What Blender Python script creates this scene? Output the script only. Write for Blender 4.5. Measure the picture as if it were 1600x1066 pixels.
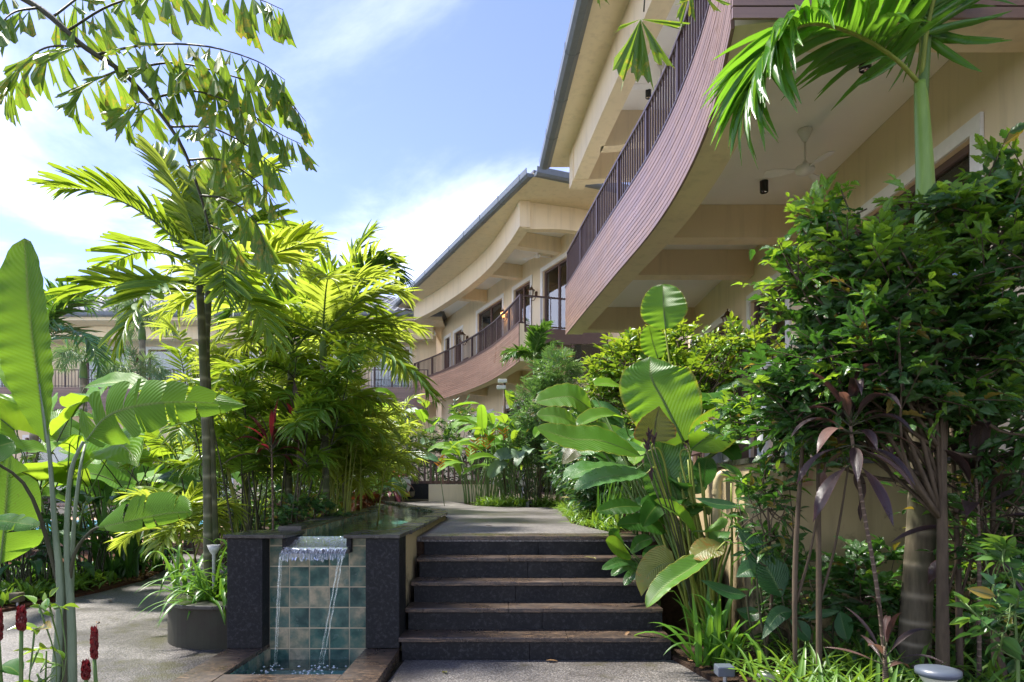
import bpy, math, random
import numpy as np
from mathutils import Vector, Matrix

for o in list(bpy.data.objects):
    bpy.data.objects.remove(o)
scene = bpy.context.scene
COL = scene.collection
random.seed(7)
rng = np.random.default_rng(7)
R = math.radians

# ------------------------------------------------------------------ camera
F = 1067.0            # focal length in photograph pixels (24 mm lens)
CZ = 1.31             # eye height above the lower path
cam = bpy.data.cameras.new("camera")
cam.lens = 24.0
cam.sensor_width = 36.0
cam.shift_y = 0.14
cam.clip_start = 0.05
cam.clip_end = 3000
camo = bpy.data.objects.new("camera", cam)
camo.location = (0, 0, CZ)
camo.rotation_euler = (R(90), 0, 0)
COL.objects.link(camo)
scene.camera = camo

# ------------------------------------------------------------------ sky, sun, exposure
SUN_AZ, SUN_EL = R(-62), R(60)
world = bpy.data.worlds.new("World")
scene.world = world
world.use_nodes = True
wn = world.node_tree
wn.nodes.clear()
wo = wn.nodes.new("ShaderNodeOutputWorld")
bg = wn.nodes.new("ShaderNodeBackground")
sky = wn.nodes.new("ShaderNodeTexSky")
sky.sky_type = 'NISHITA'
sky.sun_disc = False
sky.sun_elevation = SUN_EL
sky.sun_rotation = SUN_AZ
sky.altitude = 0
sky.air_density = 1.0
sky.dust_density = 0.2
sky.ozone_density = 2.2
tc = wn.nodes.new("ShaderNodeTexCoord")
sep = wn.nodes.new("ShaderNodeSeparateXYZ")
wn.links.new(tc.outputs['Generated'], sep.inputs[0])
def wmath(op, a, b=None, clamp=False):
    n = wn.nodes.new("ShaderNodeMath"); n.operation = op; n.use_clamp = clamp
    for i, v in enumerate((a, b)):
        if v is None: continue
        if isinstance(v, (int, float)): n.inputs[i].default_value = v
        else: wn.links.new(v, n.inputs[i])
    return n.outputs[0]
zc = wmath('ADD', wmath('MAXIMUM', sep.outputs[2], 0.0), 0.16)
cx = wmath('DIVIDE', sep.outputs[0], zc)
cy = wmath('DIVIDE', sep.outputs[1], zc)
comb = wn.nodes.new("ShaderNodeCombineXYZ")
wn.links.new(wmath('ADD', cx, 4.3), comb.inputs[0]); wn.links.new(wmath('ADD', cy, 1.9), comb.inputs[1])
cn = wn.nodes.new("ShaderNodeTexNoise")
cn.inputs['Scale'].default_value = 0.85
cn.inputs['Detail'].default_value = 9
cn.inputs['Roughness'].default_value = 0.58
cn.inputs['Distortion'].default_value = 0.35
wn.links.new(comb.outputs[0], cn.inputs['Vector'])
# low clouds in view, continued unseen all round and brightened to fill the shade
low = wmath('SUBTRACT', 1.0, wmath('MULTIPLY', sep.outputs[2], 1.9), True)
cov = wmath('ADD', cn.outputs[0], wmath('MULTIPLY', low, 0.30))
ramp = wn.nodes.new("ShaderNodeMapRange")
ramp.interpolation_type = 'SMOOTHSTEP'
ramp.inputs['From Min'].default_value = 0.505
ramp.inputs['From Max'].default_value = 0.86
ramp.inputs['To Max'].default_value = 0.82
wn.links.new(cov, ramp.inputs['Value'])
tint = wn.nodes.new("ShaderNodeMixRGB"); tint.blend_type = 'MULTIPLY'
tint.inputs[0].default_value = 1.0
tint.inputs[2].default_value = (0.50, 0.43, 0.53, 1)
wn.links.new(sky.outputs[0], tint.inputs[1])
mixc = wn.nodes.new("ShaderNodeMixRGB")
mixc.inputs[2].default_value = (6.2, 6.3, 6.9, 1)
wn.links.new(ramp.outputs[0], mixc.inputs[0])
wn.links.new(tint.outputs[0], mixc.inputs[1])
wn.links.new(mixc.outputs[0], bg.inputs[0])
bg.inputs[1].default_value = 0.12
wn.links.new(bg.outputs[0], wo.inputs[0])

sun = bpy.data.lights.new("sun", 'SUN')
sun.energy = 2.7
sun.angle = R(7)
sun.color = (1.0, 0.95, 0.86)
suno = bpy.data.objects.new("sun", sun)
sd = Vector((math.sin(SUN_AZ) * math.cos(SUN_EL), math.cos(SUN_AZ) * math.cos(SUN_EL), math.sin(SUN_EL)))
suno.rotation_euler = sd.to_track_quat('Z', 'Y').to_euler()
suno.location = sd * 50
COL.objects.link(suno)

scene.view_settings.view_transform = 'Standard'
scene.view_settings.look = 'None'
scene.view_settings.exposure = 2.25
scene.view_settings.gamma = 1.0
scene.view_settings.use_curve_mapping = False
scene.render.engine = 'CYCLES'

# ------------------------------------------------------------------ helpers
def P(px, py, d):
    """a photograph pixel at depth d metres from the camera plane"""
    return np.array([(px - 800.0) / F * d, d, CZ + (757.0 - py) / F * d])

def nrm(v):
    v = np.asarray(v, float)
    return v / (np.linalg.norm(v, axis=-1, keepdims=True) + 1e-12)

class MB:
    """collects geometry; build() links it as ONE mesh object"""
    def __init__(s):
        s.V = []; s.F = []; s.UV = []; s.Rn = []; s.M = []; s.n = 0
    def add(s, V, Fc, uv=None, r=0.5, m=0):
        V = np.asarray(V, float).reshape(-1, 3)
        k = len(V)
        s.V.append(V)
        s.UV.append(np.zeros((k, 2)) if uv is None else np.asarray(uv, float))
        s.Rn.append(np.full(k, r) if np.isscalar(r) else np.asarray(r, float))
        if isinstance(Fc, np.ndarray): Fc = [Fc]
        else:
            by = {}
            for f in Fc: by.setdefault(len(f), []).append(f)
            Fc = [np.array(v, int) for v in by.values()]
        for a in Fc:
            s.F.append(a + s.n); s.M.append(m)
        s.n += k
        return s
    def box(s, x0, x1, y0, y1, z0, z1, m=0, r=0.5):
        V = [(x, y, z) for z in (z0, z1) for y in (y0, y1) for x in (x0, x1)]
        return s.add(V, [(0, 2, 3, 1), (4, 5, 7, 6), (0, 1, 5, 4), (2, 6, 7, 3), (0, 4, 6, 2), (1, 3, 7, 5)], m=m, r=r)
    def boxf(s, fr, a0, a1, b0, b1, z0, z1, m=0):
        """box in a local frame fr(a, b, z)"""
        V = [fr(a, b, z) for z in (z0, z1) for b in (b0, b1) for a in (a0, a1)]
        return s.add(V, [(0, 2, 3, 1), (4, 5, 7, 6), (0, 1, 5, 4), (2, 6, 7, 3), (0, 4, 6, 2), (1, 3, 7, 5)], m=m)
    def tube(s, pts, rad, n=8, m=0, r=0.5, cap=True):
        pts = np.asarray(pts, float); k = len(pts)
        rad = np.full(k, rad) if np.isscalar(rad) else np.interp(np.linspace(0, 1, k), np.linspace(0, 1, len(rad)), rad)
        t = np.gradient(pts, axis=0); t = nrm(t)
        ref = np.array([0.0, 0, 1]) if abs(t[0][2]) < 0.9 else np.array([1.0, 0, 0])
        a = nrm(np.cross(t[0], ref)); V = []
        for i in range(k):
            a = nrm(a - t[i] * np.dot(a, t[i])); b = np.cross(t[i], a)
            ang = np.linspace(0, 2 * math.pi, n, endpoint=False)
            V.append(pts[i] + rad[i] * (np.cos(ang)[:, None] * a + np.sin(ang)[:, None] * b))
        V = np.concatenate(V)
        i = np.arange(k - 1)[:, None]; j = np.arange(n)[None, :]; j2 = (j + 1) % n
        Fq = np.stack([i * n + j, i * n + j2, (i + 1) * n + j2, (i + 1) * n + j], -1).reshape(-1, 4)
        L = np.linspace(0, 1, k)
        uv = np.stack([np.tile(np.arange(n) / n, k), np.repeat(L, n)], -1)
        fs = [Fq]
        if cap: fs += [np.array([list(range(n))[::-1]]), np.array([[(k - 1) * n + q for q in range(n)]])]
        V0 = s.n
        s.V.append(V); s.UV.append(uv); s.Rn.append(np.full(len(V), r))
        for f in fs: s.F.append(f + V0); s.M.append(m)
        s.n += len(V)
        return s
    def lathe(s, prof, c=(0, 0, 0), n=20, m=0, axis='Z'):
        prof = np.asarray(prof, float); k = len(prof)
        ang = np.linspace(0, 2 * math.pi, n, endpoint=False)
        V = np.stack([prof[:, 0, None] * np.cos(ang), prof[:, 0, None] * np.sin(ang), np.repeat(prof[:, 1, None], n, 1)], -1).reshape(-1, 3) + np.array(c)
        i = np.arange(k - 1)[:, None]; j = np.arange(n)[None, :]; j2 = (j + 1) % n
        Fq = np.stack([i * n + j, i * n + j2, (i + 1) * n + j2, (i + 1) * n + j], -1).reshape(-1, 4)
        V0 = s.n
        s.V.append(V); s.UV.append(np.zeros((len(V), 2))); s.Rn.append(np.full(len(V), 0.5))
        s.F.append(Fq + V0); s.M.append(m)
        s.n += len(V)
        return s
    def prism(s, poly, z0, z1, m=0):
        n = len(poly)
        V = [(p[0], p[1], z0) for p in poly] + [(p[0], p[1], z1) for p in poly]
        Fc = [tuple(range(n))[::-1], tuple(range(n, 2 * n))] + [(i, (i + 1) % n, n + (i + 1) % n, n + i) for i in range(n)]
        return s.add(V, Fc, m=m)
    def sweep(s, cur, prof, m=0):
        """closed profile [(outward offset, z)] swept along a plan curve; outward = left of travel"""
        cur = np.asarray(cur, float)
        t = nrm(np.gradient(cur, axis=0)); nn = np.stack([-t[:, 1], t[:, 0]], -1)
        k, q = len(cur), len(prof)
        V = np.zeros((k, q, 3))
        for j, (o, z) in enumerate(prof):
            V[:, j, :2] = cur + nn * o; V[:, j, 2] = z
        i = np.arange(k - 1)[:, None]; j = np.arange(q)[None, :]; j2 = (j + 1) % q
        Fq = np.stack([i * q + j, i * q + j2, (i + 1) * q + j2, (i + 1) * q + j], -1).reshape(-1, 4)
        V0 = s.n
        s.V.append(V.reshape(-1, 3)); s.UV.append(np.zeros((k * q, 2))); s.Rn.append(np.full(k * q, 0.5))
        for f in (Fq, np.array([list(range(q))]), np.array([[(k - 1) * q + a for a in range(q)][::-1]])):
            s.F.append(f + V0); s.M.append(m)
        s.n += k * q
        return s
    def mesh(s, name, mats, smooth=True):
        me = bpy.data.meshes.new(name)
        V = np.concatenate(s.V); UV = np.concatenate(s.UV); Rn = np.concatenate(s.Rn)
        loops = np.concatenate([f.ravel() for f in s.F])
        sizes = np.concatenate([np.full(len(f), f.shape[1]) for f in s.F])
        mi = np.concatenate([np.full(len(f), mm) for f, mm in zip(s.F, s.M)])
        starts = np.concatenate([[0], np.cumsum(sizes)[:-1]])
        me.vertices.add(len(V)); me.vertices.foreach_set('co', V.ravel())
        me.loops.add(len(loops)); me.loops.foreach_set('vertex_index', loops.astype(np.int32))
        me.polygons.add(len(sizes)); me.polygons.foreach_set('loop_start', starts.astype(np.int32))
        me.polygons.foreach_set('loop_total', sizes.astype(np.int32))
        me.polygons.foreach_set('material_index', mi.astype(np.int32))
        me.polygons.foreach_set('use_smooth', np.full(len(sizes), smooth))
        u = me.uv_layers.new(name='UVMap')
        u.data.foreach_set('uv', UV[loops].ravel())
        at = me.attributes.new('rnd', 'FLOAT', 'POINT'); at.data.foreach_set('value', Rn)
        for mm in (mats if isinstance(mats, (list, tuple)) else [mats]): me.materials.append(mm)
        me.update(calc_edges=True)
        me.validate()
        return me
    def build(s, name, mats, parent=None, smooth=False, bevel=0):
        o = bpy.data.objects.new(name, s.mesh(name, mats, smooth))
        COL.objects.link(o)
        if bevel:
            b = o.modifiers.new('bevel', 'BEVEL'); b.width = bevel; b.segments = 2; b.limit_method = 'ANGLE'
        adopt(o, parent)
        return o

def adopt(o, parent):
    if parent is not None:
        o.parent = parent
        o.matrix_parent_inverse = INV.get(parent.name, Matrix.Identity(4))
INV = {}
def thing(name, label, cat, loc, group=None, kind=None):
    o = bpy.data.objects.new(name, None)
    o.empty_display_size = 0.2
    o.location = [float(v) for v in loc]
    COL.objects.link(o)
    INV[o.name] = Matrix.Translation(Vector([-float(v) for v in loc]))
    if label: o['label'] = label
    if cat: o['category'] = cat
    if group: o['group'] = group
    if kind: o['kind'] = kind
    return o
def tag(o, label, cat, group=None):
    o['label'] = label; o['category'] = cat
    if group: o['group'] = group
    return o
def struct(o):
    o['kind'] = 'structure'; return o
def stuff(o, label=None, cat=None):
    o['kind'] = 'stuff'
    if label: o['label'] = label
    if cat: o['category'] = cat
    return o
def copy_tree(o, loc, label=None, group=None):
    """copy a thing with its parts and sub-parts; parts keep their offsets"""
    c = o.copy(); COL.objects.link(c); c.location = [float(v) for v in loc]
    if label: c['label'] = label
    if group: c['group'] = group
    for ch in [q for q in bpy.data.objects if q.parent == o]:
        d = ch.copy(); COL.objects.link(d); d.parent = c
        for g in [q for q in bpy.data.objects if q.parent == ch]:
            e = g.copy(); COL.objects.link(e); e.parent = d
    return c

def smooth_curve(pts, n=24):
    """Catmull-Rom through the points"""
    p = np.asarray(pts, float)
    if len(p) == 2:
        t = np.linspace(0, 1, n)[:, None]; return p[0] * (1 - t) + p[1] * t
    q = np.vstack([2 * p[0] - p[1], p, 2 * p[-1] - p[-2]])
    out = []; m = len(p) - 1
    for u in np.linspace(0, m, n):
        i = min(int(u), m - 1); t = u - i
        a, b, c, d = q[i], q[i + 1], q[i + 2], q[i + 3]
        out.append(0.5 * (2 * b + (c - a) * t + (2 * a - 5 * b + 4 * c - d) * t * t + (3 * b - a - 3 * c + d) * t ** 3))
    return np.array(out)
def resample(cur, step):
    cur = np.asarray(cur, float)
    s = np.concatenate([[0], np.cumsum(np.linalg.norm(np.diff(cur, axis=0), axis=1))])
    n = max(2, int(round(s[-1] / step)) + 1)
    u = np.linspace(0, s[-1], n)
    return np.stack([np.interp(u, s, cur[:, k]) for k in range(cur.shape[1])], -1), s[-1]
def subcurve(cur, a, b, n=None):
    s = np.concatenate([[0], np.cumsum(np.linalg.norm(np.diff(cur, axis=0), axis=1))])
    n = n or max(2, int((b - a) / 0.3) + 2)
    u = np.linspace(a, b, n)
    return np.stack([np.interp(u, s, cur[:, k]) for k in range(cur.shape[1])], -1)
def offset(cur, o):
    cur = np.asarray(cur, float)
    t = nrm(np.gradient(cur, axis=0)); nn = np.stack([-t[:, 1], t[:, 0]], -1)
    return cur + nn * o

# ------------------------------------------------------------------ materials
class NT:
    def __init__(s, name):
        s.m = bpy.data.materials.new(name); s.m.use_nodes = True
        s.t = s.m.node_tree; s.t.nodes.clear()
        s.out = s.t.nodes.new("ShaderNodeOutputMaterial")
    def n(s, typ, **kw):
        q = s.t.nodes.new("ShaderNode" + typ)
        for k, v in kw.items():
            if k in q.inputs: s.put(q.inputs[k], v)
            else: setattr(q, k, v)
        return q
    def put(s, sock, v):
        if hasattr(v, 'is_linked') or hasattr(v, 'links'): s.t.links.new(v, sock)
        elif isinstance(v, (tuple, list)) and sock.type == 'RGBA': sock.default_value = (*v[:3], 1)
        else: sock.default_value = v
    def math(s, op, a, b=None, c=None, clamp=False):
        q = s.t.nodes.new("ShaderNodeMath"); q.operation = op; q.use_clamp = clamp
        for i, v in enumerate((a, b, c)):
            if v is not None: s.put(q.inputs[i], v)
        return q.outputs[0]
    def mix(s, f, a, b, blend='MIX'):
        q = s.t.nodes.new("ShaderNodeMixRGB"); q.blend_type = blend
        s.put(q.inputs[0], f); s.put(q.inputs[1], a); s.put(q.inputs[2], b)
        return q.outputs[0]
    def rng(s, v, a, b, c=0.0, d=1.0, smooth=False):
        q = s.t.nodes.new("ShaderNodeMapRange")
        if smooth: q.interpolation_type = 'SMOOTHSTEP'
        s.put(q.inputs[0], v)
        for i, x in enumerate((a, b, c, d)): s.put(q.inputs[i + 1], x)
        return q.outputs[0]
    def pos(s): return s.n("NewGeometry").outputs['Position']
    def mapv(s, vec, scale):
        q = s.t.nodes.new("ShaderNodeMapping"); s.put(q.inputs['Vector'], vec); q.inputs['Scale'].default_value = scale
        return q.outputs[0]
    def noise(s, vec, scale, detail=4, rough=0.55, dist=0.0):
        q = s.n("TexNoise", Scale=scale, Detail=detail, Roughness=rough, Distortion=dist)
        s.put(q.inputs['Vector'], vec); return q.outputs[0]
    def vor(s, vec, scale, feature='F1'):
        q = s.n("TexVoronoi", Scale=scale); q.feature = feature
        s.put(q.inputs['Vector'], vec); return q
    def bump(s, h, strength=0.3, dist=0.01, normal=None):
        q = s.n("Bump", Strength=strength, Distance=dist); s.put(q.inputs['Height'], h)
        if normal is not None: s.put(q.inputs['Normal'], normal)
        return q.outputs[0]
    def bsdf(s, **kw):
        q = s.t.nodes.new("ShaderNodeBsdfPrincipled")
        for k, v in kw.items(): s.put(q.inputs[k.replace('_', ' ')], v)
        return q
    def done(s, sh):
        s.t.links.new(sh.outputs[0] if hasattr(sh, 'outputs') else sh, s.out.inputs[0]); return s.m

def m_plaster(name, col, stain=0.25, rough=0.85, grime=0.0):
    k = NT(name); p = k.pos()
    a = k.noise(p, 0.9, 5); b = k.noise(k.mapv(p, (7, 7, 0.55)), 1.0, 5, 0.6)
    c = k.mix(k.rng(a, 0.3, 0.7, 0, 0.35), col, tuple(x * 0.82 for x in col))
    c = k.mix(k.math('MULTIPLY', k.rng(b, 0.5, 0.8, 0, 1), stain), c, tuple(x * 0.45 for x in col))
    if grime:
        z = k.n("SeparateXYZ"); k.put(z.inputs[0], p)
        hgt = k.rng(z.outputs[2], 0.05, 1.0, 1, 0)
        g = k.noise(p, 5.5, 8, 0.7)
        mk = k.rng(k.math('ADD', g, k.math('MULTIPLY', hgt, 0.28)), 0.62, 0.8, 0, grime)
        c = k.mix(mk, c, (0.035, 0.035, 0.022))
    f = k.noise(p, 140, 3)
    return k.done(k.bsdf(Base_Color=c, Roughness=rough, Specular_IOR_Level=0.25, Normal=k.bump(f, 0.15, 0.004)))

def m_simple(name, col, rough=0.5, metal=0.0, spec=0.5, var=0.12, bump=0.0):
    k = NT(name); p = k.pos()
    oi = k.n("ObjectInfo").outputs['Random']
    a = k.noise(p, 14, 5, 0.6)
    c = k.mix(k.rng(a, 0.3, 0.7, 0, 1), tuple(x * (1 - var) for x in col), tuple(min(1, x * (1 + var)) for x in col))
    kw = dict(Base_Color=c, Roughness=k.rng(a, 0.2, 0.8, max(0.02, rough - 0.08), min(1, rough + 0.1)), Metallic=metal, Specular_IOR_Level=spec)
    if bump: kw['Normal'] = k.bump(k.noise(p, 60, 5), bump, 0.004)
    return k.done(k.bsdf(**kw))

def m_wood(name, col, rough=0.42, grain=(2.0, 2.0, 60)):
    k = NT(name); p = k.pos()
    oi = k.n("ObjectInfo").outputs['Random']
    g = k.noise(k.mapv(p, grain), 1.0, 6, 0.65)
    c = k.mix(k.rng(g, 0.3, 0.72), tuple(x * 0.86 for x in col), tuple(x * 1.12 for x in col))
    c = k.mix(k.rng(oi, 0, 1, 0, 0.7), c, tuple(x * 0.6 for x in col))
    w = k.noise(p, 1.7, 6, 0.7)
    c = k.mix(k.rng(w, 0.55, 0.8, 0, 0.4), c, tuple(min(1, x * 1.5 + 0.02) for x in col))
    return k.done(k.bsdf(Base_Color=c, Roughness=k.rng(w, 0.3, 0.7, rough - 0.08, rough + 0.14), Specular_IOR_Level=0.6, Normal=k.bump(g, 0.08, 0.002)))

def m_granite(name, dark, light, rough=0.32, scale=55, amount=0.5, streak=False, spec=0.5):
    k = NT(name); p = k.pos()
    n1 = k.noise(p, scale, 9, 0.75); n2 = k.noise(p, 3.0, 5, 0.6, 0.6)
    v = k.vor(p, scale * 2.2)
    fleck = k.rng(v.outputs['Distance'], 0.06, 0.2, 1, 0)
    c = k.mix(k.rng(n1, 0.5, 0.72, 0, amount), dark, light)
    if streak:
        s1 = k.noise(k.mapv(p, (4, 26, 26)), 1.0, 7, 0.7, 1.8)
        c = k.mix(k.rng(s1, 0.52, 0.66, 0, 0.75), c, light)
    c = k.mix(k.math('MULTIPLY', fleck, 0.22), c, tuple(min(1, x * 1.6) for x in light))
    c = k.mix(k.rng(n2, 0.45, 0.75, 0, 0.4), c, tuple(x * 1.7 for x in dark))
    return k.done(k.bsdf(Base_Color=c, Roughness=k.rng(n2, 0.3, 0.7, rough - 0.1, rough + 0.22), Specular_IOR_Level=spec, Normal=k.bump(n1, 0.25, 0.004)))

def m_aggregate(name):
    k = NT(name); p = k.pos()
    v = k.vor(p, 95); w = k.n("SeparateColor"); k.put(w.inputs[0], v.outputs['Color'])
    c = k.mix(k.rng(w.outputs[0], 0.0, 1.0), (0.04, 0.037, 0.036), (0.33, 0.305, 0.285))
    c = k.mix(k.rng(w.outputs[1], 0.55, 1.0, 0, 0.5), c, (0.20, 0.15, 0.11))
    edge = k.rng(v.outputs['Distance'], 0.25, 0.62, 0, 1)
    c = k.mix(k.math('MULTIPLY', edge, 0.75), c, (0.045, 0.042, 0.04))
    n = k.noise(p, 0.55, 6, 0.6); n3 = k.noise(p, 3.5, 6, 0.65)
    damp = k.rng(n, 0.40, 0.60, 0, 1, True)
    c = k.mix(k.math('MULTIPLY', damp, 0.6), c, (0.05, 0.045, 0.042))
    c = k.mix(k.rng(k.math('MULTIPLY', n3, k.rng(n, 0.35, 0.6, 0.7, 1.15)), 0.55, 0.70, 0, 0.7), c, (0.05, 0.046, 0.018))
    return k.done(k.bsdf(Base_Color=c, Roughness=k.rng(damp, 0, 1, 0.6, 0.34), Specular_IOR_Level=0.5,
                         Normal=k.bump(v.outputs['Distance'], 0.5, -0.006)))

def m_soil(name, col):
    k = NT(name); p = k.pos()
    n1 = k.noise(p, 9, 10, 0.72); n2 = k.noise(p, 60, 5, 0.7)
    c = k.mix(k.rng(n1, 0.3, 0.7), tuple(x * 0.45 for x in col), tuple(x * 1.35 for x in col))
    return k.done(k.bsdf(Base_Color=c, Roughness=0.95, Specular_IOR_Level=0.15, Normal=k.bump(k.math('ADD', n1, n2), 0.9, 0.03)))

def m_tile(name):
    k = NT(name); p = k.pos()
    oi = k.n("ObjectInfo").outputs['Random']
    n1 = k.noise(p, 11, 6, 0.65, 0.4)
    off = k.n("CombineXYZ"); k.put(off.inputs[0], k.math('MULTIPLY', oi, 60)); k.put(off.inputs[2], k.math('MULTIPLY', oi, 31))
    add = k.n("VectorMath", operation='ADD'); k.put(add.inputs[0], p); k.put(add.inputs[1], off.outputs[0])
    n2 = k.noise(add.outputs[0], 7.5, 5, 0.6)
    t = k.math('ADD', k.math('MULTIPLY', oi, 0.55), k.rng(n2, 0.30, 0.70, -0.12, 0.50), clamp=True)
    r = k.n("ValToRGB"); k.put(r.inputs[0], t)
    e = r.color_ramp.elements
    e[0].position = 0.08; e[0].color = (0.012, 0.045, 0.042, 1)
    e[1].position = 0.9; e[1].color = (0.42, 0.34, 0.22, 1)
    q = e.new(0.35); q.color = (0.05, 0.11, 0.09, 1)
    q = e.new(0.6); q.color = (0.17, 0.18, 0.125, 1)
    return k.done(k.bsdf(Base_Color=r.outputs[0], Roughness=k.rng(n1, 0.3, 0.7, 0.12, 0.3), Specular_IOR_Level=0.6, Normal=k.bump(n1, 0.08, 0.004)))

def m_water(name, tint, ripple=0.05, scale=7, stretch=(1, 1, 1), refl=1.0, rough=0.02):
    k = NT(name); p = k.pos()
    n1 = k.noise(k.mapv(p, stretch), scale, 4, 0.55, 0.3)
    b = k.bump(n1, ripple, 0.06)
    fr = k.n("Fresnel", IOR=1.33); k.put(fr.inputs['Normal'], b)
    tr = k.n("BsdfTransparent", Color=tint)
    gl = k.n("BsdfGlossy", Color=(1, 1, 1), Roughness=rough); k.put(gl.inputs['Normal'], b)
    mx = k.n("MixShader"); k.put(mx.inputs[0], k.math('MULTIPLY', fr.outputs[0], refl, clamp=True))
    k.t.links.new(tr.outputs[0], mx.inputs[1]); k.t.links.new(gl.outputs[0], mx.inputs[2])
    return k.done(mx)

def m_fall(name, white=0.75, sc=(90, 90, 5)):
    k = NT(name); p = k.pos()
    n1 = k.noise(k.mapv(p, sc), 1.0, 5, 0.7)
    s = k.bsdf(Base_Color=(0.82, 0.86, 0.9), Roughness=0.3, Normal=k.bump(n1, 0.25, 0.006))
    tr = k.n("BsdfTransparent", Color=(0.92, 0.97, 0.96))
    gl = k.n("BsdfGlossy", Color=(1, 1, 1), Roughness=0.05); k.put(gl.inputs['Normal'], k.bump(n1, 0.5, 0.01))
    fr = k.n("Fresnel", IOR=1.33)
    m1 = k.n("MixShader"); k.put(m1.inputs[0], k.math('ADD', fr.outputs[0], 0.05)); k.t.links.new(tr.outputs[0], m1.inputs[1]); k.t.links.new(gl.outputs[0], m1.inputs[2])
    m2 = k.n("MixShader"); k.put(m2.inputs[0], k.rng(n1, 0.45, 0.68, 0, white)); k.t.links.new(m1.outputs[0], m2.inputs[1]); k.t.links.new(s.outputs[0], m2.inputs[2])
    return k.done(m2)

def m_glass(name, tint=(0.78, 0.82, 0.82)):
    k = NT(name)
    fr = k.n("Fresnel", IOR=1.5)
    tr = k.n("BsdfTransparent", Color=tint); gl = k.n("BsdfGlossy", Color=(1, 1, 1), Roughness=0.015)
    mx = k.n("MixShader"); k.put(mx.inputs[0], k.math('MULTIPLY', fr.outputs[0], 1.6, clamp=True))
    k.t.links.new(tr.outputs[0], mx.inputs[1]); k.t.links.new(gl.outputs[0], mx.inputs[2])
    return k.done(mx)

def m_leaf(name, c1, c2, trans, rough=0.38, tf=0.42, veins=0, vslope=0.35, mid=(0.3, 0.36, 0.08), edge=None, blotch=None, spec=0.5, midw=0.05, young=None, vstr=0.5):
    """leaf with translucency; rnd attribute and object random vary the green. UV: u across, v along."""
    k = NT(name)
    uv = k.n("UVMap").outputs[0]; sp = k.n("SeparateXYZ"); k.put(sp.inputs[0], uv)
    au = k.math('ABSOLUTE', k.math('SUBTRACT', k.math('MULTIPLY', sp.outputs[0], 2.0), 1.0))
    v = sp.outputs[1]
    at = k.n("Attribute"); at.attribute_name = 'rnd'
    oi = k.n("ObjectInfo").outputs['Random']
    rr = k.math('FRACT', k.math('ADD', at.outputs['Fac'], k.math('MULTIPLY', oi, 0.999)))
    p = k.pos(); n1 = k.noise(p, 9, 4, 0.6)
    f = k.math('ADD', k.math('MULTIPLY', rr, 0.75), k.rng(n1, 0.3, 0.7, 0, 0.25))
    c1 = tuple(x * 1.25 for x in c1); c2 = tuple(x * 1.25 for x in c2)
    c = k.mix(f, c1, c2); t = k.mix(f, tuple(x * 0.75 for x in trans), trans)
    if young:
        # fresh tip growth: leaves whose rnd was set above 1
        old = k.math('MULTIPLY', k.rng(at.outputs['Fac'], 0.962, 0.975, 0, 1), k.math('LESS_THAN', at.outputs['Fac'], 1.0))
        c = k.mix(old, c, (0.26, 0.19, 0.03)); t = k.mix(old, t, (0.4, 0.28, 0.03))
        y = k.rng(at.outputs['Fac'], 1.0, 1.6, 0, 1)
        c = k.mix(y, c, young[0]); t = k.mix(y, t, young[1])
    h = None
    if veins:
        w = k.math('SINE', k.math('MULTIPLY', k.math('SUBTRACT', v, k.math('MULTIPLY', au, vslope)), veins * 6.2832))
        line = k.math('POWER', k.math('MULTIPLY', k.math('ADD', w, 1.0), 0.5), 5.0)
        c = k.mix(k.math('MULTIPLY', line, 0.32 * vstr), c, mid); t = k.mix(k.math('MULTIPLY', line, 0.35 * vstr), t, tuple(x * 0.55 for x in trans))
        h = w
    if blotch:
        q = k.noise(p, 34, 5, 0.7); q2 = k.noise(p, 6, 3)
        mk = k.rng(k.math('MULTIPLY', q, k.rng(q2, 0.3, 0.65, 0.7, 1.12)), 0.53, 0.6, 0, 0.9)
        c = k.mix(mk, c, blotch); t = k.mix(mk, t, tuple(x * 1.3 for x in blotch))
    if edge:
        e = k.rng(au, 0.9, 1.0, 0, 0.85); c = k.mix(e, c, edge); t = k.mix(e, t, edge)
    fk = k.noise(p, 75, 3, 0.7); big = k.noise(p, 2.3, 3, 0.6)
    wear = k.rng(k.math('ADD', fk, k.rng(big, 0.4, 0.7, -0.05, 0.07)), 0.70, 0.76, 0, 0.7)
    c = k.mix(wear, c, (0.13, 0.09, 0.025)); t = k.mix(wear, t, (0.14, 0.09, 0.02))
    tipb = k.math('MULTIPLY', k.rng(k.math('ADD', v, k.math('MULTIPLY', k.noise(p, 22, 4, 0.7), 0.08)), 1.0, 1.05, 0, 0.8), k.rng(rr, 0.35, 0.6, 0, 1))
    c = k.mix(tipb, c, (0.17, 0.11, 0.03)); t = k.mix(tipb, t, (0.2, 0.12, 0.03))
    c = k.mix(k.rng(big, 0.5, 0.72, 0, 0.3), c, tuple(min(1, x * 1.35 + 0.012) for x in c2))
    mb = k.rng(au, midw, midw * 2.0, 0.85, 0)
    c = k.mix(mb, c, mid); t = k.mix(mb, t, tuple(x * 0.4 for x in trans))
    nm = k.bump(h, 0.45, 0.004) if h is not None else None
    kw = dict(Base_Color=c, Roughness=k.rng(n1, 0.3, 0.7, rough - 0.08, rough + 0.12), Specular_IOR_Level=spec)
    if nm is not None: kw['Normal'] = nm
    b = k.bsdf(**kw)
    tr = k.n("BsdfTranslucent"); k.put(tr.inputs[0], t)
    mx = k.n("MixShader"); mx.inputs[0].default_value = tf
    k.t.links.new(b.outputs[0], mx.inputs[1]); k.t.links.new(tr.outputs[0], mx.inputs[2])
    return k.done(mx)

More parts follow.
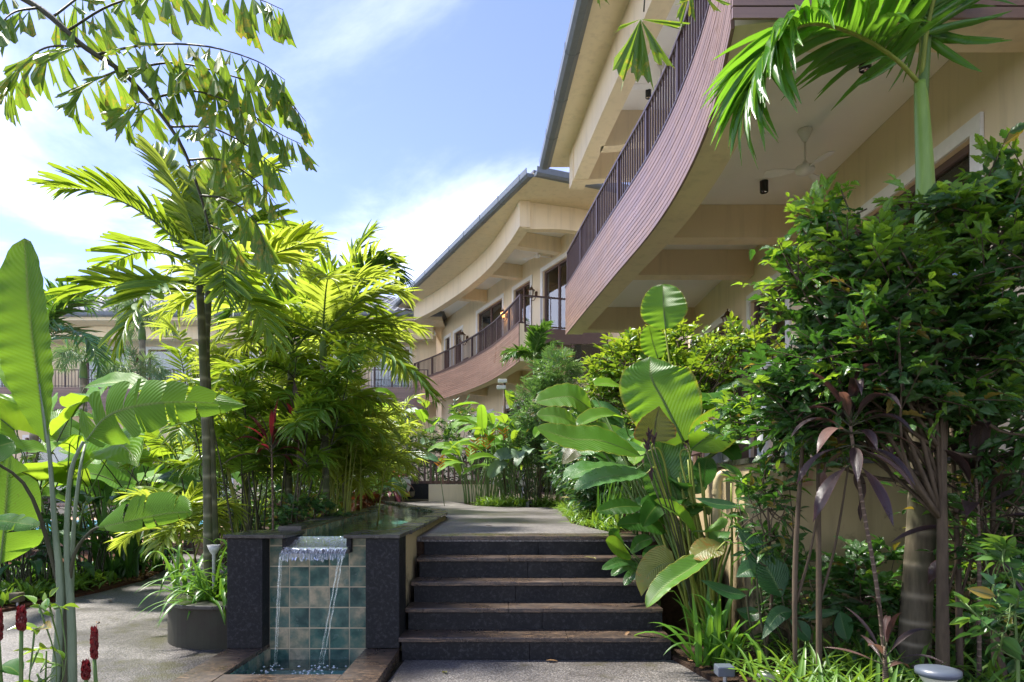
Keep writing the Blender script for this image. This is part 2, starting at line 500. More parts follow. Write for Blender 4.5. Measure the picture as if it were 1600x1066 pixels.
def m_bark(name, c1, c2, rings=0, rough=0.8, moss=None):
    k = NT(name); p = k.pos()
    uv = k.n("UVMap").outputs[0]; sp = k.n("SeparateXYZ"); k.put(sp.inputs[0], uv)
    n1 = k.noise(k.mapv(p, (30, 30, 5)), 1.0, 6, 0.65); n2 = k.noise(p, 5, 5)
    c = k.mix(k.rng(n1, 0.3, 0.7), c1, c2); h = n1
    if rings:
        w = k.math('SINE', k.math('MULTIPLY', k.math('ADD', sp.outputs[1], k.math('MULTIPLY', n2, 0.01)), rings * 6.2832))
        l = k.math('POWER', k.math('MULTIPLY', k.math('ADD', w, 1.0), 0.5), 9.0)
        c = k.mix(k.math('MULTIPLY', l, 0.7), c, tuple(min(1, x * 1.9 + 0.03) for x in c2)); h = k.math('ADD', n1, l)
    if moss: c = k.mix(k.rng(n2, 0.45, 0.62, 0, 0.7), c, moss)
    return k.done(k.bsdf(Base_Color=c, Roughness=rough, Specular_IOR_Level=0.3, Normal=k.bump(h, 0.45, 0.01)))

CREAM = (0.74, 0.62, 0.43)
MT = dict(
    cream=m_plaster("cream_plaster", CREAM, 0.34),
    creamw=m_plaster("weathered_shaded_cream_plaster", (0.42, 0.33, 0.19), 0.7, 0.8, 0.9),  # weathering, with base and grime darkened further to stand in for canopy shade
    ceil=m_plaster("white_ceiling_paint", (0.84, 0.83, 0.80), 0.04),
    white=m_simple("white_paint", (0.72, 0.71, 0.69), 0.5, var=0.05),
    siding=m_wood("wood_siding", (0.24, 0.146, 0.108), 0.33),
    rail=m_simple("dark_brown_rail_paint", (0.055, 0.032, 0.03), 0.35, var=0.15),
    beamwood=m_wood("dark_brown_timber", (0.10, 0.055, 0.045), 0.5),
    black=m_granite("black_granite", (0.0075, 0.008, 0.0095), (0.065, 0.066, 0.070), 0.5, 38, 0.65, spec=0.22),
    brown=m_granite("brown_granite", (0.034, 0.026, 0.022), (0.22, 0.145, 0.09), 0.25, 40, 0.6, True),
    cap=m_granite("wet_dark_coping_stone", (0.03, 0.028, 0.025), (0.11, 0.10, 0.08), 0.2, 30, 0.6),
    agg=m_aggregate("exposed_aggregate"),
    soil=m_soil("dark_soil", (0.055, 0.034, 0.022)),
    mulch=m_soil("red_brown_mulch", (0.10, 0.045, 0.025)),
    earth=m_soil("garden_ground", (0.05, 0.042, 0.022)),
    grout=m_simple("cream_grout", (0.42, 0.36, 0.25), 0.8),
    tile=m_tile("glazed_green_tile"),
    water=m_water("channel_water", (0.80, 0.95, 0.92), 0.10, 5, refl=0.9),
    basin=m_water("basin_water", (0.80, 0.95, 0.93), 0.14, 9, refl=0.8),
    teal=m_simple("pale_teal_tile", (0.22, 0.48, 0.43), 0.3, var=0.3),
    pool=m_simple("pool_water", (0.05, 0.42, 0.62), 0.06),
    fall=m_fall("falling_water", 0.55, (150, 60, 4)),
    stream=m_fall("water_streams", 0.10, (160, 160, 3)),
    foam=m_simple("foam", (0.8, 0.84, 0.86), 0.5),
    gutter=m_simple("grey_metal_gutter", (0.12, 0.14, 0.155), 0.38, 0.0, 0.5, 0.12),
    roof=m_simple("grey_roof_tile", (0.17, 0.175, 0.19), 0.55, var=0.25, bump=0.2),
    glass=m_glass("window_glass"),
    curtain=m_plaster("white_curtain", (0.62, 0.63, 0.64), 0.3),
    dark=m_simple("dark_shade_sheet", (0.02, 0.02, 0.02), 0.9),  # near-black standing in for shade inside rooms and plank gaps
    metal=m_simple("grey_metal", (0.35, 0.37, 0.40), 0.35, 0.7),
    blackm=m_simple("black_metal", (0.012, 0.012, 0.012), 0.4),
    bronze=m_simple("bronze_metal", (0.10, 0.055, 0.03), 0.35, 0.6),
    pipe=m_simple("beige_plastic_pipe", (0.50, 0.41, 0.25), 0.4, var=0.08),
    terra=m_simple("terracotta", (0.33, 0.10, 0.045), 0.7, var=0.2, bump=0.2),
    deck=m_simple("terracotta_deck", (0.42, 0.25, 0.17), 0.7, var=0.15),
    urn=m_granite("mottled_white_stone", (0.42, 0.42, 0.38), (0.62, 0.62, 0.57), 0.7, 18, 0.7),
    yellowpot=m_simple("yellow_glaze", (0.45, 0.28, 0.04), 0.35),
    rock=m_granite("mossy_stone", (0.10, 0.085, 0.05), (0.25, 0.22, 0.15), 0.85, 14, 0.7),
    planter=m_plaster("mossy_planter_plaster", (0.035, 0.029, 0.02), 0.8, 0.7, 0.9),
    lampw=m_simple("pale_lamp_plastic", (0.55, 0.55, 0.48), 0.4, var=0.08),
    lampg=m_simple("blue_grey_lamp_plastic", (0.075, 0.09, 0.115), 0.35, var=0.08),
    # foliage
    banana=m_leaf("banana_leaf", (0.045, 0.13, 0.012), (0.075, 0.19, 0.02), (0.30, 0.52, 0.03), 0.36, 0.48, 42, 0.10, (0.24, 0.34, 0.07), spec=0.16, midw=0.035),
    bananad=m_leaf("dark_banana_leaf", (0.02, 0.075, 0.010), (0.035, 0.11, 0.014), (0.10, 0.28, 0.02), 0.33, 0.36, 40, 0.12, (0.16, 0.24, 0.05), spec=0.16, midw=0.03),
    calathea=m_leaf("ribbed_paddle_leaf", (0.05, 0.15, 0.012), (0.085, 0.21, 0.02), (0.32, 0.58, 0.03), 0.38, 0.48, 26, 0.28, (0.22, 0.32, 0.06), edge=(0.35, 0.33, 0.03), midw=0.03, vstr=0.9),
    calatop=m_leaf("glossy_paddle_leaf", (0.035, 0.115, 0.025), (0.06, 0.16, 0.035), (0.14, 0.32, 0.03), 0.28, 0.3, 26, 0.28, (0.16, 0.26, 0.07), midw=0.03, spec=0.7, vstr=0.9),
    dullleaf=m_leaf("dull_olive_leaf", (0.05, 0.06, 0.015), (0.07, 0.08, 0.02), (0.10, 0.11, 0.02), 0.4, 0.3, 22, 0.28, (0.14, 0.13, 0.05), edge=(0.2, 0.09, 0.02), midw=0.03),  # dull olive leaf with a brown edge
    oldleaf=m_leaf("yellowing_leaf", (0.14, 0.17, 0.04), (0.20, 0.20, 0.05), (0.3, 0.3, 0.05), 0.4, 0.35, 22, 0.28, (0.28, 0.3, 0.1), edge=(0.3, 0.2, 0.05), blotch=(0.30, 0.16, 0.03), midw=0.03),
    ear=m_leaf("elephant_ear_leaf", (0.06, 0.16, 0.012), (0.11, 0.24, 0.02), (0.40, 0.58, 0.03), 0.36, 0.5, 9, 0.55, (0.32, 0.42, 0.07), spec=0.16, midw=0.04),
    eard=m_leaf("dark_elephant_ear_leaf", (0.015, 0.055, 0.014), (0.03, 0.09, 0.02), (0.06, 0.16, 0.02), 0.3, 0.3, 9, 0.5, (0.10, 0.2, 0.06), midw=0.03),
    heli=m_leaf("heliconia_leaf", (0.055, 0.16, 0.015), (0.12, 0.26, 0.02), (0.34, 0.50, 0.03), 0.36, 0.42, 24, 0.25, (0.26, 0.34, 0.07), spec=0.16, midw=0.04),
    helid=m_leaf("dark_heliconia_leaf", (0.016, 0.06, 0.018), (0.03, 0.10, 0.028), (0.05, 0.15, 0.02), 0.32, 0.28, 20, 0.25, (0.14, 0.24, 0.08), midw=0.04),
    greyleaf=m_leaf("grey_green_leaf", (0.07, 0.13, 0.07), (0.12, 0.19, 0.11), (0.1, 0.2, 0.06), 0.45, 0.25, 10, 0.4, (0.2, 0.28, 0.16), midw=0.04),
    palm=m_leaf("palm_leaflet", (0.04, 0.115, 0.012), (0.09, 0.19, 0.02), (0.38, 0.52, 0.03), 0.36, 0.46, 0, mid=(0.14, 0.22, 0.04), midw=0.06),
    palmy=m_leaf("yellow_palm_leaflet", (0.09, 0.17, 0.018), (0.19, 0.26, 0.035), (0.50, 0.60, 0.06), 0.38, 0.52, 0, mid=(0.3, 0.34, 0.05), midw=0.06),
    palmd=m_leaf("dark_palm_leaflet", (0.022, 0.075, 0.012), (0.05, 0.125, 0.02), (0.12, 0.25, 0.02), 0.33, 0.34, 0, mid=(0.1, 0.18, 0.04), midw=0.06),
    palmr=m_leaf("glossy_palm_leaflet", (0.03, 0.11, 0.012), (0.06, 0.17, 0.02), (0.22, 0.48, 0.025), 0.3, 0.42, 0, mid=(0.2, 0.3, 0.05), midw=0.05, edge=(0.12, 0.2, 0.02)),
    silver=m_leaf("silvery_palm_leaflet", (0.09, 0.15, 0.06), (0.16, 0.22, 0.10), (0.2, 0.3, 0.08), 0.5, 0.35, 0, midw=0.06),
    fish=m_leaf("fishtail_leaflet", (0.045, 0.11, 0.016), (0.085, 0.16, 0.024), (0.26, 0.40, 0.03), 0.40, 0.48, 0, -0.2, (0.06, 0.12, 0.03), blotch=(0.33, 0.27, 0.03), midw=0.0, vstr=0.5),
    shrub=m_leaf("glossy_shrub_leaf", (0.018, 0.062, 0.013), (0.045, 0.12, 0.018), (0.08, 0.22, 0.018), 0.27, 0.34, 7, 0.6, (0.07, 0.14, 0.03), midw=0.05, spec=0.7,
                 young=((0.10, 0.24, 0.016), (0.38, 0.60, 0.03)), vstr=0.6),
    shrubl=m_leaf("light_shrub_leaf", (0.04, 0.12, 0.014), (0.09, 0.19, 0.02), (0.26, 0.40, 0.02), 0.32, 0.38, 0, mid=(0.15, 0.24, 0.04), midw=0.06,
                  young=((0.15, 0.26, 0.016), (0.45, 0.58, 0.03))),
    shrubd=m_leaf("dark_shrub_leaf", (0.018, 0.06, 0.018), (0.04, 0.105, 0.028), (0.06, 0.15, 0.02), 0.35, 0.3, 0, mid=(0.07, 0.14, 0.04), midw=0.06,
                  young=((0.08, 0.18, 0.03), (0.2, 0.34, 0.03))),
    olean=m_leaf("narrow_oleander_leaf", (0.045, 0.12, 0.035), (0.09, 0.19, 0.06), (0.12, 0.25, 0.04), 0.38, 0.3, 0, mid=(0.14, 0.24, 0.08), midw=0.08,
                 young=((0.13, 0.25, 0.06), (0.2, 0.35, 0.06))),
    tirich=m_leaf("maroon_cordyline_leaf", (0.022, 0.018, 0.016), (0.05, 0.028, 0.028), (0.10, 0.03, 0.03), 0.33, 0.25, 14, 0.5, (0.09, 0.04, 0.035), edge=(0.16, 0.05, 0.05), midw=0.04, spec=0.6),
    tipink=m_leaf("pinkish_cordyline_leaf", (0.10, 0.06, 0.05), (0.16, 0.09, 0.07), (0.2, 0.09, 0.06), 0.38, 0.3, 14, 0.5, (0.16, 0.07, 0.06), midw=0.04, spec=0.5),
    tired=m_leaf("red_cordyline_leaf", (0.06, 0.008, 0.012), (0.13, 0.012, 0.018), (0.25, 0.02, 0.03), 0.33, 0.4, 12, 0.4, (0.3, 0.03, 0.04), midw=0.04),
    croton=m_leaf("croton_leaf", (0.06, 0.02, 0.01), (0.18, 0.05, 0.012), (0.3, 0.08, 0.02), 0.35, 0.3, 8, 0.5, (0.25, 0.14, 0.02), midw=0.05),
    strap=m_leaf("strap_leaf", (0.04, 0.125, 0.014), (0.08, 0.2, 0.022), (0.22, 0.42, 0.03), 0.33, 0.38, 0, mid=(0.07, 0.16, 0.02), midw=0.05),
    strapd=m_leaf("dark_strap_leaf", (0.022, 0.075, 0.012), (0.045, 0.125, 0.018), (0.12, 0.28, 0.02), 0.33, 0.34, 0, mid=(0.05, 0.12, 0.02), midw=0.05),
    grass=m_leaf("grass_blade", (0.05, 0.13, 0.015), (0.11, 0.21, 0.025), (0.26, 0.42, 0.03), 0.42, 0.38, 0, mid=(0.1, 0.2, 0.02), midw=0.05),
    cover=m_leaf("ground_cover_leaf", (0.02, 0.07, 0.014), (0.06, 0.14, 0.025), (0.12, 0.26, 0.02), 0.36, 0.34, 0, mid=(0.08, 0.16, 0.04), midw=0.06),
    petal=m_leaf("red_ginger_bract", (0.07, 0.006, 0.008), (0.15, 0.012, 0.014), (0.2, 0.015, 0.02), 0.3, 0.2, 0, mid=(0.3, 0.02, 0.02), midw=0.0),
    orange=m_leaf("orange_flower", (0.5, 0.16, 0.01), (0.65, 0.28, 0.02), (0.6, 0.25, 0.02), 0.4, 0.3, 0, mid=(0.6, 0.2, 0.01), midw=0.0),
    litter=m_leaf("dry_leaf", (0.11, 0.055, 0.02), (0.20, 0.11, 0.04), (0.15, 0.08, 0.03), 0.7, 0.2, 0, mid=(0.12, 0.06, 0.03), midw=0.05),
    stemg=m_bark("green_stem", (0.07, 0.13, 0.03), (0.12, 0.19, 0.05), 0, 0.45),
    stemgr=m_bark("grey_green_stalk", (0.10, 0.14, 0.08), (0.17, 0.22, 0.13), 0, 0.45),
    stemd=m_bark("dark_stem", (0.028, 0.03, 0.014), (0.06, 0.06, 0.028), 0, 0.6),
    stemy=m_bark("yellow_green_stem", (0.16, 0.20, 0.03), (0.25, 0.28, 0.05), 0, 0.5),
    shaft=m_bark("palm_crownshaft", (0.15, 0.25, 0.05), (0.20, 0.31, 0.07), 0, 0.35),
    ptrunk=m_bark("ringed_palm_trunk", (0.045, 0.05, 0.025), (0.10, 0.10, 0.05), 16, 0.7, (0.05, 0.07, 0.02)),
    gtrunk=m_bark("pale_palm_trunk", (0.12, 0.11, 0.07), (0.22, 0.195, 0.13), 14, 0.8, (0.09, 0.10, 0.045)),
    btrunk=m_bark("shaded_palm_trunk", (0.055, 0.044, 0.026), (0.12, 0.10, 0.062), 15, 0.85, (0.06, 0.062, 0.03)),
    bark=m_bark("brown_bark", (0.05, 0.036, 0.022), (0.11, 0.08, 0.05), 0, 0.85),
    cane=m_bark("ringed_cordyline_cane", (0.07, 0.05, 0.035), (0.13, 0.09, 0.06), 45, 0.8),
)
k = NT("lit_bulb"); e = k.n("Emission", Color=(1.0, 0.42, 0.10), Strength=9.0); MT['bulb'] = k.done(e)
k = NT("clear_lantern_glass"); MT['lglass'] = k.done(k.bsdf(Base_Color=(0.75, 0.72, 0.6), Roughness=0.15, Alpha=0.45))
# ================================================================== THE SETTING
UPZ = 0.84            # level of the upper path
# ground: one sheet to the horizon
g_ = MB()                                         # with an opening where the basin is sunk into it
for x0, x1, y0, y1 in ((-400, -1.868, -60, 700), (-1.10, 400, -60, 700), (-1.868, -1.10, -60, 4.42), (-1.868, -1.10, 5.26, 700)): g_.box(x0, x1, y0, y1, -0.5, -0.012)
struct(g_.build("ground", MT['earth']))

# lower path (exposed aggregate), foreground and sweeping back to the left
lp = [(1.62, 0.4), (1.5, 3.6), (1.36, 5.09), (-0.80, 5.09), (-0.83, 4.30), (-2.14, 4.20), (-2.14, 5.05), (-2.14, 5.5), (-2.6, 5.6), (-2.86, 6.0), (-2.9, 6.8), (-3.02, 8.0), (-3.12, 9.2), (-4.1, 10.6), (-5.2, 12.6),
      (-6.4, 12.9), (-5.3, 10.4), (-5.02, 9.3), (-5.0, 8.3), (-5.15, 7.2), (-5.6, 5.8), (-6.6, 4.2), (-8.0, 2.6), (-8, 0.4)]
mb = MB(); n = len(lp)
mb.prism(smooth_curve([(*p, 0) for p in lp + lp[:1]], 160)[:-1, :2] if False else lp, -0.010, 0.0)
struct(mb.build("lower_path", MT['agg']))
# path-side mulch bed on the left
struct(MB().prism([(-5.02, 9.25), (-5.0, 8.3), (-5.15, 7.2), (-5.6, 5.8), (-6.6, 4.2), (-12, 2.6), (-14, 9), (-12, 13.5), (-6.5, 13.0), (-5.3, 10.4)], -0.011, 0.03).build("mulch_bed", MT['mulch']))
# bed on the right before the terrace wall
struct(MB().prism([(1.20, 6.1), (1.20, 5.08), (1.52, 3.6), (1.64, 0.4), (9, 0.4), (9, 5.3), (2.4, 5.3), (1.9, 6.1)], -0.011, 0.035).build("garden_bed", MT['soil']))
# raised terrace of ground that carries the upper path and its planting
ut = [(-0.88, 6.24), (1.80, 6.24), (2.6, 10.0), (3.7, 15), (9, 16), (9, 60), (-9, 60), (-9, 21), (-3.9, 19.0), (-2.75, 15.6), (-1.95, 13.0), (-1.3, 11.0), (-0.93, 9.9), (-0.90, 8.4)]
struct(MB().prism(ut, -0.3, 0.80).build("raised_terrace", MT['soil']))
# upper path sheet
up = [(-0.86, 6.20), (1.30, 6.20), (0.97, 6.87), (0.72, 8.36), (0.79, 10.0), (0.91, 13.6), (0.6, 14.25), (-0.32, 14.4), (-0.87, 15.4), (-1.57, 18.4), (-1.7, 18.9), (-4.2, 18.9), (-3.75, 17.4), (-2.75, 15.6), (-1.95, 13.0), (-1.3, 11.0), (-0.93, 9.9), (-0.90, 8.4)]
struct(MB().prism(up, 0.79, UPZ - 0.006).build("upper_path", MT['agg']))

# ------------------------------------------------------------------ staircase
RISE, TREAD, D0 = 0.168, 0.28, 5.10
st = thing("staircase", "five wide dark granite steps with brown treads beside the water feature", "staircase", (0.2, D0, 0))
for i in range(5):
    d = D0 + i * TREAD; z0 = i * RISE
    xr = 1.19 - 0.004 * i
    xl = -0.845 + 0.006 * i
    xs = [xl + 0.02, xl + 0.02 + (xr - xl) * (0.47 + 0.06 * math.sin(i * 2.1)), xr]
    for a, b in zip(xs[:-1], xs[1:]):
        MB().box(a + 0.001, b - 0.001, d, d + TREAD + 0.02, z0 - 0.02, z0 + RISE - 0.034).build("riser", MT['black'], st, bevel=0.002)
    xs = [xl, xl + (xr - xl) * (0.62 - 0.22 * (i % 2)), xr]
    for a, b in zip(xs[:-1], xs[1:]):
        MB().box(a + 0.001, b - 0.001, d - 0.025, d + TREAD + (0.06 if i == 4 else 0.0), z0 + RISE - 0.032, z0 + RISE).build("tread", MT['brown'], st, bevel=0.004)

# ------------------------------------------------------------------ water feature
wf = thing("water_feature", "black granite water feature with tiled cascade wall left of the steps", "fountain", (-1.48, 5.2, 0))
def slab(name, x0, x1, y0, y1, z0, z1, m, bev=0.004):
    return MB().box(x0, x1, y0, y1, z0, z1).build(name, MT[m], wf, bevel=bev)
slab("pillar", -2.130, -1.866, 5.10, 5.42, 0.085, 0.905, 'black')
slab("pillar", -1.094, -0.842, 5.10, 5.42, 0.085, 0.905, 'black')
slab("pillar_cap", -2.150, -1.700, 5.075, 5.62, 0.907, 0.935, 'cap')
slab("pillar_cap", -1.255, -0.835, 5.075, 5.62, 0.907, 0.935, 'cap')
# grout wall behind the tiles
slab("grout_wall", -1.864, -1.096, 5.251, 5.55, -0.25, 0.79, 'grout', 0)
slab("grout_wall", -1.864, -1.72, 5.251, 5.55, 0.79, 0.905, 'grout', 0)
slab("grout_wall", -1.236, -1.096, 5.251, 5.55, 0.79, 0.905, 'grout', 0)
# tiles: 5 columns
cw = (1.864 - 1.096) / 5.0
zt = [0.903, 0.838, 0.680, 0.522, 0.364, 0.206, 0.048, -0.110, -0.24]
tm = MB().box(-0.5, 0.5, -0.5, 0.5, -0.5, 0.5)
tme = tm.mesh("tile", MT['tile'], False)
def piece(name, me, loc, scale, parent, rotz=0.0):
    o = bpy.data.objects.new(name, me); COL.objects.link(o)
    o.location = [float(v) for v in loc]; o.scale = [float(v) for v in scale]; o.rotation_euler = (0, 0, rotz)
    adopt(o, parent); return o
for r in range(8):
    for c in range(5):
        x0 = -1.864 + c * cw + 0.005; x1 = x0 + cw - 0.010
        z1, z0 = zt[r] - 0.005, zt[r + 1] + 0.005
        if r == 0 or z1 > 0.80:
            if c in (1, 2, 3) and r == 0: continue
            if r == 0 and c == 0: x1 = min(x1, -1.765)
            if r == 0 and c == 4: x0 = max(x0, -1.24)
        if r == 1 and c in (1, 2, 3): z1 = 0.785
        piece("tile", tme, ((x0 + x1) / 2, 5.254 + random.uniform(-0.001, 0.001), (z0 + z1) / 2), (x1 - x0, 0.018, z1 - z0), wf)
# weir: cheeks and spout
slab("weir_cheek", -1.752, -1.715, 5.20, 5.60, 0.79, 0.906, 'black')
slab("weir_cheek", -1.262, -1.225, 5.20, 5.60, 0.79, 0.906, 'black')
slab("weir_spout", -1.745, -1.232, 5.155, 5.60, 0.787, 0.822, 'cap')
# basin with granite coping
slab("basin_coping", -2.13, -1.87, 4.05, 5.098, -0.02, 0.083, 'brown')
slab("basin_coping", -1.098, -0.842, 4.05, 5.098, -0.02, 0.083, 'brown')
slab("basin_coping", -2.13, -1.868, 5.102, 5.252, -0.02, 0.083, 'brown')
slab("basin_coping", -1.868, -1.10, 4.05, 4.42, -0.02, 0.081, 'brown')
slab("basin_floor", -1.868, -1.10, 4.42, 5.26, -0.30, -0.12, 'teal', 0)
for k in range(5):
    for c in range(2):
        piece("tile", tme, (-1.862, 4.50 + k * 0.156 + 0.075, -0.01 - 0.14 * c), (0.012, 0.15, 0.134), wf)
        piece("tile", tme, (-1.106, 4.50 + k * 0.156 + 0.075, -0.01 - 0.14 * c), (0.012, 0.15, 0.134), wf)
struct(MB().add([(-1.855, 4.421, -0.035), (-1.113, 4.421, -0.035), (-1.113, 5.244, -0.035), (-1.855, 5.244, -0.035)], [(0, 1, 2, 3)]).build("basin_water", MT['basin']))
# channel behind: water, left and right walls with coping, floor
Rr = smooth_curve([(-0.86, 5.42), (-0.875, 6.6), (-0.90, 8.4), (-0.94, 9.6), (-1.32, 11.0), (-1.97, 13.0), (-2.75, 15.4), (-3.75, 17.4)], 60)
Ll = smooth_curve([(-1.76, 5.62), (-1.78, 6.2), (-1.90, 7.8), (-1.98, 10.0), (-2.4, 12.6), (-3.2, 15.2), (-4.3, 17.2)], 60)
ch = thing("water_channel", "raised winding water channel with tiled sides and stone coping", "water channel", (-1.4, 8, 0))
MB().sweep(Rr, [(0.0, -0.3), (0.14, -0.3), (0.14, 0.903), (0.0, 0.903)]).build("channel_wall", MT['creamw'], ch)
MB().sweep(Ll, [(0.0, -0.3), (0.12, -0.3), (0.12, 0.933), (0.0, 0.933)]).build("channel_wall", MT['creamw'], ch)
for cur, z, wd, o0 in ((Rr, 0.905, 0.20, -0.035), (Ll, 0.935, 0.18, -0.02)):
    L = resample(cur, 0.3)[1]; a = 0.0; k = 0
    while a < L - 0.1:
        b = min(L, a + 1.15 + 0.2 * math.sin(k * 1.7))
        if cur is Rr and a == 0: a = 0.20
        MB().sweep(subcurve(cur, a + 0.002, b - 0.002, 8), [(o0, z), (o0 + wd, z), (o0 + wd, z + 0.028), (o0, z + 0.028)]).build("coping_stone", MT['cap'], ch, bevel=0.004)
        a = b; k += 1
# inner tiles of the channel sides (left wall faces the path, far right wall shows too)
for cur, o0, zt0, sgn in ((Ll, -0.008, 0.926, 1), (Rr, 0.148, 0.898, 1)):
    L = resample(cur, 0.3)[1]; a = 0.05
    while a < L - 0.2:
        q = subcurve(cur, a, a + 0.15, 2); t = q[1] - q[0]; th = math.atan2(t[1], t[0])
        c = q.mean(0) + nrm(np.array([-t[1], t[0]])) * o0
        for r_ in range(1 if cur is Rr else 2):
            piece("tile", tme, (c[0], c[1], zt0 - 0.075 - r_ * 0.155), (0.145, 0.012, 0.148), ch, th)
        a += 0.152
inner = np.vstack([offset(Ll, -0.004), offset(Rr, 0.144)[::-1]])
MB().prism([tuple(p) for p in inner], 0.60, 0.64).build("channel_floor", MT['teal'], ch)
cw_ = np.vstack([[(-1.71, 5.45)], offset(Ll, -0.014)[1:], offset(Rr, 0.154)[::-1][:-1], [(-1.266, 5.45)]])
struct(MB().add([(p[0], p[1], 0.895) for p in cw_], [tuple(range(len(cw_)))[::-1]]).build("channel_water", MT['water']))
# the falling water
wt = thing("waterfall", "clear sheet of water pouring over the spout into the tiled basin", "waterfall", (-1.49, 5.12, -0.03))
xs = np.linspace(-1.733, -1.240, 60)
prof = np.array([(5.46, 0.895), (5.38, 0.868), (5.28, 0.843), (5.20, 0.837), (5.16, 0.832), (5.135, 0.818), (5.12, 0.795), (5.113, 0.770), (5.108, 0.745), (5.105, 0.725)])
V = []; 
for i, (y, z) in enumerate(prof):
    sh = 0.0 if i < 5 else (i - 4) / 5.0
    for j, x in enumerate(xs):
        u = j / 59.0
        xx = x - sh * (0.004 + 0.05 * max(0, u - 0.75) * 1.2)
        jag = (0.022 * rng.random() * (i - len(prof) + 3) if i >= len(prof) - 2 else 0.0)
        V.append((xx, y + 0.004 * math.sin(j * 1.9 + i), z + 0.004 * math.sin(j * 0.9) * (i > 3) + jag))
Fq = [(i * 60 + j, i * 60 + j + 1, (i + 1) * 60 + j + 1, (i + 1) * 60 + j) for i in range(len(prof) - 1) for j in range(59)]
MB().add(V, Fq).build("water_sheet", MT['fall'], wt, smooth=True)
for p0, p1, w in (((-1.735, 5.105, 0.80), (-1.752, 5.06, -0.04), 0.006), ((-1.722, 5.11, 0.78), (-1.742, 5.07, -0.04), 0.003),
                  ((-1.262, 5.105, 0.80), (-1.40, 5.06, -0.04), 0.006), ((-1.285, 5.105, 0.78), (-1.43, 5.055, -0.04), 0.004), ((-1.30, 5.107, 0.76), (-1.415, 5.06, -0.04), 0.0025)):
    p0, p1 = np.array(p0), np.array(p1); t = np.linspace(0, 1, 24)[:, None]
    path = p0 * (1 - t) + p1 * t; path[:, 1] -= 0.02 * np.sin(t[:, 0] * 1.5); path[:, 0] += 0.002 * np.sin(t[:, 0] * 40)
    MB().tube(path, [w, w * 0.8, w * 0.9, w * 0.7, w], 7).build("water_stream", MT['stream'], wt, smooth=True)
fm = MB()
for k in range(160):
    c = (-1.75 if rng.random() < 0.5 else -1.41) + rng.normal(0, 0.09)
    c = min(max(c, -1.84), -1.13)
    s_ = rng.uniform(0.004, 0.012)
    fm.lathe([(0.001, -s_ * 0.4), (s_, 0), (0.001, s_ * 0.6)], (c, rng.uniform(4.45, 5.08), -0.034), 6)
fo = fm.build("foam", MT['foam'], wt, smooth=True); fo['kind'] = 'stuff'

# curved raised planter left of the water feature
pl = thing("curved_planter", "low curved mossy planter wall with a stone rim left of the cascade", "planter", (-2.5, 5.6, 0))
pc = smooth_curve([(-2.12, 5.43), (-2.42, 5.40), (-2.70, 5.49), (-2.90, 5.75), (-2.97, 6.15), (-3.05, 6.8), (-3.2, 8.0), (-3.3, 9.3)], 40)[::-1]
MB().sweep(pc, [(0.0, -0.02), (0.17, -0.02), (0.17, 0.32), (0.0, 0.32)]).build("planter_wall", MT['planter'], pl, smooth=False)
L = resample(pc, 0.3)[1]; a = 0
while a < L - 0.05:
    b = min(L, a + 0.85)
    if L - b < 0.3: b = L
    MB().sweep(subcurve(pc, a + 0.002, b - 0.002, 10), [(-0.03, 0.322), (0.22, 0.322), (0.22, 0.352), (-0.03, 0.352)]).build("rim_stone", MT['cap'], pl, bevel=0.004)
    a = b
struct(MB().prism([tuple(p) for p in offset(pc, 0.16)] + [(-1.90, 5.45), (-1.92, 6.2), (-2.04, 7.8), (-2.12, 10.0), (-2.55, 12.6), (-3.35, 15.2), (-6, 17), (-6.5, 13.5)], 0.0, 0.30).build("planting_bed", MT['soil']))

# pool deck and pool behind the left planting
struct(MB().box(-30, -4.6, 14.5, 27.6, -0.011, 0.06).build("pool_deck", MT['deck']))
struct(MB().box(-24, -9.4, 17.5, 23.8, 0.02, 0.066).build("pool_water", MT['pool']))

# ================================================================== BUILDINGS
def frame2(O, u):
    """local frame on a wall: a along u, b outwards (left of travel), z up"""
    O = np.array(O, float); u = nrm(np.array(u, float)); nn = np.array([-u[1], u[0]])
    return lambda a, b, z: (O[0] + u[0] * a + nn[0] * b, O[1] + u[1] * a + nn[1] * b, z)

def open_wall(name, parent, fr, a0, a1, z0, z1, ops, th=0.2, mat='cream'):
    """wall with real openings; outer face at b = 0"""
    mb = MB(); cur = a0
    for (s0, s1, w0, w1) in sorted(ops):
        if s0 > cur: mb.boxf(fr, cur, s0, -th, 0, z0, z1)
        if w0 > z0: mb.boxf(fr, s0, s1, -th, 0, z0, w0)
        if w1 < z1: mb.boxf(fr, s0, s1, -th, 0, w1, z1)
        cur = s1
    if cur < a1: mb.boxf(fr, cur, a1, -th, 0, z0, z1)
    return mb.build(name, MT[mat], parent)

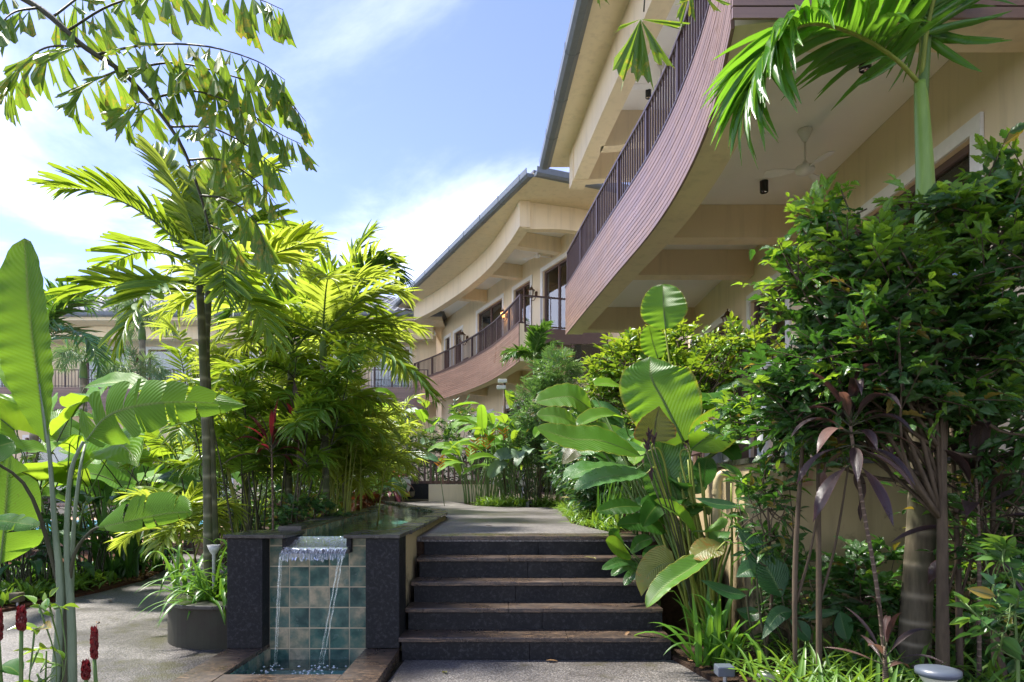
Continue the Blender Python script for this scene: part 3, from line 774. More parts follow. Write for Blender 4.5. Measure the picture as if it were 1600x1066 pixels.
def window(parent, fr, s0, s1, z0, z1, panes=2, curtain=0.6, fw=0.13):
    """white surround > brown sash, panes, curtain"""
    mb = MB()
    mb.boxf(fr, s0 - fw, s1 + fw, 0.003, 0.035, z1, z1 + fw)
    mb.boxf(fr, s0 - fw, s0, 0.003, 0.035, z0, z1)
    mb.boxf(fr, s1, s1 + fw, 0.003, 0.035, z0, z1)
    w = mb.build("window", MT['white'], parent, bevel=0.004)
    sb = MB(); q = 0.065
    sb.boxf(fr, s0 + 0.002, s1 - 0.002, -0.12, -0.05, z1 - q, z1 - 0.002)
    sb.boxf(fr, s0 + 0.002, s1 - 0.002, -0.12, -0.05, z0, z0 + q)
    st_ = (s1 - s0) / panes
    for i in range(panes + 1):
        c = s0 + st_ * i
        c = min(max(c, s0 + q / 2 + 0.002), s1 - q / 2 - 0.002)
        sb.boxf(fr, c - q / 2, c + q / 2, -0.118, -0.048, z0 + q, z1 - q)
    sb.build("sash", MT['beamwood'], w)
    for i in range(panes):
        MB().boxf(fr, s0 + st_ * i + q / 2, s0 + st_ * (i + 1) - q / 2, -0.09, -0.084, z0 + q, z1 - q).build("pane", MT['glass'], w)
    if curtain:
        n_ = 60; L = (s1 - s0) * curtain; V = []; Fc = []
        for i in range(n_):
            a = s0 + L * i / (n_ - 1); b = -0.22 + 0.03 * math.sin(i * 1.25) + 0.01 * math.sin(i * 0.37)
            V += [fr(a, b, z0 + 0.02), fr(a, b, z1 - 0.05)]
            if i: Fc.append((2 * i - 2, 2 * i, 2 * i + 1, 2 * i - 1))
        MB().add(V, Fc).build("curtain", MT['curtain'], w, smooth=True)
    MB().boxf(fr, s0 - 0.3, s1 + 0.3, -0.62, -0.6, z0 - 0.2, z1 + 0.1).build("dark_shade_sheet", MT['dark'], w)  # dark sheet added to stand for the unlit room behind
    return w

balme = MB().box(-0.5, 0.5, -0.5, 0.5, 0, 1).mesh("baluster", MT['rail'], False)
def railing(parent, cur, zb, zt, step=0.115, post=1.4, joined=False):
    L = resample(cur, 0.3)[1]
    c2 = subcurve(cur, 0, L, max(2, int(L / 0.35) + 2))
    MB().sweep(c2, [(-0.03, zt - 0.035), (0.03, zt - 0.035), (0.03, zt), (-0.03, zt)]).build("top_rail", MT['rail'], parent)
    MB().sweep(c2, [(-0.02, zb + 0.03), (0.02, zb + 0.03), (0.02, zb + 0.06), (-0.02, zb + 0.06)]).build("bottom_rail", MT['rail'], parent)
    n = int(L / step); mb = MB()
    pts = subcurve(cur, 0.02, L - 0.02, n)
    t = np.gradient(pts, axis=0); pe = max(1, int(post / step))
    for i, p in enumerate(pts):
        th = math.atan2(t[i][1], t[i][0]); isp = (i % pe == 0) or i == n - 1
        w = 0.05 if isp else 0.02
        if joined: mb.box(p[0] - w / 2, p[0] + w / 2, p[1] - w / 2, p[1] + w / 2, zb, zt - 0.04)
        else: piece("railing_post" if isp else "baluster", balme, (p[0], p[1], zb if isp else zb + 0.061), (w, w, (zt - zb - 0.036) if isp else (zt - zb - 0.097)), parent, th)
    if joined: mb.build("balusters", MT['rail'], parent)['kind'] = 'stuff'

def siding(parent, cur, z0, z1, rows, seg, stagger=True):
    L = resample(cur, 0.3)[1]; h = (z1 - z0) / rows
    MB().sweep(subcurve(cur, 0.001, L - 0.001), [(0.0006, z0 + 0.006), (0.0026, z0 + 0.006), (0.0026, z1 - 0.012), (0.0006, z1 - 0.012)]).build("gap_shade_strip", MT['dark'], parent)  # dark strip added behind the planks so the gaps read as shaded
    for r in range(rows):
        a = 0.0; first = True
        while a < L - 0.02:
            ln = seg
            if first and stagger: ln = seg * (0.35 + 0.65 * ((r * 0.382) % 1.0))
            b = min(L, a + ln)
            if L - b < 0.25: b = L
            jo = random.uniform(-0.0015, 0.0015)
            MB().sweep(subcurve(cur, a + 0.0015, b - 0.0015), [(0.003, z0 + r * h + 0.005), (0.026 + jo, z0 + r * h + 0.005), (0.026 + jo, z0 + (r + 1) * h - 0.005), (0.003, z0 + (r + 1) * h - 0.005)]).build("plank", MT['siding'], parent)
            a = b; first = False

ZB, ZP, ZR = 4.50, 5.485, 6.24        # panel bottom, panel top, rail top

def poly_slab(name, cur, back, z0, z1, mat, parent):
    return MB().prism([tuple(p) for p in cur] + [tuple(p) for p in back], z0, z1).build(name, MT[mat], parent)

# ---------------- near building (right): concave balcony, terrace below
A = thing("near_building", "near cream resort building with concave wood-clad balcony over a terrace", "building", (5.5, 9.5, 0))
cA = smooth_curve([(1.55, 4.75), (1.74, 5.9), (1.815, 7.2), (1.77, 8.6), (1.58, 10.4), (1.37, 12.4), (1.16, 14.5)], 60)
wx = 3.8
frA = frame2((wx, 0), (0, 1))                      # ground-floor and upper wall, outward -x
opsG = [(5.62, 8.35, 1.52, 4.18), (9.42, 10.85, 1.52, 4.2), (11.95, 14.3, 1.52, 4.22)]
open_wall("ground_floor_wall", A, frA, 3.6, 14.7, -0.05, 5.0, opsG)
for s0, s1, a, b in opsG: window(A, frA, s0, s1, a, b, 2, 0.5)
opsU = [(5.8, 8.2, 5.3, 7.6), (9.5, 11.9, 5.3, 7.6)]
open_wall("upper_floor_wall", A, frA, 3.6, 14.7, 5.252, 8.29, opsU)
for s0, s1, a, b in opsU: window(A, frA, s0, s1, a, b, 2, 0.5)
MB().box(wx + 0.21, 9.2, 14.5, 14.7, -0.05, 8.29).build("end_wall", MT['cream'], A)
MB().box(9.0, 9.2, 3.4, 14.48, -0.05, 8.29).build("back_wall", MT['cream'], A)
MB().box(wx + 0.21, 8.98, 3.4, 3.6, -0.05, 8.29).build("front_wall", MT['cream'], A)
# balcony slab (ceiling of the terrace) and curved edge beam
MB().prism([tuple(p) for p in offset(subcurve(cA, 0.28, resample(cA, .3)[1] - 0.28, 40), -0.34)] + [(wx - 0.002, 14.22), (wx - 0.002, 5.04)], 5.0, 5.25).build("terrace_ceiling", MT['ceil'], A)
MB().sweep(cA, [(-0.335, ZB), (0.0, ZB), (0.0, ZP - 0.01), (-0.12, ZP - 0.01), (-0.12, 5.26), (-0.335, 5.26)][::-1]).build("edge_beam", MT['cream'], A)
MB().box(1.93, 8.9, 4.672, 5.045, ZB + 0.002, 5.258).build("front_beam", MT['cream'], A)
MB().box(1.95, 8.9, 4.672, 4.80, 5.262, ZP - 0.01).build("front_parapet", MT['cream'], A)
def cxA(d): return float(np.interp(d, cA[:, 1], cA[:, 0]))
for d0, d1, zb in ((9.0, 9.27, 4.565), (10.72, 10.99, 4.60)):
    MB().box(cxA(d0) + 0.30, wx - 0.001, d0, d1, zb, 4.998).build("cross_beam", MT['cream'], A)
MB().box(cxA(14.3) + 0.33, wx - 0.001, 14.22, 14.5, 4.53, 5.26).build("cross_beam", MT['cream'], A)
siding(A, cA, ZB - 0.02, ZP, 15, 2.3)
siding(A, np.array([(8.9, 4.67), (5.0, 4.67), (1.50, 4.67)]), ZB - 0.02, ZP, 12, 2.6)
MB().sweep(cA, [(-0.125, ZP - 0.008), (0.034, ZP - 0.008), (0.034, ZP + 0.022), (-0.125, ZP + 0.022)]).build("parapet_cap", MT['rail'], A)
railing(A, offset(cA, -0.03), ZP + 0.024, ZR)
railing(A, np.array([(8.8, 4.72), (5.0, 4.72), (1.62, 4.72)]), ZP + 0.024, ZR)
# upper storey: edge beam, ceiling, cross beams, soffit, roof and gutter
UB, UC = 7.58, 8.30
cU = offset(cA, -0.06)
MB().sweep(cU, [(-0.30, UB), (0.0, UB), (0.0, UC - 0.002), (-0.30, UC - 0.002)][::-1]).build("upper_edge_beam", MT['cream'], A)
MB().prism([tuple(p) for p in offset(subcurve(cU, 0.2, resample(cU, .3)[1] - 0.05, 40), -0.31)] + [(wx - 0.002, 14.45), (wx - 0.002, 5.0)], UC - 0.05, UC - 0.003).build("balcony_ceiling", MT['ceil'], A)
def arch_beam(name, parent, p0, p1, zb, zt_, th, rise, mat='cream'):
    p0, p1 = np.array(p0, float), np.array(p1, float); t = nrm(p1 - p0); nn = np.array([-t[1], t[0]]) * th
    n = 15; V = []; Fc = []
    for i in range(n):
        u = i / (n - 1); c = p0 * (1 - u) + p1 * u; zz = zb + rise * math.sin(math.pi * min(1, u * 1.15)) ** 0.7
        for off in (0, 1):
            q = c + nn * off; V += [(q[0], q[1], zz), (q[0], q[1], zt_)]
        if i:
            a = 4 * (i - 1); b = 4 * i
            Fc += [(a, b, b + 1, a + 1), (a + 2, a + 3, b + 3, b + 2), (a, a + 2, b + 2, b), (a + 1, b + 1, b + 3, a + 3)]
    Fc += [(0, 1, 3, 2), (4 * n - 4, 4 * n - 2, 4 * n - 1, 4 * n - 3)]
    return MB().add(V, Fc).build(name, MT[mat], parent)
arch_beam("upper_cross_beam", A, (wx - 0.001, 12.9), (cxA(12.9) + 0.34, 12.9), UB, UC - 0.052, 0.25, 0.10)
arch_beam("upper_cross_beam", A, (wx - 0.001, 8.0), (cxA(8.0) + 0.34, 8.0), UB, UC - 0.052, 0.25, 0.10)
arch_beam("upper_cross_beam", A, (wx - 0.001, 14.25), (cxA(14.25) + 0.06, 14.25), UB - 0.02, UC - 0.004, 0.22, 0.06)
eA0, eA1 = np.array((1.51, 3.9)), np.array((0.80, 15.05))
MB().prism([tuple(eA0), (9.6, 3.9), (9.6, 15.05), tuple(eA1)], UC, UC + 0.10).build("roof_soffit", MT['cream'], A)
def gutter(parent, pts, z):
    cur = np.array(pts, float)
    MB().sweep(cur, [(-0.04, z - 0.03), (0.04, z - 0.085), (0.14, z - 0.085), (0.195, z - 0.03), (0.20, z + 0.11), (0.185, z + 0.11), (0.18, z + 0.0), (-0.04, z + 0.0)][::-1]).build("gutter", MT['gutter'], parent)
    L = resample(cur, 0.5)[1]
    a = 0.4
    while a < L:
        q = subcurve(cur, a, min(L, a + 0.035), 2)
        MB().sweep(q, [(-0.045, z - 0.036), (0.038, z - 0.092), (0.143, z - 0.092), (0.202, z - 0.033), (0.207, z + 0.12), (0.0, z + 0.12)][::-1]).build("gutter_bracket", MT['gutter'], parent)
        a += 1.35
gutter(A, [eA0, (eA0 + eA1) / 2, eA1], UC + 0.03)
gutter(A, [eA1 + np.array([0.0, 0.01]), eA1 + np.array([4.0, 0.01]), (9.6, 15.06)][::-1], UC + 0.03) if False else None
def roof(parent, pts, z, rise, inset):
    """hipped roof over a four-cornered plan"""
    p = [np.array(q, float) for q in pts]; c = sum(p) / 4
    a = (p[0] + p[3]) / 2; b = (p[1] + p[2]) / 2
    long_ab = np.linalg.norm(a - b) > np.linalg.norm((p[0] + p[1]) / 2 - (p[2] + p[3]) / 2)
    if not long_ab: a, b = (p[0] + p[1]) / 2, (p[2] + p[3]) / 2
    d = nrm(b - a); r0 = a + d * inset; r1 = b - d * inset
    V = [(*q, z) for q in p] + [(*q, z + 0.06) for q in p] + [(*r0, z + rise), (*r1, z + rise)]
    Fc = [(0, 1, 5, 4), (1, 2, 6, 5), (2, 3, 7, 6), (3, 0, 4, 7), (3, 2, 1, 0)]
    if long_ab: Fc += [(4, 5, 9, 8), (6, 7, 8, 9), (5, 6, 9), (7, 4, 8)]
    else: Fc += [(5, 6, 9, 8), (7, 4, 8, 9), (4, 5, 8), (6, 7, 9)]
    return MB().add(V, Fc).build("roof", MT['roof'], parent)
roof(A, [eA0 + np.array([0.0, 0.0]), (9.6, 3.9), (9.6, 15.05), eA1], UC + 0.105, 2.2, 3.5)

# terrace retaining wall, ledge, railing
tA = smooth_curve([(1.84, 5.2), (1.99, 6.4), (2.22, 8.0), (2.44, 9.6), (2.56, 11.4), (2.5, 14.4)], 40)
tw = thing("terrace_wall", "weathered cream retaining wall with dark ledge below the near terrace", "wall", (2.2, 8, 0))
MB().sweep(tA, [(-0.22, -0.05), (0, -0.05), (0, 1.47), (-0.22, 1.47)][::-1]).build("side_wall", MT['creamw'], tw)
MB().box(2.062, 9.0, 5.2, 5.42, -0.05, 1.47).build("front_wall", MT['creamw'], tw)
MB().sweep(tA, [(-0.26, 1.472), (0.03, 1.472), (0.03, 1.515), (-0.26, 1.515)]).build("ledge", MT['cap'], tw)
MB().box(2.112, 9.0, 5.17, 5.46, 1.472, 1.515).build("ledge", MT['cap'], tw)
MB().prism([tuple(p) for p in offset(tA, -0.27)] + [(wx - 0.005, 14.4), (wx - 0.005, 5.47)], 1.3, 1.44).build("terrace_floor", MT['deck'], tw)
tr = thing("terrace_railing", "dark brown timber railing standing on the near terrace ledge", "railing", (2.4, 8, 1.52))
rc = offset(subcurve(tA, 1.1, 9.0, 30), -0.16)
MB().sweep(rc, [(-0.05, 1.73), (0.05, 1.73), (0.05, 1.83), (-0.05, 1.83)]).build("bottom_beam", MT['beamwood'], tr)
railing(tr, rc, 1.835, 2.55, 0.10, 1.5)
for a in (0.05, 2.4, 4.8, 7.2):
    q = subcurve(rc, a, a + 0.1, 2)
    MB().sweep(q, [(-0.05, 1.516), (0.05, 1.516), (0.05, 1.728), (-0.05, 1.728)]).build("foot", MT['beamwood'], tr)
po = MB().lathe([(0.0, 1.516), (0.075, 1.516), (0.075, 1.54), (0.062, 1.56), (0.062, 2.28), (0.075, 2.30), (0.075, 2.33), (0.0, 2.34)], (2.13, 5.75, 0), 20)
tag(po.build("white_post", MT['white'], None, smooth=False), "short white post standing on the terrace ledge behind the shrub", "post")
# metal grilles on the ledge
for i, a in enumerate((1.05, 1.62, 2.25)):
    g = thing("metal_grille", ["grey metal grille frame on the ledge nearest the wall corner", "grey metal grille frame on the ledge, middle of three", "grey metal grille frame on the ledge farthest from the corner"][i], "grille", (*subcurve(tA, a, a + .1, 2)[0], 1.516), "metal grilles on the terrace ledge")
    for q0, q1, z0, z1 in ((0, 0.03, 1.516, 1.70), (0.42, 0.45, 1.516, 1.70), (0.03, 0.42, 1.516, 1.54), (0.03, 0.42, 1.676, 1.70)):
        c = offset(subcurve(tA, a + q0, a + q1, 3), -0.02)
        MB().sweep(c, [(-0.03, z0), (0, z0), (0, z1), (-0.03, z1)]).build("frame_bar", MT['metal'], g)
    for w in np.linspace(0.09, 0.36, 5):
        c = offset(subcurve(tA, a + w, a + w + 0.016, 2), -0.028)
        MB().sweep(c, [(-0.014, 1.541), (0, 1.541), (0, 1.675), (-0.014, 1.675)]).build("vertical_bar", MT['metal'], g)
# drain pipe out of the side wall
q0 = P(1152, 741, 5.55)
dp = thing("drain_pipe", "beige plastic drain pipe elbow on the weathered wall corner", "pipe", (1.74, 6.0, 0.03))
pth = smooth_curve([(2.02, 5.85, 1.40), (1.86, 5.84, 1.405), (1.785, 5.84, 1.39), (1.755, 5.84, 1.32), (1.753, 5.84, 1.24)], 16)
MB().tube(pth, 0.036, 14).build("elbow", MT['pipe'], dp, smooth=True)
MB().tube([(1.753, 5.84, 1.26), (1.753, 5.84, 1.225)], 0.042, 14).build("collar", MT['pipe'], dp, smooth=False)
MB().tube([(1.753, 5.84, 1.235), (1.753, 5.84, 0.0)], 0.034, 14).build("downpipe", MT['pipe'], dp, smooth=False)

# ---------------- far building (centre): same style, angled
B = thing("far_building", "cream resort building beyond the steps with curved wood-clad balcony and grey gutter", "building", (2, 22, 0))
uB = nrm(np.array([-0.401, 0.916])); nB = np.array([uB[1], -uB[0]])     # nB points away from the garden (right)
cB = smooth_curve([(0.20, 17.65), (-0.12, 19.0), (-0.72, 21.1), (-1.55, 23.2), (-2.55, 25.3), (-3.2, 26.5), (-4.0, 27.8)], 60)
wB0 = np.array([1.70, 19.13]) - uB * 2.4
frB = frame2(wB0, uB)
LB = 14.4
def sB(d): return (d - wB0[1]) / uB[1]
opsB = [(sB(19.13), sB(20.85), 5.28, 7.8), (sB(21.65), sB(22.85), 5.28, 7.8), (sB(23.75), sB(26.0), 5.9, 7.8), (sB(27.6), sB(28.5), 5.28, 7.6), (sB(29.0), sB(29.6), 5.28, 7.6)]
open_wall("upper_floor_wall", B, frB, 1.7, LB, 5.252, 8.5, opsB)
for i, (s0, s1, a, b) in enumerate(opsB): window(B, frB, s0, s1, a, b, 2, (0.6, 0.9, 0.3, 0.6, 0.6)[i])
opsBG = [(sB(19.4), sB(21.2), 1.0, 3.9), (sB(22.2), sB(23.6), 1.0, 3.9), (sB(24.6), sB(26.4), 1.0, 3.9)]
open_wall("ground_floor_wall", B, frB, 1.7, LB, -0.05, 5.0, opsBG)
for s0, s1, a, b in opsBG: window(B, frB, s0, s1, a, b, 2, 0.6)
e0 = frB(LB - 0.2, -0.21, 0); 
MB().boxf(frB, 1.7, 1.9, -6.5, -0.205, -0.05, 8.5).build("end_wall", MT['cream'], B)
MB().boxf(frB, LB - 0.2, LB, -6.5, -0.205, -0.05, 8.5).build("end_wall", MT['cream'], B)
MB().boxf(frB, 1.7, LB, -6.7, -6.502, -0.05, 8.5).build("back_wall", MT['cream'], B)
pA = frB(LB - 0.25, 0.004, 0)[:2]; pB = frB(1.95, 0.004, 0)[:2]
LcB = resample(cB, .3)[1]
MB().prism([tuple(p) for p in offset(subcurve(cB, 0.28, LcB - 0.1, 40), -0.31)] + [pA, pB], 5.0, 5.25).build("lower_ceiling", MT['cream'], B)
MB().sweep(cB, [(-0.30, ZB), (0.0, ZB), (0.0, ZP - 0.01), (-0.12, ZP - 0.01), (-0.12, 5.26), (-0.30, 5.26)][::-1]).build("edge_beam", MT['cream'], B)
siding(B, cB, ZB - 0.02, ZP, 15, 1.25)
MB().sweep(cB, [(-0.125, ZP - 0.008), (0.036, ZP - 0.008), (0.036, ZP + 0.022), (-0.125, ZP + 0.022)]).build("parapet_cap", MT['rail'], B)
railing(B, offset(cB, -0.03), ZP + 0.024, ZR, 0.12)
# end of the balcony facing the camera: open rail over a dark kerb
endB = np.array([(2.6, 18.45), (1.4, 18.05), (0.24, 17.68)])
MB().sweep(endB, [(-0.3, 5.0), (0.0, 5.0), (0.0, 5.40), (-0.3, 5.40)][::-1]).build("end_kerb", MT['beamwood'], B)
railing(B, offset(endB, -0.05), 5.405, ZR, 0.23, 5.0)
for d in (19.3, 21.9, 24.6):
    c = cB[np.argmin(abs(cB[:, 1] - d))]; s = (c - wB0) @ uB
    L = (wB0 + uB * s - c) @ nB
    MB().boxf(frB, s - 0.13, s + 0.13, 0.001, L - 0.28, 4.58, 4.998).build("cross_beam", MT['cream'], B)
    MB().boxf(frB, s - 0.13, s + 0.13, 0.001, L - 0.28, 8.02, 8.45).build("upper_cross_beam", MT['cream'], B)
UBB, UCB = 7.98, 8.66
MB().sweep(cB, [(-0.28, UBB), (0.0, UBB), (0.0, UCB - 0.002), (-0.28, UCB - 0.002)][::-1]).build("upper_edge_beam", MT['cream'], B)
arch_beam("upper_end_beam", B, (2.9, 18.55), (0.26, 17.70), UBB - 0.02, UCB - 0.004, -0.25, 0.10)
MB().prism([tuple(p) for p in offset(subcurve(cB, 0.2, LcB - 0.1, 40), -0.29)] + [pA, pB], 8.46, 8.50).build("balcony_ceiling", MT['ceil'], B)
eB0, eB1 = np.array((0.38, 16.24)) + nB * 0.15, np.array((-4.9, 28.3)) + nB * 0.15
kB = eB0 + nB * 9.5; kB2 = eB1 + nB * 9.5
MB().prism([tuple(eB0), tuple(kB), tuple(kB2), tuple(eB1)], UCB, UCB + 0.08).build("roof_soffit", MT['cream'], B)
gutter(B, [eB0, (eB0 + eB1) / 2, eB1], UCB + 0.06)
gutter(B, [kB, (kB + eB0) / 2, eB0], UCB + 0.06)
roof(B, [eB0, kB, kB2, eB1], UCB + 0.10, 1.7, 3.2)
# glass canopy beside the near balcony end
gc = thing("glass_canopy", "sloping glass canopy on dark timber rafters between the two buildings", "canopy", (2.4, 15.6, 2.9))
MB().add([(1.3, 15.2, 4.42), (4.0, 15.2, 4.42), (4.0, 17.0, 3.9), (1.3, 17.0, 3.9), (1.3, 15.2, 4.44), (4.0, 15.2, 4.44), (4.0, 17.0, 3.92), (1.3, 17.0, 3.92)], [(3, 2, 1, 0), (4, 5, 6, 7), (0, 1, 5, 4), (2, 3, 7, 6), (1, 2, 6, 5), (3, 0, 4, 7)]).build("glass_sheet", MT['glass'], gc)
for x in (1.35, 2.2, 3.05, 3.9):
    MB().tube([(x, 15.15, 4.37), (x, 17.05, 3.85)], 0.045, 4).build("rafter", MT['beamwood'], gc)
for x in (1.35, 3.9):
    MB().tube([(x, 16.9, 0.78), (x, 16.9, 3.85)], 0.05, 8).build("post", MT['beamwood'], gc)

# ---------------- poolside building (left background)
Dd = thing("poolside_building", "low cream building across the pool with tiled roof and brown balcony", "building", (-14, 32, 0))
frD = frame2((-3.4, 30.6), (-1, 0))
opsD = [(1.2, 2.8, 5.28, 7.35), (4.4, 6.0, 5.28, 7.35), (8.0, 9.6, 5.28, 7.35), (11.1, 12.9, 5.28, 7.35), (13.9, 15.7, 5.28, 7.35), (18, 19.8, 5.28, 7.35)]
open_wall("upper_floor_wall", Dd, frD, 0, 24, 5.25, 8.0, opsD)
for i, (s0, s1, a, b) in enumerate(opsD): window(Dd, frD, s0, s1, a, b, 1 if i in (3, 4) else 2, 1.0)
opsDG = [(2 + 3.6 * i, 4 + 3.6 * i, 0.3, 3.4) for i in range(6)]
open_wall("ground_floor_wall", Dd, frD, 0, 24, -0.05, 5.0, opsDG)
for s0, s1, a, b in opsDG: window(Dd, frD, s0, s1, a, b, 2, 0.5)
MB().boxf(frD, 0, 24, -6, -5.8, -0.05, 8.0).build("back_wall", MT['cream'], Dd)
MB().boxf(frD, 0, 0.2, -5.8, -0.205, -0.05, 8.0).build("end_wall", MT['cream'], Dd)
MB().boxf(frD, 23.8, 24, -5.8, -0.205, -0.05, 8.0).build("end_wall", MT['cream'], Dd)
cD = np.array([(-3.6, 29.3), (-9, 29.3), (-15, 29.3), (-27.4, 29.3)])
MB().boxf(frD, 0, 24, 0.004, 1.0, 5.0, 5.25).build("balcony_slab", MT['cream'], Dd)
MB().sweep(cD, [(-0.30, ZB), (0.0, ZB), (0.0, ZP - 0.01), (-0.30, ZP - 0.01)][::-1]).build("edge_beam", MT['cream'], Dd)
siding(Dd, cD, ZB - 0.02, ZP, 15, 40, False)
railing(Dd, cD, ZP, ZR, 0.14, 1.6, joined=True)
MB().boxf(frD, 0, 24, 0.9, 1.3, 7.55, 8.10).build("upper_edge_beam", MT['cream'], Dd)
MB().boxf(frD, 0, 24, 0.004, 0.898, 7.98, 8.06).build("balcony_ceiling", MT['ceil'], Dd)
MB().box(-28, -2.9, 28.3, 37.2, 8.12, 8.2).build("roof_soffit", MT['cream'], Dd)
MB().box(-28, -2.9, 28.28, 28.36, 8.2, 8.32).build("fascia", MT['cream'], Dd)
gutter(Dd, [(-2.9, 28.28), (-15, 28.28), (-28, 28.28)], 8.33)
roof(Dd, [(-28.1, 28.2), (-2.8, 28.2), (-2.8, 37.3), (-28.1, 37.3)], 8.42, 2.0, 3.6)
# roof tiles as rows of raised rolls on the slope that faces the pool
sl = 2.0 / 4.55; V = []
rows = MB()
for r in range(11):
    y0 = 28.25 + r * 0.40; z0 = 8.50 + (y0 - 28.25) * (2.0 - 0.06) / 4.55
    inset = 3.6 * (y0 - 28.2) / 4.55
    for x in np.arange(-28 + inset, -3 - inset, 0.30):
        rows.add([(x, y0, z0 + 0.005), (x + 0.15, y0, z0 + 0.075), (x + 0.29, y0, z0 + 0.005), (x, y0 + 0.42, z0 + 0.16), (x + 0.15, y0 + 0.42, z0 + 0.20), (x + 0.29, y0 + 0.42, z0 + 0.16)],
                 [(0, 1, 4, 3), (1, 2, 5, 4), (0, 2, 1)])
rows.build("roof_tiles", MT['roof'], Dd)['kind'] = 'stuff'

# ------------------------------------------------------------------ lamps, fans, downlights
def lantern(loc, nx, label, lit=False, s=1.0):
    """wall lantern: loc on the wall, nx = outward unit vector"""
    x, y, z = loc; nx = np.array(nx); c = np.array([x, y]) + nx * 0.16 * s
    t = thing("wall_lantern", label, "lantern", (x, y, z), "wall lanterns by the windows")
    b = np.array([x, y]) + nx * 0.012
    MB().lathe([(0, -0.08 * s), (0.045 * s, -0.06 * s), (0.05 * s, 0), (0.045 * s, 0.06 * s), (0, 0.08 * s)], (b[0], b[1], z - 0.02), 10).build("back_plate", MT['bronze'], t, smooth=True)
    MB().tube(smooth_curve([(b[0], b[1], z - 0.06 * s), (*(b + nx * 0.07 * s), z - 0.19 * s), (*(b + nx * 0.15 * s), z - 0.2 * s), (c[0], c[1], z - 0.13 * s)], 12), 0.010 * s, 6).build("arm", MT['bronze'], t, smooth=True)
    cage = MB()
    for k in range(6):
        a = k * math.pi / 3
        cage.tube([(c[0] + 0.045 * s * math.cos(a), c[1] + 0.045 * s * math.sin(a), z - 0.12 * s), (c[0] + 0.075 * s * math.cos(a), c[1] + 0.075 * s * math.sin(a), z + 0.07 * s)], 0.006 * s, 4)
    cage.lathe([(0, -0.14 * s), (0.05 * s, -0.13 * s), (0.05 * s, -0.115 * s), (0, -0.115 * s)], (c[0], c[1], z), 12)
    cage.build("cage", MT['bronze'], t)
    MB().lathe([(0.042 * s, -0.11 * s), (0.07 * s, 0.068 * s)], (c[0], c[1], z), 12).build("lantern_glass", MT['lglass'], t, smooth=True)
    MB().lathe([(0, 0.20 * s), (0.012 * s, 0.19 * s), (0.008 * s, 0.165 * s), (0.03 * s, 0.15 * s), (0.06 * s, 0.10 * s), (0.10 * s, 0.075 * s), (0.10 * s, 0.066 * s), (0, 0.066 * s)], (c[0], c[1], z), 12).build("lantern_cap", MT['bronze'], t, smooth=True)
    MB().lathe([(0, -0.06 * s), (0.02 * s, -0.04 * s), (0.024 * s, 0), (0.012 * s, 0.035 * s), (0, 0.04 * s)], (c[0], c[1], z - 0.02 * s), 10).build("bulb", MT['bulb'] if lit else MT['white'], t, smooth=True)
    if lit:
        l = bpy.data.lights.new("lantern_light", 'POINT'); l.energy = 9; l.color = (1, 0.5, 0.18); l.shadow_soft_size = 0.05
        lo = bpy.data.objects.new("lantern_light", l); COL.objects.link(lo); lo.location = (c[0], c[1], z - 0.02); adopt(lo, t)
    return t
lantern((wx, 8.92, 4.02), (-1, 0), "bronze wall lantern between the shrub and the second terrace window", s=1.15)
lantern((wx, 11.45, 4.03), (-1, 0), "bronze wall lantern beside the far terrace window of the near building", s=1.15)
q = frB(sB(21.25), 0.004, 0); lantern((q[0], q[1], 7.25), (-nB[0], -nB[1]), "unlit bronze lantern left of the far balcony door", s=1.15)
q = frB(sB(23.35), 0.004, 0); lantern((q[0], q[1], 7.1), (-nB[0], -nB[1]), "glowing orange lantern on the far balcony wall", True, s=1.1)
q = frD(13.4, 0.004, 0); lantern((q[0], q[1], 6.95), (0, -1), "small bronze lantern between windows of the poolside building", s=1.6)
q = frB(sB(27.0), 0.004, 0); lantern((q[0], q[1], 7.1), (-nB[0], -nB[1]), "small bronze lantern at the left end of the far balcony", s=1.4)

def fan(x, y, zc, drop, Rb, rot, label):
    t = thing("ceiling_fan", label, "ceiling fan", (x, y, zc), "white ceiling fans")
    MB().lathe([(0, 0), (0.07, 0), (0.075, -0.012), (0.06, -0.05), (0.025, -0.12), (0.0, -0.13)], (x, y, zc - 0.002), 18).build("canopy", MT['white'], t, smooth=True)
    MB().tube([(x, y, zc - 0.1), (x, y, zc - drop + 0.05)], 0.011, 8).build("rod", MT['white'], t, smooth=True)
    MB().lathe([(0, 0.09), (0.025, 0.085), (0.03, 0.05), (0.085, 0.035), (0.10, 0.0), (0.085, -0.03), (0.03, -0.045), (0, -0.046)], (x, y, zc - drop), 24).build("motor", MT['white'], t, smooth=True)
    for k in range(3):
        a = rot + k * 2 * math.pi / 3; ca, sa = math.cos(a), math.sin(a)
        V = []
        for u, w in ((0.09, 0.02), (0.16, 0.03), (0.22, 0.055), (Rb * 0.8, 0.062), (Rb * 0.97, 0.05), (Rb, 0.03)):
            for s in (-1, 1):
                for h in (0.004, -0.004):
                    V.append((x + ca * u - sa * w * s, y + sa * u + ca * w * s, zc - drop + 0.005 + s * w * 0.22 + h))
        Fc = []
        for i in range(5):
            b = 4 * i; c = b + 4
            Fc += [(b, c, c + 2, b + 2), (b + 1, b + 3, c + 3, c + 1), (b, b + 1, c + 1, c), (b + 2, c + 2, c + 3, b + 3)]
        Fc += [(0, 2, 3, 1), (20, 21, 23, 22)]
        MB().add(V, Fc).build("blade", MT['white'], t)
    return t
q = P(1258, 203, 7.1); fan(q[0], q[1], 5.0, 0.42, 0.40, R(-90 + 14), "white three-blade ceiling fan over the near terrace")
q = P(1033, 92, 11.2); fan(q[0], q[1], UC - 0.05, 0.42, 0.52, R(60), "white ceiling fan over the near upper balcony")
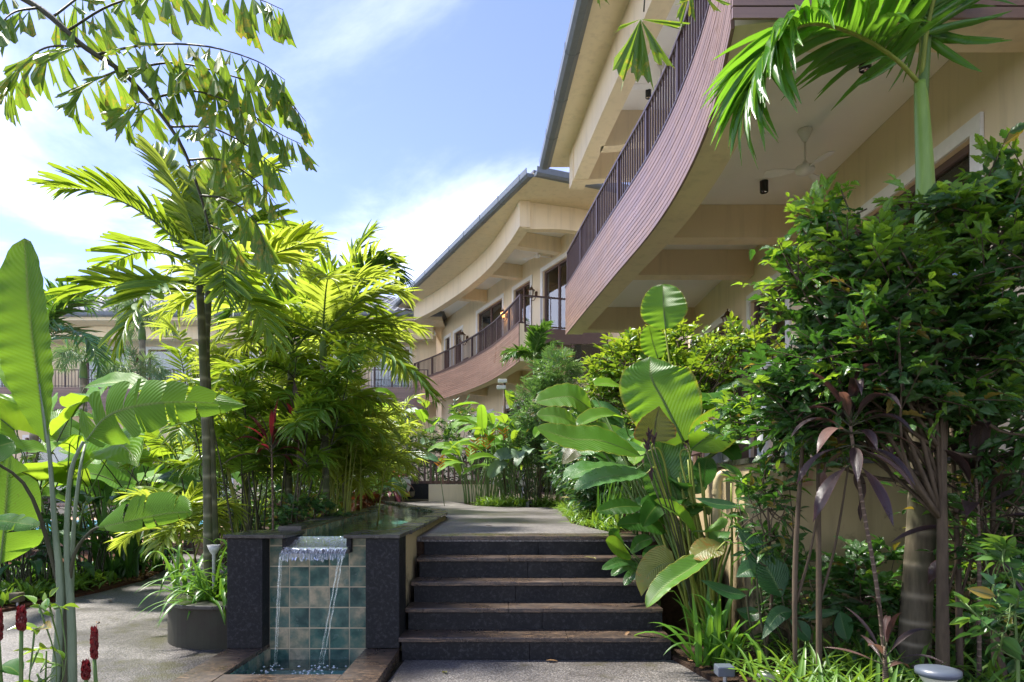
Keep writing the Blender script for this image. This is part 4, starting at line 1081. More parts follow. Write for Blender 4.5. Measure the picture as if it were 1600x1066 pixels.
fan(0.75, 20.2, 8.46, 0.40, 0.55, R(20), "white ceiling fan over the far upper balcony")
fan(-1.35, 24.4, 5.0, 0.22, 0.55, R(10), "white ceiling fan under the far balcony")
def downlight(x, y, zc, label):
    t = thing("downlight", label, "downlight", (x, y, zc), "black cylinder downlights")
    MB().lathe([(0, -0.001), (0.05, -0.001), (0.05, -0.135), (0.044, -0.14), (0.04, -0.135)], (x, y, zc), 18).build("housing", MT['blackm'], t, smooth=False)
    MB().lathe([(0.041, -0.128), (0, -0.122)], (x, y, zc), 18).build("lens", MT['glass'], t, smooth=True)
for px, py, zc, lb in ((1194, 283, 5.0, "black cylinder downlight below the fan on the near terrace ceiling"), (1352, 85, 5.0, "black downlight behind the hanging palm frond"),
                       (1007, 475, 5.0, "black downlight at the far end of the near terrace"), (1013, 141, UC - 0.05, "black downlight beside the near upper balcony fan")):
    d = F * (zc - CZ) / (757 - py); x = (px - 800) / F * d; downlight(x, d, zc, lb)
downlight(0.35, 19.4, 8.46, "black downlight on the far upper balcony ceiling")
# chairs glimpsed behind the far railing
for k, (s, b) in enumerate(((sB(25.2), 0.45), (sB(26.5), 0.5))):
    c = thing("balcony_chair", ["brown chair behind the far railing, nearer one", "brown chair behind the far railing, farther one"][k], "chair", frB(s, b, 5.25), "chairs on the far balcony")
    MB().boxf(frB, s - 0.24, s + 0.24, b - 0.22, b + 0.22, 5.67, 5.71).build("seat", MT['beamwood'], c)
    for i in range(4): MB().boxf(frB, s - 0.22 + i * 0.135, s - 0.18 + i * 0.135, b - 0.22, b - 0.19, 5.715, 6.12).build("slat", MT['beamwood'], c)
    MB().boxf(frB, s - 0.24, s + 0.24, b - 0.225, b - 0.185, 6.122, 6.18).build("top_bar", MT['beamwood'], c)
    for i in (-1, 1):
        for j in (-1, 1): MB().boxf(frB, s + i * 0.21 - 0.02, s + i * 0.21 + 0.02, b + j * 0.19 - 0.02, b + j * 0.19 + 0.02, 5.252, 5.668).build("leg", MT['beamwood'], c)

# ------------------------------------------------------------------ end of the upper path: urn, low walls, timber screen
ew = thing("low_garden_wall", "low cream wall with black stone panel at the end of the path", "wall", (-1.8, 19.2, 0.8))
MB().box(-2.32, -0.4, 19.0, 19.2, 0.78, 1.31).build("wall", MT['cream'], ew)
MB().box(-3.1, -2.322, 19.05, 19.2, 0.9, 1.33).build("stone_panel", MT['black'], ew)
MB().box(-3.1, -2.322, 18.98, 19.2, 0.78, 0.898).build("plinth", MT['rock'], ew)
MB().box(-3.18, -3.102, 18.98, 19.2, 0.78, 1.36).build("side_pier", MT['cream'], ew)
eb = thing("stone_edged_bed", "small raised bed with stone edging below the white urn", "flower bed", (-3.9, 18.9, 0.8))
MB().box(-4.7, -3.19, 18.5, 18.62, 0.7, 0.99).build("stone_edge", MT['rock'], eb)
MB().box(-4.68, -3.2, 18.62, 19.6, 0.7, 0.97).build("soil", MT['soil'], eb)
MB().box(-4.75, -4.62, 18.48, 19.6, 0.7, 1.45).build("pier", MT['cream'], eb)
u0 = P(628, 770, 18.9)
ur = thing("stone_urn", "mottled white stone urn on the raised bed", "urn", (u0[0], 18.9, 0.97))
MB().lathe([(0, 0.97), (0.12, 0.97), (0.17, 1.05), (0.245, 1.25), (0.25, 1.36), (0.20, 1.45), (0.15, 1.475)], (u0[0], 18.9, 0), 24).build("body", MT['urn'], ur, smooth=True)
MB().lathe([(0.15, 1.476), (0.185, 1.485), (0.185, 1.505), (0.14, 1.505), (0.13, 1.46)], (u0[0], 18.9, 0), 24).build("rim", MT['urn'], ur, smooth=True)
for k, (px, m, lb) in enumerate(((638, 'yellowpot', "small yellow glazed pot right of the urn"), (643.5, 'rock', "small grey pot beside the yellow pot"))):
    q = P(px, 772, 18.75); z = 0.97
    t = thing("small_pot", lb, "pot", (q[0], 18.75, z))
    MB().lathe([(0, z), (0.055, z), (0.085, z + 0.06), (0.075, z + 0.12)], (q[0], 18.75, 0), 16).build("body", MT[m], t, smooth=True)
    MB().lathe([(0.075, z + 0.12), (0.085, z + 0.125), (0.085, z + 0.14), (0.06, z + 0.14), (0.06, z + 0.1)], (q[0], 18.75, 0), 16).build("rim", MT[m], t, smooth=True)
sc = thing("timber_screen", "dark red-brown timber slat screen behind the low wall", "screen", (-2.1, 19.6, 0.8))
for i in range(14):
    x = -3.0 + i * 0.17
    MB().box(x - 0.028, x + 0.028, 19.45, 19.50, 0.80, 2.05 if x > -2.2 else 1.98).build("slat", MT['beamwood'], sc)
for z in (1.32, 1.9): MB().box(-3.08, -0.7, 19.505, 19.55, z, z + 0.09).build("rail", MT['beamwood'], sc)
# lamp post with flood lights, leaning garden spike lamp, pale stone block
q = P(788, 600, 16.3)
lpz = thing("flood_light_post", "slim brown post with white flood lights among the heliconias", "lamp post", (q[0], q[1], 0.8))
MB().tube([(q[0], q[1], 0.8), (q[0], q[1], q[2] + 0.02)], 0.035, 10).build("post", MT['bark'], lpz, smooth=True)
for s, z in ((-0.03, 0.06), (-0.06, -0.09)):
    MB().box(q[0] - 0.12 + s, q[0] + 0.10 + s, q[1] - 0.10, q[1] - 0.02, q[2] + z - 0.045, q[2] + z + 0.045).build("flood_light", MT['lampw'], lpz, bevel=0.012)
a, b = P(814, 793, 14.7), P(817, 757, 14.7)
sl_ = thing("garden_spike_lamp", "thin leaning garden lamp with pale head beside the path", "garden lamp", (a[0], a[1], 0.8))
a[2] = 0.8
MB().tube([a, b], 0.014, 8).build("pole", MT['metal'], sl_, smooth=True)
MB().tube([b + np.array([-0.07, 0, 0.05]), b + np.array([0.0, 0, 0.015]), b + np.array([0.05, 0, -0.03])], [0.075, 0.06, 0.02], 12).build("head", MT['lampw'], sl_, smooth=True)
q = P(826, 783, 14.6)
tag(MB().box(q[0] - 0.06, q[0] + 0.07, 14.55, 14.7, 0.79, 0.95).build("stone_block", MT['urn'], None, bevel=0.02), "small pale stone block in the grass beside the leaning lamp", "stone")
# terracotta pot on the pool deck
q = P(262, 845, 15.8)
tp = thing("terracotta_pot", "large terracotta pot on the pool deck behind the palms", "pot", (q[0], 15.8, 0.06))
MB().lathe([(0, 0.06), (0.2, 0.06), (0.31, 0.5), (0.33, 0.5), (0.335, 0.58), (0.29, 0.58), (0.27, 0.45), (0, 0.45)], (q[0], 15.8, 0), 24).build("body", MT['terra'], tp, smooth=False)
# garden lights in the foreground
def path_lamp(px, py, d, label, s=1.0):
    q = P(px, py, d); t = thing("path_lamp", label, "garden lamp", (q[0], q[1], 0.03))
    MB().lathe([(0, 0.03), (0.03 * s, 0.03), (0.035 * s, q[2] - 0.10 * s), (0.085 * s, q[2] - 0.02 * s)], (q[0], q[1], 0), 18).build("body", MT['lampw'], t, smooth=True)
    MB().lathe([(0.086 * s, q[2] - 0.02 * s), (0.10 * s, q[2] - 0.012 * s), (0.10 * s, q[2] + 0.012 * s), (0.06 * s, q[2] + 0.022 * s), (0, q[2] + 0.024 * s)], (q[0], q[1], 0), 22).build("cap", MT['lampg'], t, smooth=True)
path_lamp(1466, 1050, 3.3, "round path lamp with blue-grey cap before the palm trunk")
q = P(1133, 1047, 4.4); gl = thing("ground_spot_light", "small grey box spotlight lying in the grass by the steps", "spotlight", (q[0], q[1], 0.035))
MB().box(q[0] - 0.06, q[0] + 0.05, q[1] - 0.05, q[1] + 0.05, 0.08, 0.145).build("housing", MT['lampg'], gl, bevel=0.008)
MB().tube([(q[0], q[1], 0.035), (q[0], q[1], 0.092)], 0.014, 8).build("spike", MT['metal'], gl)
q = P(1205, 1062, 4.3); gl = thing("ground_spot_light", "pale slab-shaped spotlight in the grass near the frame edge", "spotlight", (q[0], q[1], 0.035))
MB().box(q[0] - 0.07, q[0] + 0.07, q[1] - 0.04, q[1] + 0.06, 0.085, 0.125).build("housing", MT['lampw'], gl, bevel=0.008)
MB().tube([(q[0], q[1], 0.03), (q[0], q[1], 0.087)], 0.014, 8).build("spike", MT['metal'], gl)
q = P(27, 948, 7.2); gl = thing("ground_spot_light", "small brown stone block at the edge of the left path", "spotlight", (q[0], q[1], 0.03))  # a brownish stone block, built with the same parts as the spotlights
MB().box(q[0] - 0.06, q[0] + 0.05, q[1] - 0.05, q[1] + 0.05, 0.07, 0.17).build("housing", MT['rock'], gl, bevel=0.012)
MB().tube([(q[0], q[1], 0.03), (q[0], q[1], 0.072)], 0.014, 8).build("spike", MT['metal'], gl)
q = P(334, 858, 5.95); gl = thing("cup_lamp", "pale cup-shaped lamp fixed beside the palm stem in the planter", "garden lamp", (q[0], 5.95, 0.30))
MB().lathe([(0.012, 0.30), (0.014, q[2] - 0.05), (0.036, q[2] - 0.02), (0.056, q[2] + 0.035), (0.05, q[2] + 0.035), (0.0, q[2])], (q[0], 5.95, 0), 16).build("cup", MT['urn'], gl, smooth=True)
# ================================================================== FOLIAGE TOOLS
def tmpl(prof, fold=0.12, droop=0.25, nx=1, lob=0.0, nlob=5, twist=0.0, curl=0.0):
    """leaf template, unit length along +y; prof = half widths relative to length"""
    n = len(prof); V = []; UV = []; Fc = []
    m = 2 * nx + 1
    for i, w in enumerate(prof):
        y = i / (n - 1); 
        ww = w * (1 + lob * math.sin(y * nlob * 2 * math.pi))
        for j in range(-nx, nx + 1):
            u = j / nx; x = u * ww
            z = fold * abs(x) * 2 - droop * y * y - curl * u * u * ww * 2 + twist * u * ww * y
            yy = y * (1 - 0.25 * droop * droop * y) + (0.06 * lob * abs(u) * math.cos(y * nlob * 6.28))
            V.append((x, yy, z)); UV.append((0.5 + u / 2, y))
        if i:
            for j in range(m - 1):
                a = (i - 1) * m + j; Fc.append((a, a + 1, a + m + 1, a + m))
    return np.array(V), np.array(Fc), np.array(UV)

T_LEAFLET = [tmpl([0.02, 0.055, 0.06, 0.052, 0.034, 0.004], 0.45, d_) for d_ in (0.05, 0.18, 0.35, 0.6)]
T_BROADLET = [tmpl([0.03, 0.09, 0.11, 0.115, 0.10, 0.06], 0.35, d_) for d_ in (0.1, 0.25, 0.45)]
T_OVATE = [tmpl([0.02, 0.17, 0.235, 0.21, 0.12, 0.0], 0.25, d_) for d_ in (0.1, 0.3)]
T_WAVY = [tmpl([0.02, 0.13, 0.20, 0.17, 0.25, 0.19, 0.22, 0.14, 0.12, 0.05, 0.0], 0.3, d_, 1, 0.12, 2.5, tw) for d_, tw in ((0.1, 0.1), (0.25, -0.2), (0.4, 0.25))]
T_NARROW = [tmpl([0.01, 0.055, 0.065, 0.05, 0.0], 0.2, d_) for d_ in (0.05, 0.25)]
T_LANCE = [tmpl([0.015, 0.10, 0.14, 0.13, 0.08, 0.0], 0.25, d_) for d_ in (0.1, 0.35, 0.6)]
T_BLADE = [tmpl([0.03, 0.032, 0.03, 0.022, 0.002], 0.4, d_) for d_ in (0.2, 0.5, 0.9)]
def fish_t(seed):
    r_ = random.Random(seed)
    nb = 7; V = [(0, 0, 0)]; UV = [(0.5, 0)]; Fc = []
    for i in range(nb):
        u = i / (nb - 1) - 0.5
        V.append((u * 0.22, 0.45, 0.02 * math.cos(u * 9))); UV.append((u + 0.5, 0.45))
    for i in range(nb):
        u = i / (nb - 1) - 0.5
        L = 0.78 + 0.22 * (0.5 - u) + r_.uniform(-0.10, 0.10) + (0.12 if i == 0 else 0)
        V.append((u * 0.46 + r_.uniform(-0.02, 0.02), L, -0.04 + 0.03 * math.cos(u * 11 + seed))); UV.append((u + 0.5, 1))
    for i in range(nb - 1):
        Fc.append((0, 1 + i, 2 + i, 2 + i)); 
        Fc.append((1 + i, 2 + i, 9 + i, 8 + i))
    tri = [(f[0], f[1], f[2]) for f in Fc if f[2] == f[3]]; quad = [f for f in Fc if f[2] != f[3]]
    # split quads to triangles so the mesh is uniform
    tri += [(a, b, c) for a, b, c, d in quad] + [(a, c, d) for a, b, c, d in quad]
    return np.array(V), np.array(tri), np.array(UV)
T_FISH = [fish_t(s) for s in range(6)]

def frames(along, normal):
    along = nrm(along); side = nrm(np.cross(along, normal)); nn = np.cross(side, along)
    return side, along, nn
def scatter(mb, T, pos, along, normal, L, W=None, r=None, m=0):
    """many copies of a leaf template into one mesh"""
    V, Fc, uv = T; n = len(pos)
    if n == 0: return
    L = np.broadcast_to(L, n)[:, None, None]; W = L if W is None else np.broadcast_to(W, n)[:, None, None]
    s, a, nn = frames(np.asarray(along, float), np.asarray(normal, float))
    X = np.asarray(pos)[:, None, :] + V[None, :, 0, None] * W * s[:, None, :] + V[None, :, 1, None] * L * a[:, None, :] + V[None, :, 2, None] * L * nn[:, None, :]
    k = len(V)
    FF = (Fc[None] + (np.arange(n) * k)[:, None, None]).reshape(-1, Fc.shape[1])
    r = rng.random(n) if r is None else np.broadcast_to(r, n)
    mb.V.append(X.reshape(-1, 3)); mb.UV.append(np.tile(uv, (n, 1))); mb.Rn.append(np.repeat(r, k))
    mb.F.append(FF + mb.n); mb.M.append(m); mb.n += n * k

def blade_mesh(path, width, normal, prof, nx=4, fold=0.15, curl=0.0, ripple=0.0, tears=0, tear_sd=1, n=26, tilt=(1.0, 1.0), base_lobe=0.0):
    """one large leaf: midrib along path, flat side towards `normal`. tears > 0 splits the margins into strips."""
    path = smooth_curve(path, n)
    t = nrm(np.gradient(path, axis=0)); normal = np.asarray(normal, float)
    w = np.interp(np.linspace(0, 1, n), np.linspace(0, 1, len(prof)), prof) * width * 0.5
    rr = random.Random(tear_sd); mb = MB()
    side = nrm(np.cross(t, normal)); nn = nrm(np.cross(side, t))
    if not tears:
        V = []; UV = []
        for i in range(n):
            for j in range(-nx, nx + 1):
                u = j / nx
                x = u * w[i] * (tilt[0] if u < 0 else tilt[1])
                z = fold * abs(x) - curl * (u * u) * w[i] + ripple * w[i] * math.sin(i * 1.7 + (2 if u > 0 else 0)) * u * u + 0.25 * ripple * w[i] * math.sin(i * 0.6 + tear_sd)
                back = -base_lobe * width * abs(u) ** 1.5 * (1 - i / (n - 1)) ** 3
                V.append(path[i] + side[i] * x + nn[i] * z + t[i] * back); UV.append((0.5 + u / 2, i / (n - 1)))
        m = 2 * nx + 1
        Fq = [(i * m + j, i * m + j + 1, (i + 1) * m + j + 1, (i + 1) * m + j) for i in range(n - 1) for j in range(2 * nx)]
        mb.add(V, Fq, UV)
    else:
        for sgn in (-1, 1):
            cuts = sorted({0, n - 1} | {rr.randint(2, n - 3) for _ in range(tears)})
            for a, b in zip(cuts[:-1], cuts[1:]):
                if b <= a: continue
                dr = rr.uniform(0, 0.45); sw = rr.uniform(-0.15, 0.15); V = []; UV = []
                k = b - a + 1
                for i in range(a, b + 1):
                    f = (i - a) / max(1, k - 1) - 0.5
                    for j in range(nx + 1):
                        u = j / nx; ww = w[i] * (tilt[0] if sgn < 0 else tilt[1])
                        sq = 1 - 0.10 * u
                        ic = a + (i - a - (k - 1) / 2) * sq + (k - 1) / 2
                        i0 = int(min(max(ic, 0), n - 2)); fr_ = ic - i0
                        c = path[i0] * (1 - fr_) + path[i0 + 1] * fr_
                        x = sgn * u * ww; z = fold * abs(x) - dr * u * u * ww - curl * u * u * ww
                        endr = (abs(2 * f) ** 4) * 0.10 * ww * u
                        V.append(c + side[i] * (x - sgn * endr) + nn[i] * z + t[i] * (ww * u * (0.22 + sw))); UV.append((0.5 + sgn * u / 2, i / (n - 1)))
                Fq = [(i * (nx + 1) + j, i * (nx + 1) + j + 1, (i + 1) * (nx + 1) + j + 1, (i + 1) * (nx + 1) + j) for i in range(k - 1) for j in range(nx)]
                mb.add(V, Fq, UV)
    # midrib on the underside
    mb.tube(path[:-1] - nn[:-1] * 0.004, [width * 0.022, width * 0.014, width * 0.004], 5, m=1)
    return mb

def round_tip(w0, peak, p, n=24):
    return [(w0 + (1 - w0) * math.sin(math.pi / 2 * f / peak) ** 0.85) if f < peak else (max(0.0, 1 - ((f - peak) / (1 - peak)) ** p)) ** 0.55 for f in np.linspace(0, 1, n)]
PADDLE = round_tip(0.08, 0.42, 2.0)
HEART = [0.55, 0.95, 1.0, 0.96, 0.86, 0.72, 0.55, 0.36, 0.17, 0.0]
LANCE = [0.06, 0.45, 0.78, 0.95, 1.0, 0.94, 0.80, 0.58, 0.30, 0.0]
OVAL = round_tip(0.30, 0.40, 2.1)
STRAP = [0.75, 0.95, 1.0, 1.0, 0.98, 0.92, 0.82, 0.66, 0.40, 0.0]
def leaf(parent, path, width, normal, mat, stem='stemg', prof=PADDLE, name="leaf", **kw):
    return blade_mesh(path, width, normal, prof, **kw).build(name, [MT[mat], MT[stem]], parent, smooth=True)
def pleaf(parent, pts, wpx, normal, mat, **kw):
    """leaf from photograph pixels [(px, py, depth)]"""
    pp = [P(*q) for q in pts]; d = np.mean([q[2] for q in pts])
    return leaf(parent, pp, wpx * d / F, normal, mat, **kw)
def stem(parent, pts, rad, mat='stemg', name="stem", n=8, k=14):
    return MB().tube(smooth_curve(pts, k), rad, n).build(name, MT[mat], parent, smooth=True)

def frond_arrays(path, nl, ll, ang=(68, 28), lift=18, start=0.12, roll=None, sd=0, droopy=0.0, env=None, plumose=0.0):
    """leaflet positions and directions along a rachis"""
    r_ = np.random.default_rng(sd); path = np.asarray(path)
    tt = np.linspace(0, 1, len(path)); tg = nrm(np.gradient(path, axis=0))
    out = []
    for k in range(nl):
        f = start + (1 - start) * (k + 0.5) / nl
        p = np.array([np.interp(f, tt, path[:, c]) for c in range(3)]); t = nrm(np.array([np.interp(f, tt, tg[:, c]) for c in range(3)]))
        upv = np.array([0, 0, 1.0]) if roll is None else np.asarray(roll, float)
        s = np.cross(t, upv)
        if np.linalg.norm(s) < 0.12: s = np.cross(t, np.array([0.3, 1, 0.1]))
        s = nrm(s); u = np.cross(s, t)
        a = R(ang[0] + (ang[1] - ang[0]) * (k / max(1, nl - 1)) + r_.normal(0, 4))
        e = (math.sin(math.pi * (0.12 + 0.80 * (k / max(1, nl - 1))) ) ** 0.55) if env is None else env(k / max(1, nl - 1))
        for sg in (-1, 1):
            lf = R(lift + r_.normal(0, 5 + 40 * plumose))
            d = t * math.cos(a) + (s * sg * math.cos(lf) + u * math.sin(lf)) * math.sin(a) - np.array([0, 0, droopy * (0.5 + r_.random())])
            out.append((p, nrm(d), nrm(u + r_.normal(0, 0.15, 3)), ll * e * r_.uniform(0.88, 1.08)))
    return out

def palm_frond(parent, path, nl, ll, lw=1.0, mat='palm', rmat='stemg', rr=0.012, split=False, T=None, sd=0, name="frond", **kw):
    """frond = rachis with leaflets; split makes every leaflet its own sub-part"""
    path = smooth_curve(path, 26); arr = frond_arrays(path, nl, ll, sd=sd, **kw); T = T or T_LEAFLET
    r_ = random.Random(sd)
    pos = np.array([a[0] for a in arr]); al = np.array([a[1] for a in arr]); no = np.array([a[2] for a in arr]); Ls = np.array([a[3] for a in arr])
    ti = np.array([r_.randrange(len(T)) for _ in arr])
    if split:
        mb = MB().tube(path, [rr, rr * 0.7, rr * 0.2], 6, m=1)
        fr = mb.build(name, [MT[mat], MT[rmat]], parent, smooth=True)
        for i in range(len(arr)):
            q = MB(); scatter(q, T[ti[i]], pos[i:i + 1], al[i:i + 1], no[i:i + 1], Ls[i], Ls[i] * lw)
            q.build("leaflet", MT[mat], fr, smooth=True)
        return fr
    mb = MB()
    base = rng.uniform(0, 0.6)
    for k in range(len(T)):
        s_ = ti == k
        if s_.any(): scatter(mb, T[k], pos[s_], al[s_], no[s_], Ls[s_], Ls[s_] * lw, base + rng.random(s_.sum()) * 0.4)
    mb.tube(path, [rr, rr * 0.7, rr * 0.2], 6, m=1)
    return mb.build(name, [MT[mat], MT[rmat]], parent, smooth=True)

def arch(base, az, el, L, droop, n=9):
    """arching frond path: azimuth (0 = +y, clockwise), start elevation, length, droop"""
    p = np.array(base, float); out = [p.copy()]
    d = np.array([math.sin(az) * math.cos(el), math.cos(az) * math.cos(el), math.sin(el)])
    for i in range(n):
        t = (i + 1) / n
        dd = nrm(d + np.array([0, 0, -droop * t ** 1.4]))
        p = p + dd * L / n; out.append(p.copy())
    return out

def feather_palm(name, label, base, crown, nf, L, ll, trunk_r, mat='palm', tmat='ptrunk', heroes=(), sd=1, nl=26, lw=1.0, el=(15, 75), droop=(0.6, 1.4), az=None, shaft=0.35, T=None, group=None, lift=18, lean=None, split=False, plum=0.0, extra_trunks=()):
    r_ = random.Random(sd); base = np.array(base, float); crown = np.array(crown, float)
    t = thing(name, label, "palm", base, group)
    mid = (base + crown) / 2 + np.array([r_.uniform(-.05, .05), r_.uniform(-.05, .05), 0]) if lean is None else np.array(lean)
    tp = smooth_curve([base, mid, crown], 20)
    MB().tube(tp, [trunk_r * 1.25, trunk_r, trunk_r, trunk_r * 0.9], 12).build("trunk", MT[tmat], t, smooth=True)
    for et in extra_trunks: MB().tube(smooth_curve(et, 16), [trunk_r, trunk_r * 0.85], 12).build("trunk", MT[tmat], t, smooth=True)
    if shaft:
        u = nrm(tp[-1] - tp[-3])
        MB().tube([crown - u * 0.02, crown + u * shaft * 0.5, crown + u * shaft], [trunk_r * 1.12, trunk_r * 1.0, trunk_r * 0.5], 12).build("crownshaft", MT['stemg'], t, smooth=True)
        c = crown + u * shaft * 0.85
    else: c = crown
    for i, h in enumerate(heroes):
        palm_frond(t, h[0], h[1] if len(h) > 1 else nl, h[2] if len(h) > 2 else ll, h[4] if len(h) > 4 else lw, h[3] if len(h) > 3 else mat, sd=sd * 31 + i, T=T, lift=lift, split=split, plumose=plum)
    for i in range(nf):
        a = (i / nf * 2 * math.pi + r_.uniform(-.35, .35)) if az is None else R(r_.uniform(*az))
        e = R(r_.uniform(*el))
        palm_frond(t, arch(c, a, e, L * r_.uniform(.8, 1.1), r_.uniform(*droop)), nl, ll, lw, mat, sd=sd * 57 + i, T=T, lift=lift, plumose=plum)
    return t

def cane_clump(name, label, base, nst, H, L, ll, mat='palmy', sd=1, spread=0.4, nl=16, nfr=5, lw=1.0, stm='stemy', group=None, T=None, sr=0.012, lean=0.35):
    """clumping palm: many thin canes, each with a few fronds at several heights"""
    r_ = random.Random(sd); base = np.array(base, float); t = thing(name, label, "palm", base, group)
    for s in range(nst):
        a = r_.uniform(0, 6.283); rr = spread * math.sqrt(r_.random())
        b = base + np.array([math.cos(a) * rr, math.sin(a) * rr, -0.02]); h = H * r_.uniform(0.55, 1.05)
        tip = b + np.array([math.cos(a) * lean * h * r_.random(), math.sin(a) * lean * h * r_.random(), h])
        cp = smooth_curve([b, (b + tip) / 2 + np.array([0, 0, 0.05 * h]), tip], 10)
        MB().tube(cp, [sr, sr * 0.8, sr * 0.5], 6).build("cane", MT[stm], t, smooth=True)
        for i in range(nfr):
            f = 1 - 0.42 * (i / nfr) * r_.random()
            p = cp[int(f * 9)]
            palm_frond(t, arch(p, r_.uniform(0, 6.283), R(r_.uniform(20, 75)), L * r_.uniform(.7, 1.1), r_.uniform(.7, 1.7)), nl, ll, lw, mat, stm, 0.006, sd=sd * 100 + s * 10 + i, T=T, lift=15)
    return t

def leaf_clump(name, label, cat, base, n, H, L, W, mats, sd=1, spread=0.25, prof=PADDLE, out=(0.25, 0.8), droop=(0.4, 1.2), stm='stemg', group=None, el=(10, 60), az=(0, 360), sr=0.010, face=0.0, nx=3, ripple=0.06, lobe=0.0, nseg=14, tears=0, hmin=0.45):
    """clump of large leaves on petioles; every leaf and petiole its own part"""
    r_ = random.Random(sd); base = np.array(base, float); t = thing(name, label, cat, base, group)
    for i in range(n):
        a = R(r_.uniform(*az)); rr = spread * math.sqrt(r_.random()); h = H * r_.uniform(hmin, 1.0)
        dirv = np.array([math.sin(a), math.cos(a), 0]); b = base + dirv * rr * 0.5 + np.array([r_.uniform(-.05, .05), r_.uniform(-.05, .05), -0.03])
        o = r_.uniform(*out) * h * 0.6
        top = b + dirv * o + np.array([0, 0, h])
        stem(t, [b, b + dirv * o * 0.3 + np.array([0, 0, h * 0.55]), top], [sr * 1.3, sr, sr * 0.6], stm, "petiole", 6, 9)
        lp_ = arch(top, a + r_.uniform(-.4, .4), R(r_.uniform(*el)), L * r_.uniform(.7, 1.1), r_.uniform(*droop), 5)
        no = nrm(np.array([0, -face, 1.0]) + np.array([r_.uniform(-.3, .3), r_.uniform(-.3, .3), 0]) - dirv * 0.25)
        leaf(t, lp_, W * r_.uniform(.75, 1.1), no, r_.choice(mats), stm, prof, nx=nx, fold=r_.uniform(0.1, 0.45), ripple=ripple, n=nseg, tear_sd=sd * 99 + i, base_lobe=lobe, tears=tears)
    return t

def strap_clump(name, label, base, n, L, W, mat='strap', sd=1, el=(35, 85), droop=(0.7, 2.0), az=(0, 360), cat="plant", group=None, nx=1, nseg=12, spread=0.06):
    r_ = random.Random(sd); base = np.array(base, float); t = thing(name, label, cat, base, group)
    for i in range(n):
        a = R(r_.uniform(*az)); b = base + np.array([r_.uniform(-1, 1) * spread, r_.uniform(-1, 1) * spread, -0.02])
        lp_ = arch(b, a, R(r_.uniform(*el)), L * r_.uniform(.6, 1.1), r_.uniform(*droop), 7)
        mb = blade_mesh(lp_, W * r_.uniform(.8, 1.15), nrm(np.array([-math.sin(a) * .6, -math.cos(a) * .6, 1])), STRAP, nx=nx, fold=0.3, n=nseg)
        mb.build("leaf", [MT[mat], MT[mat]], t, smooth=True)
    return t

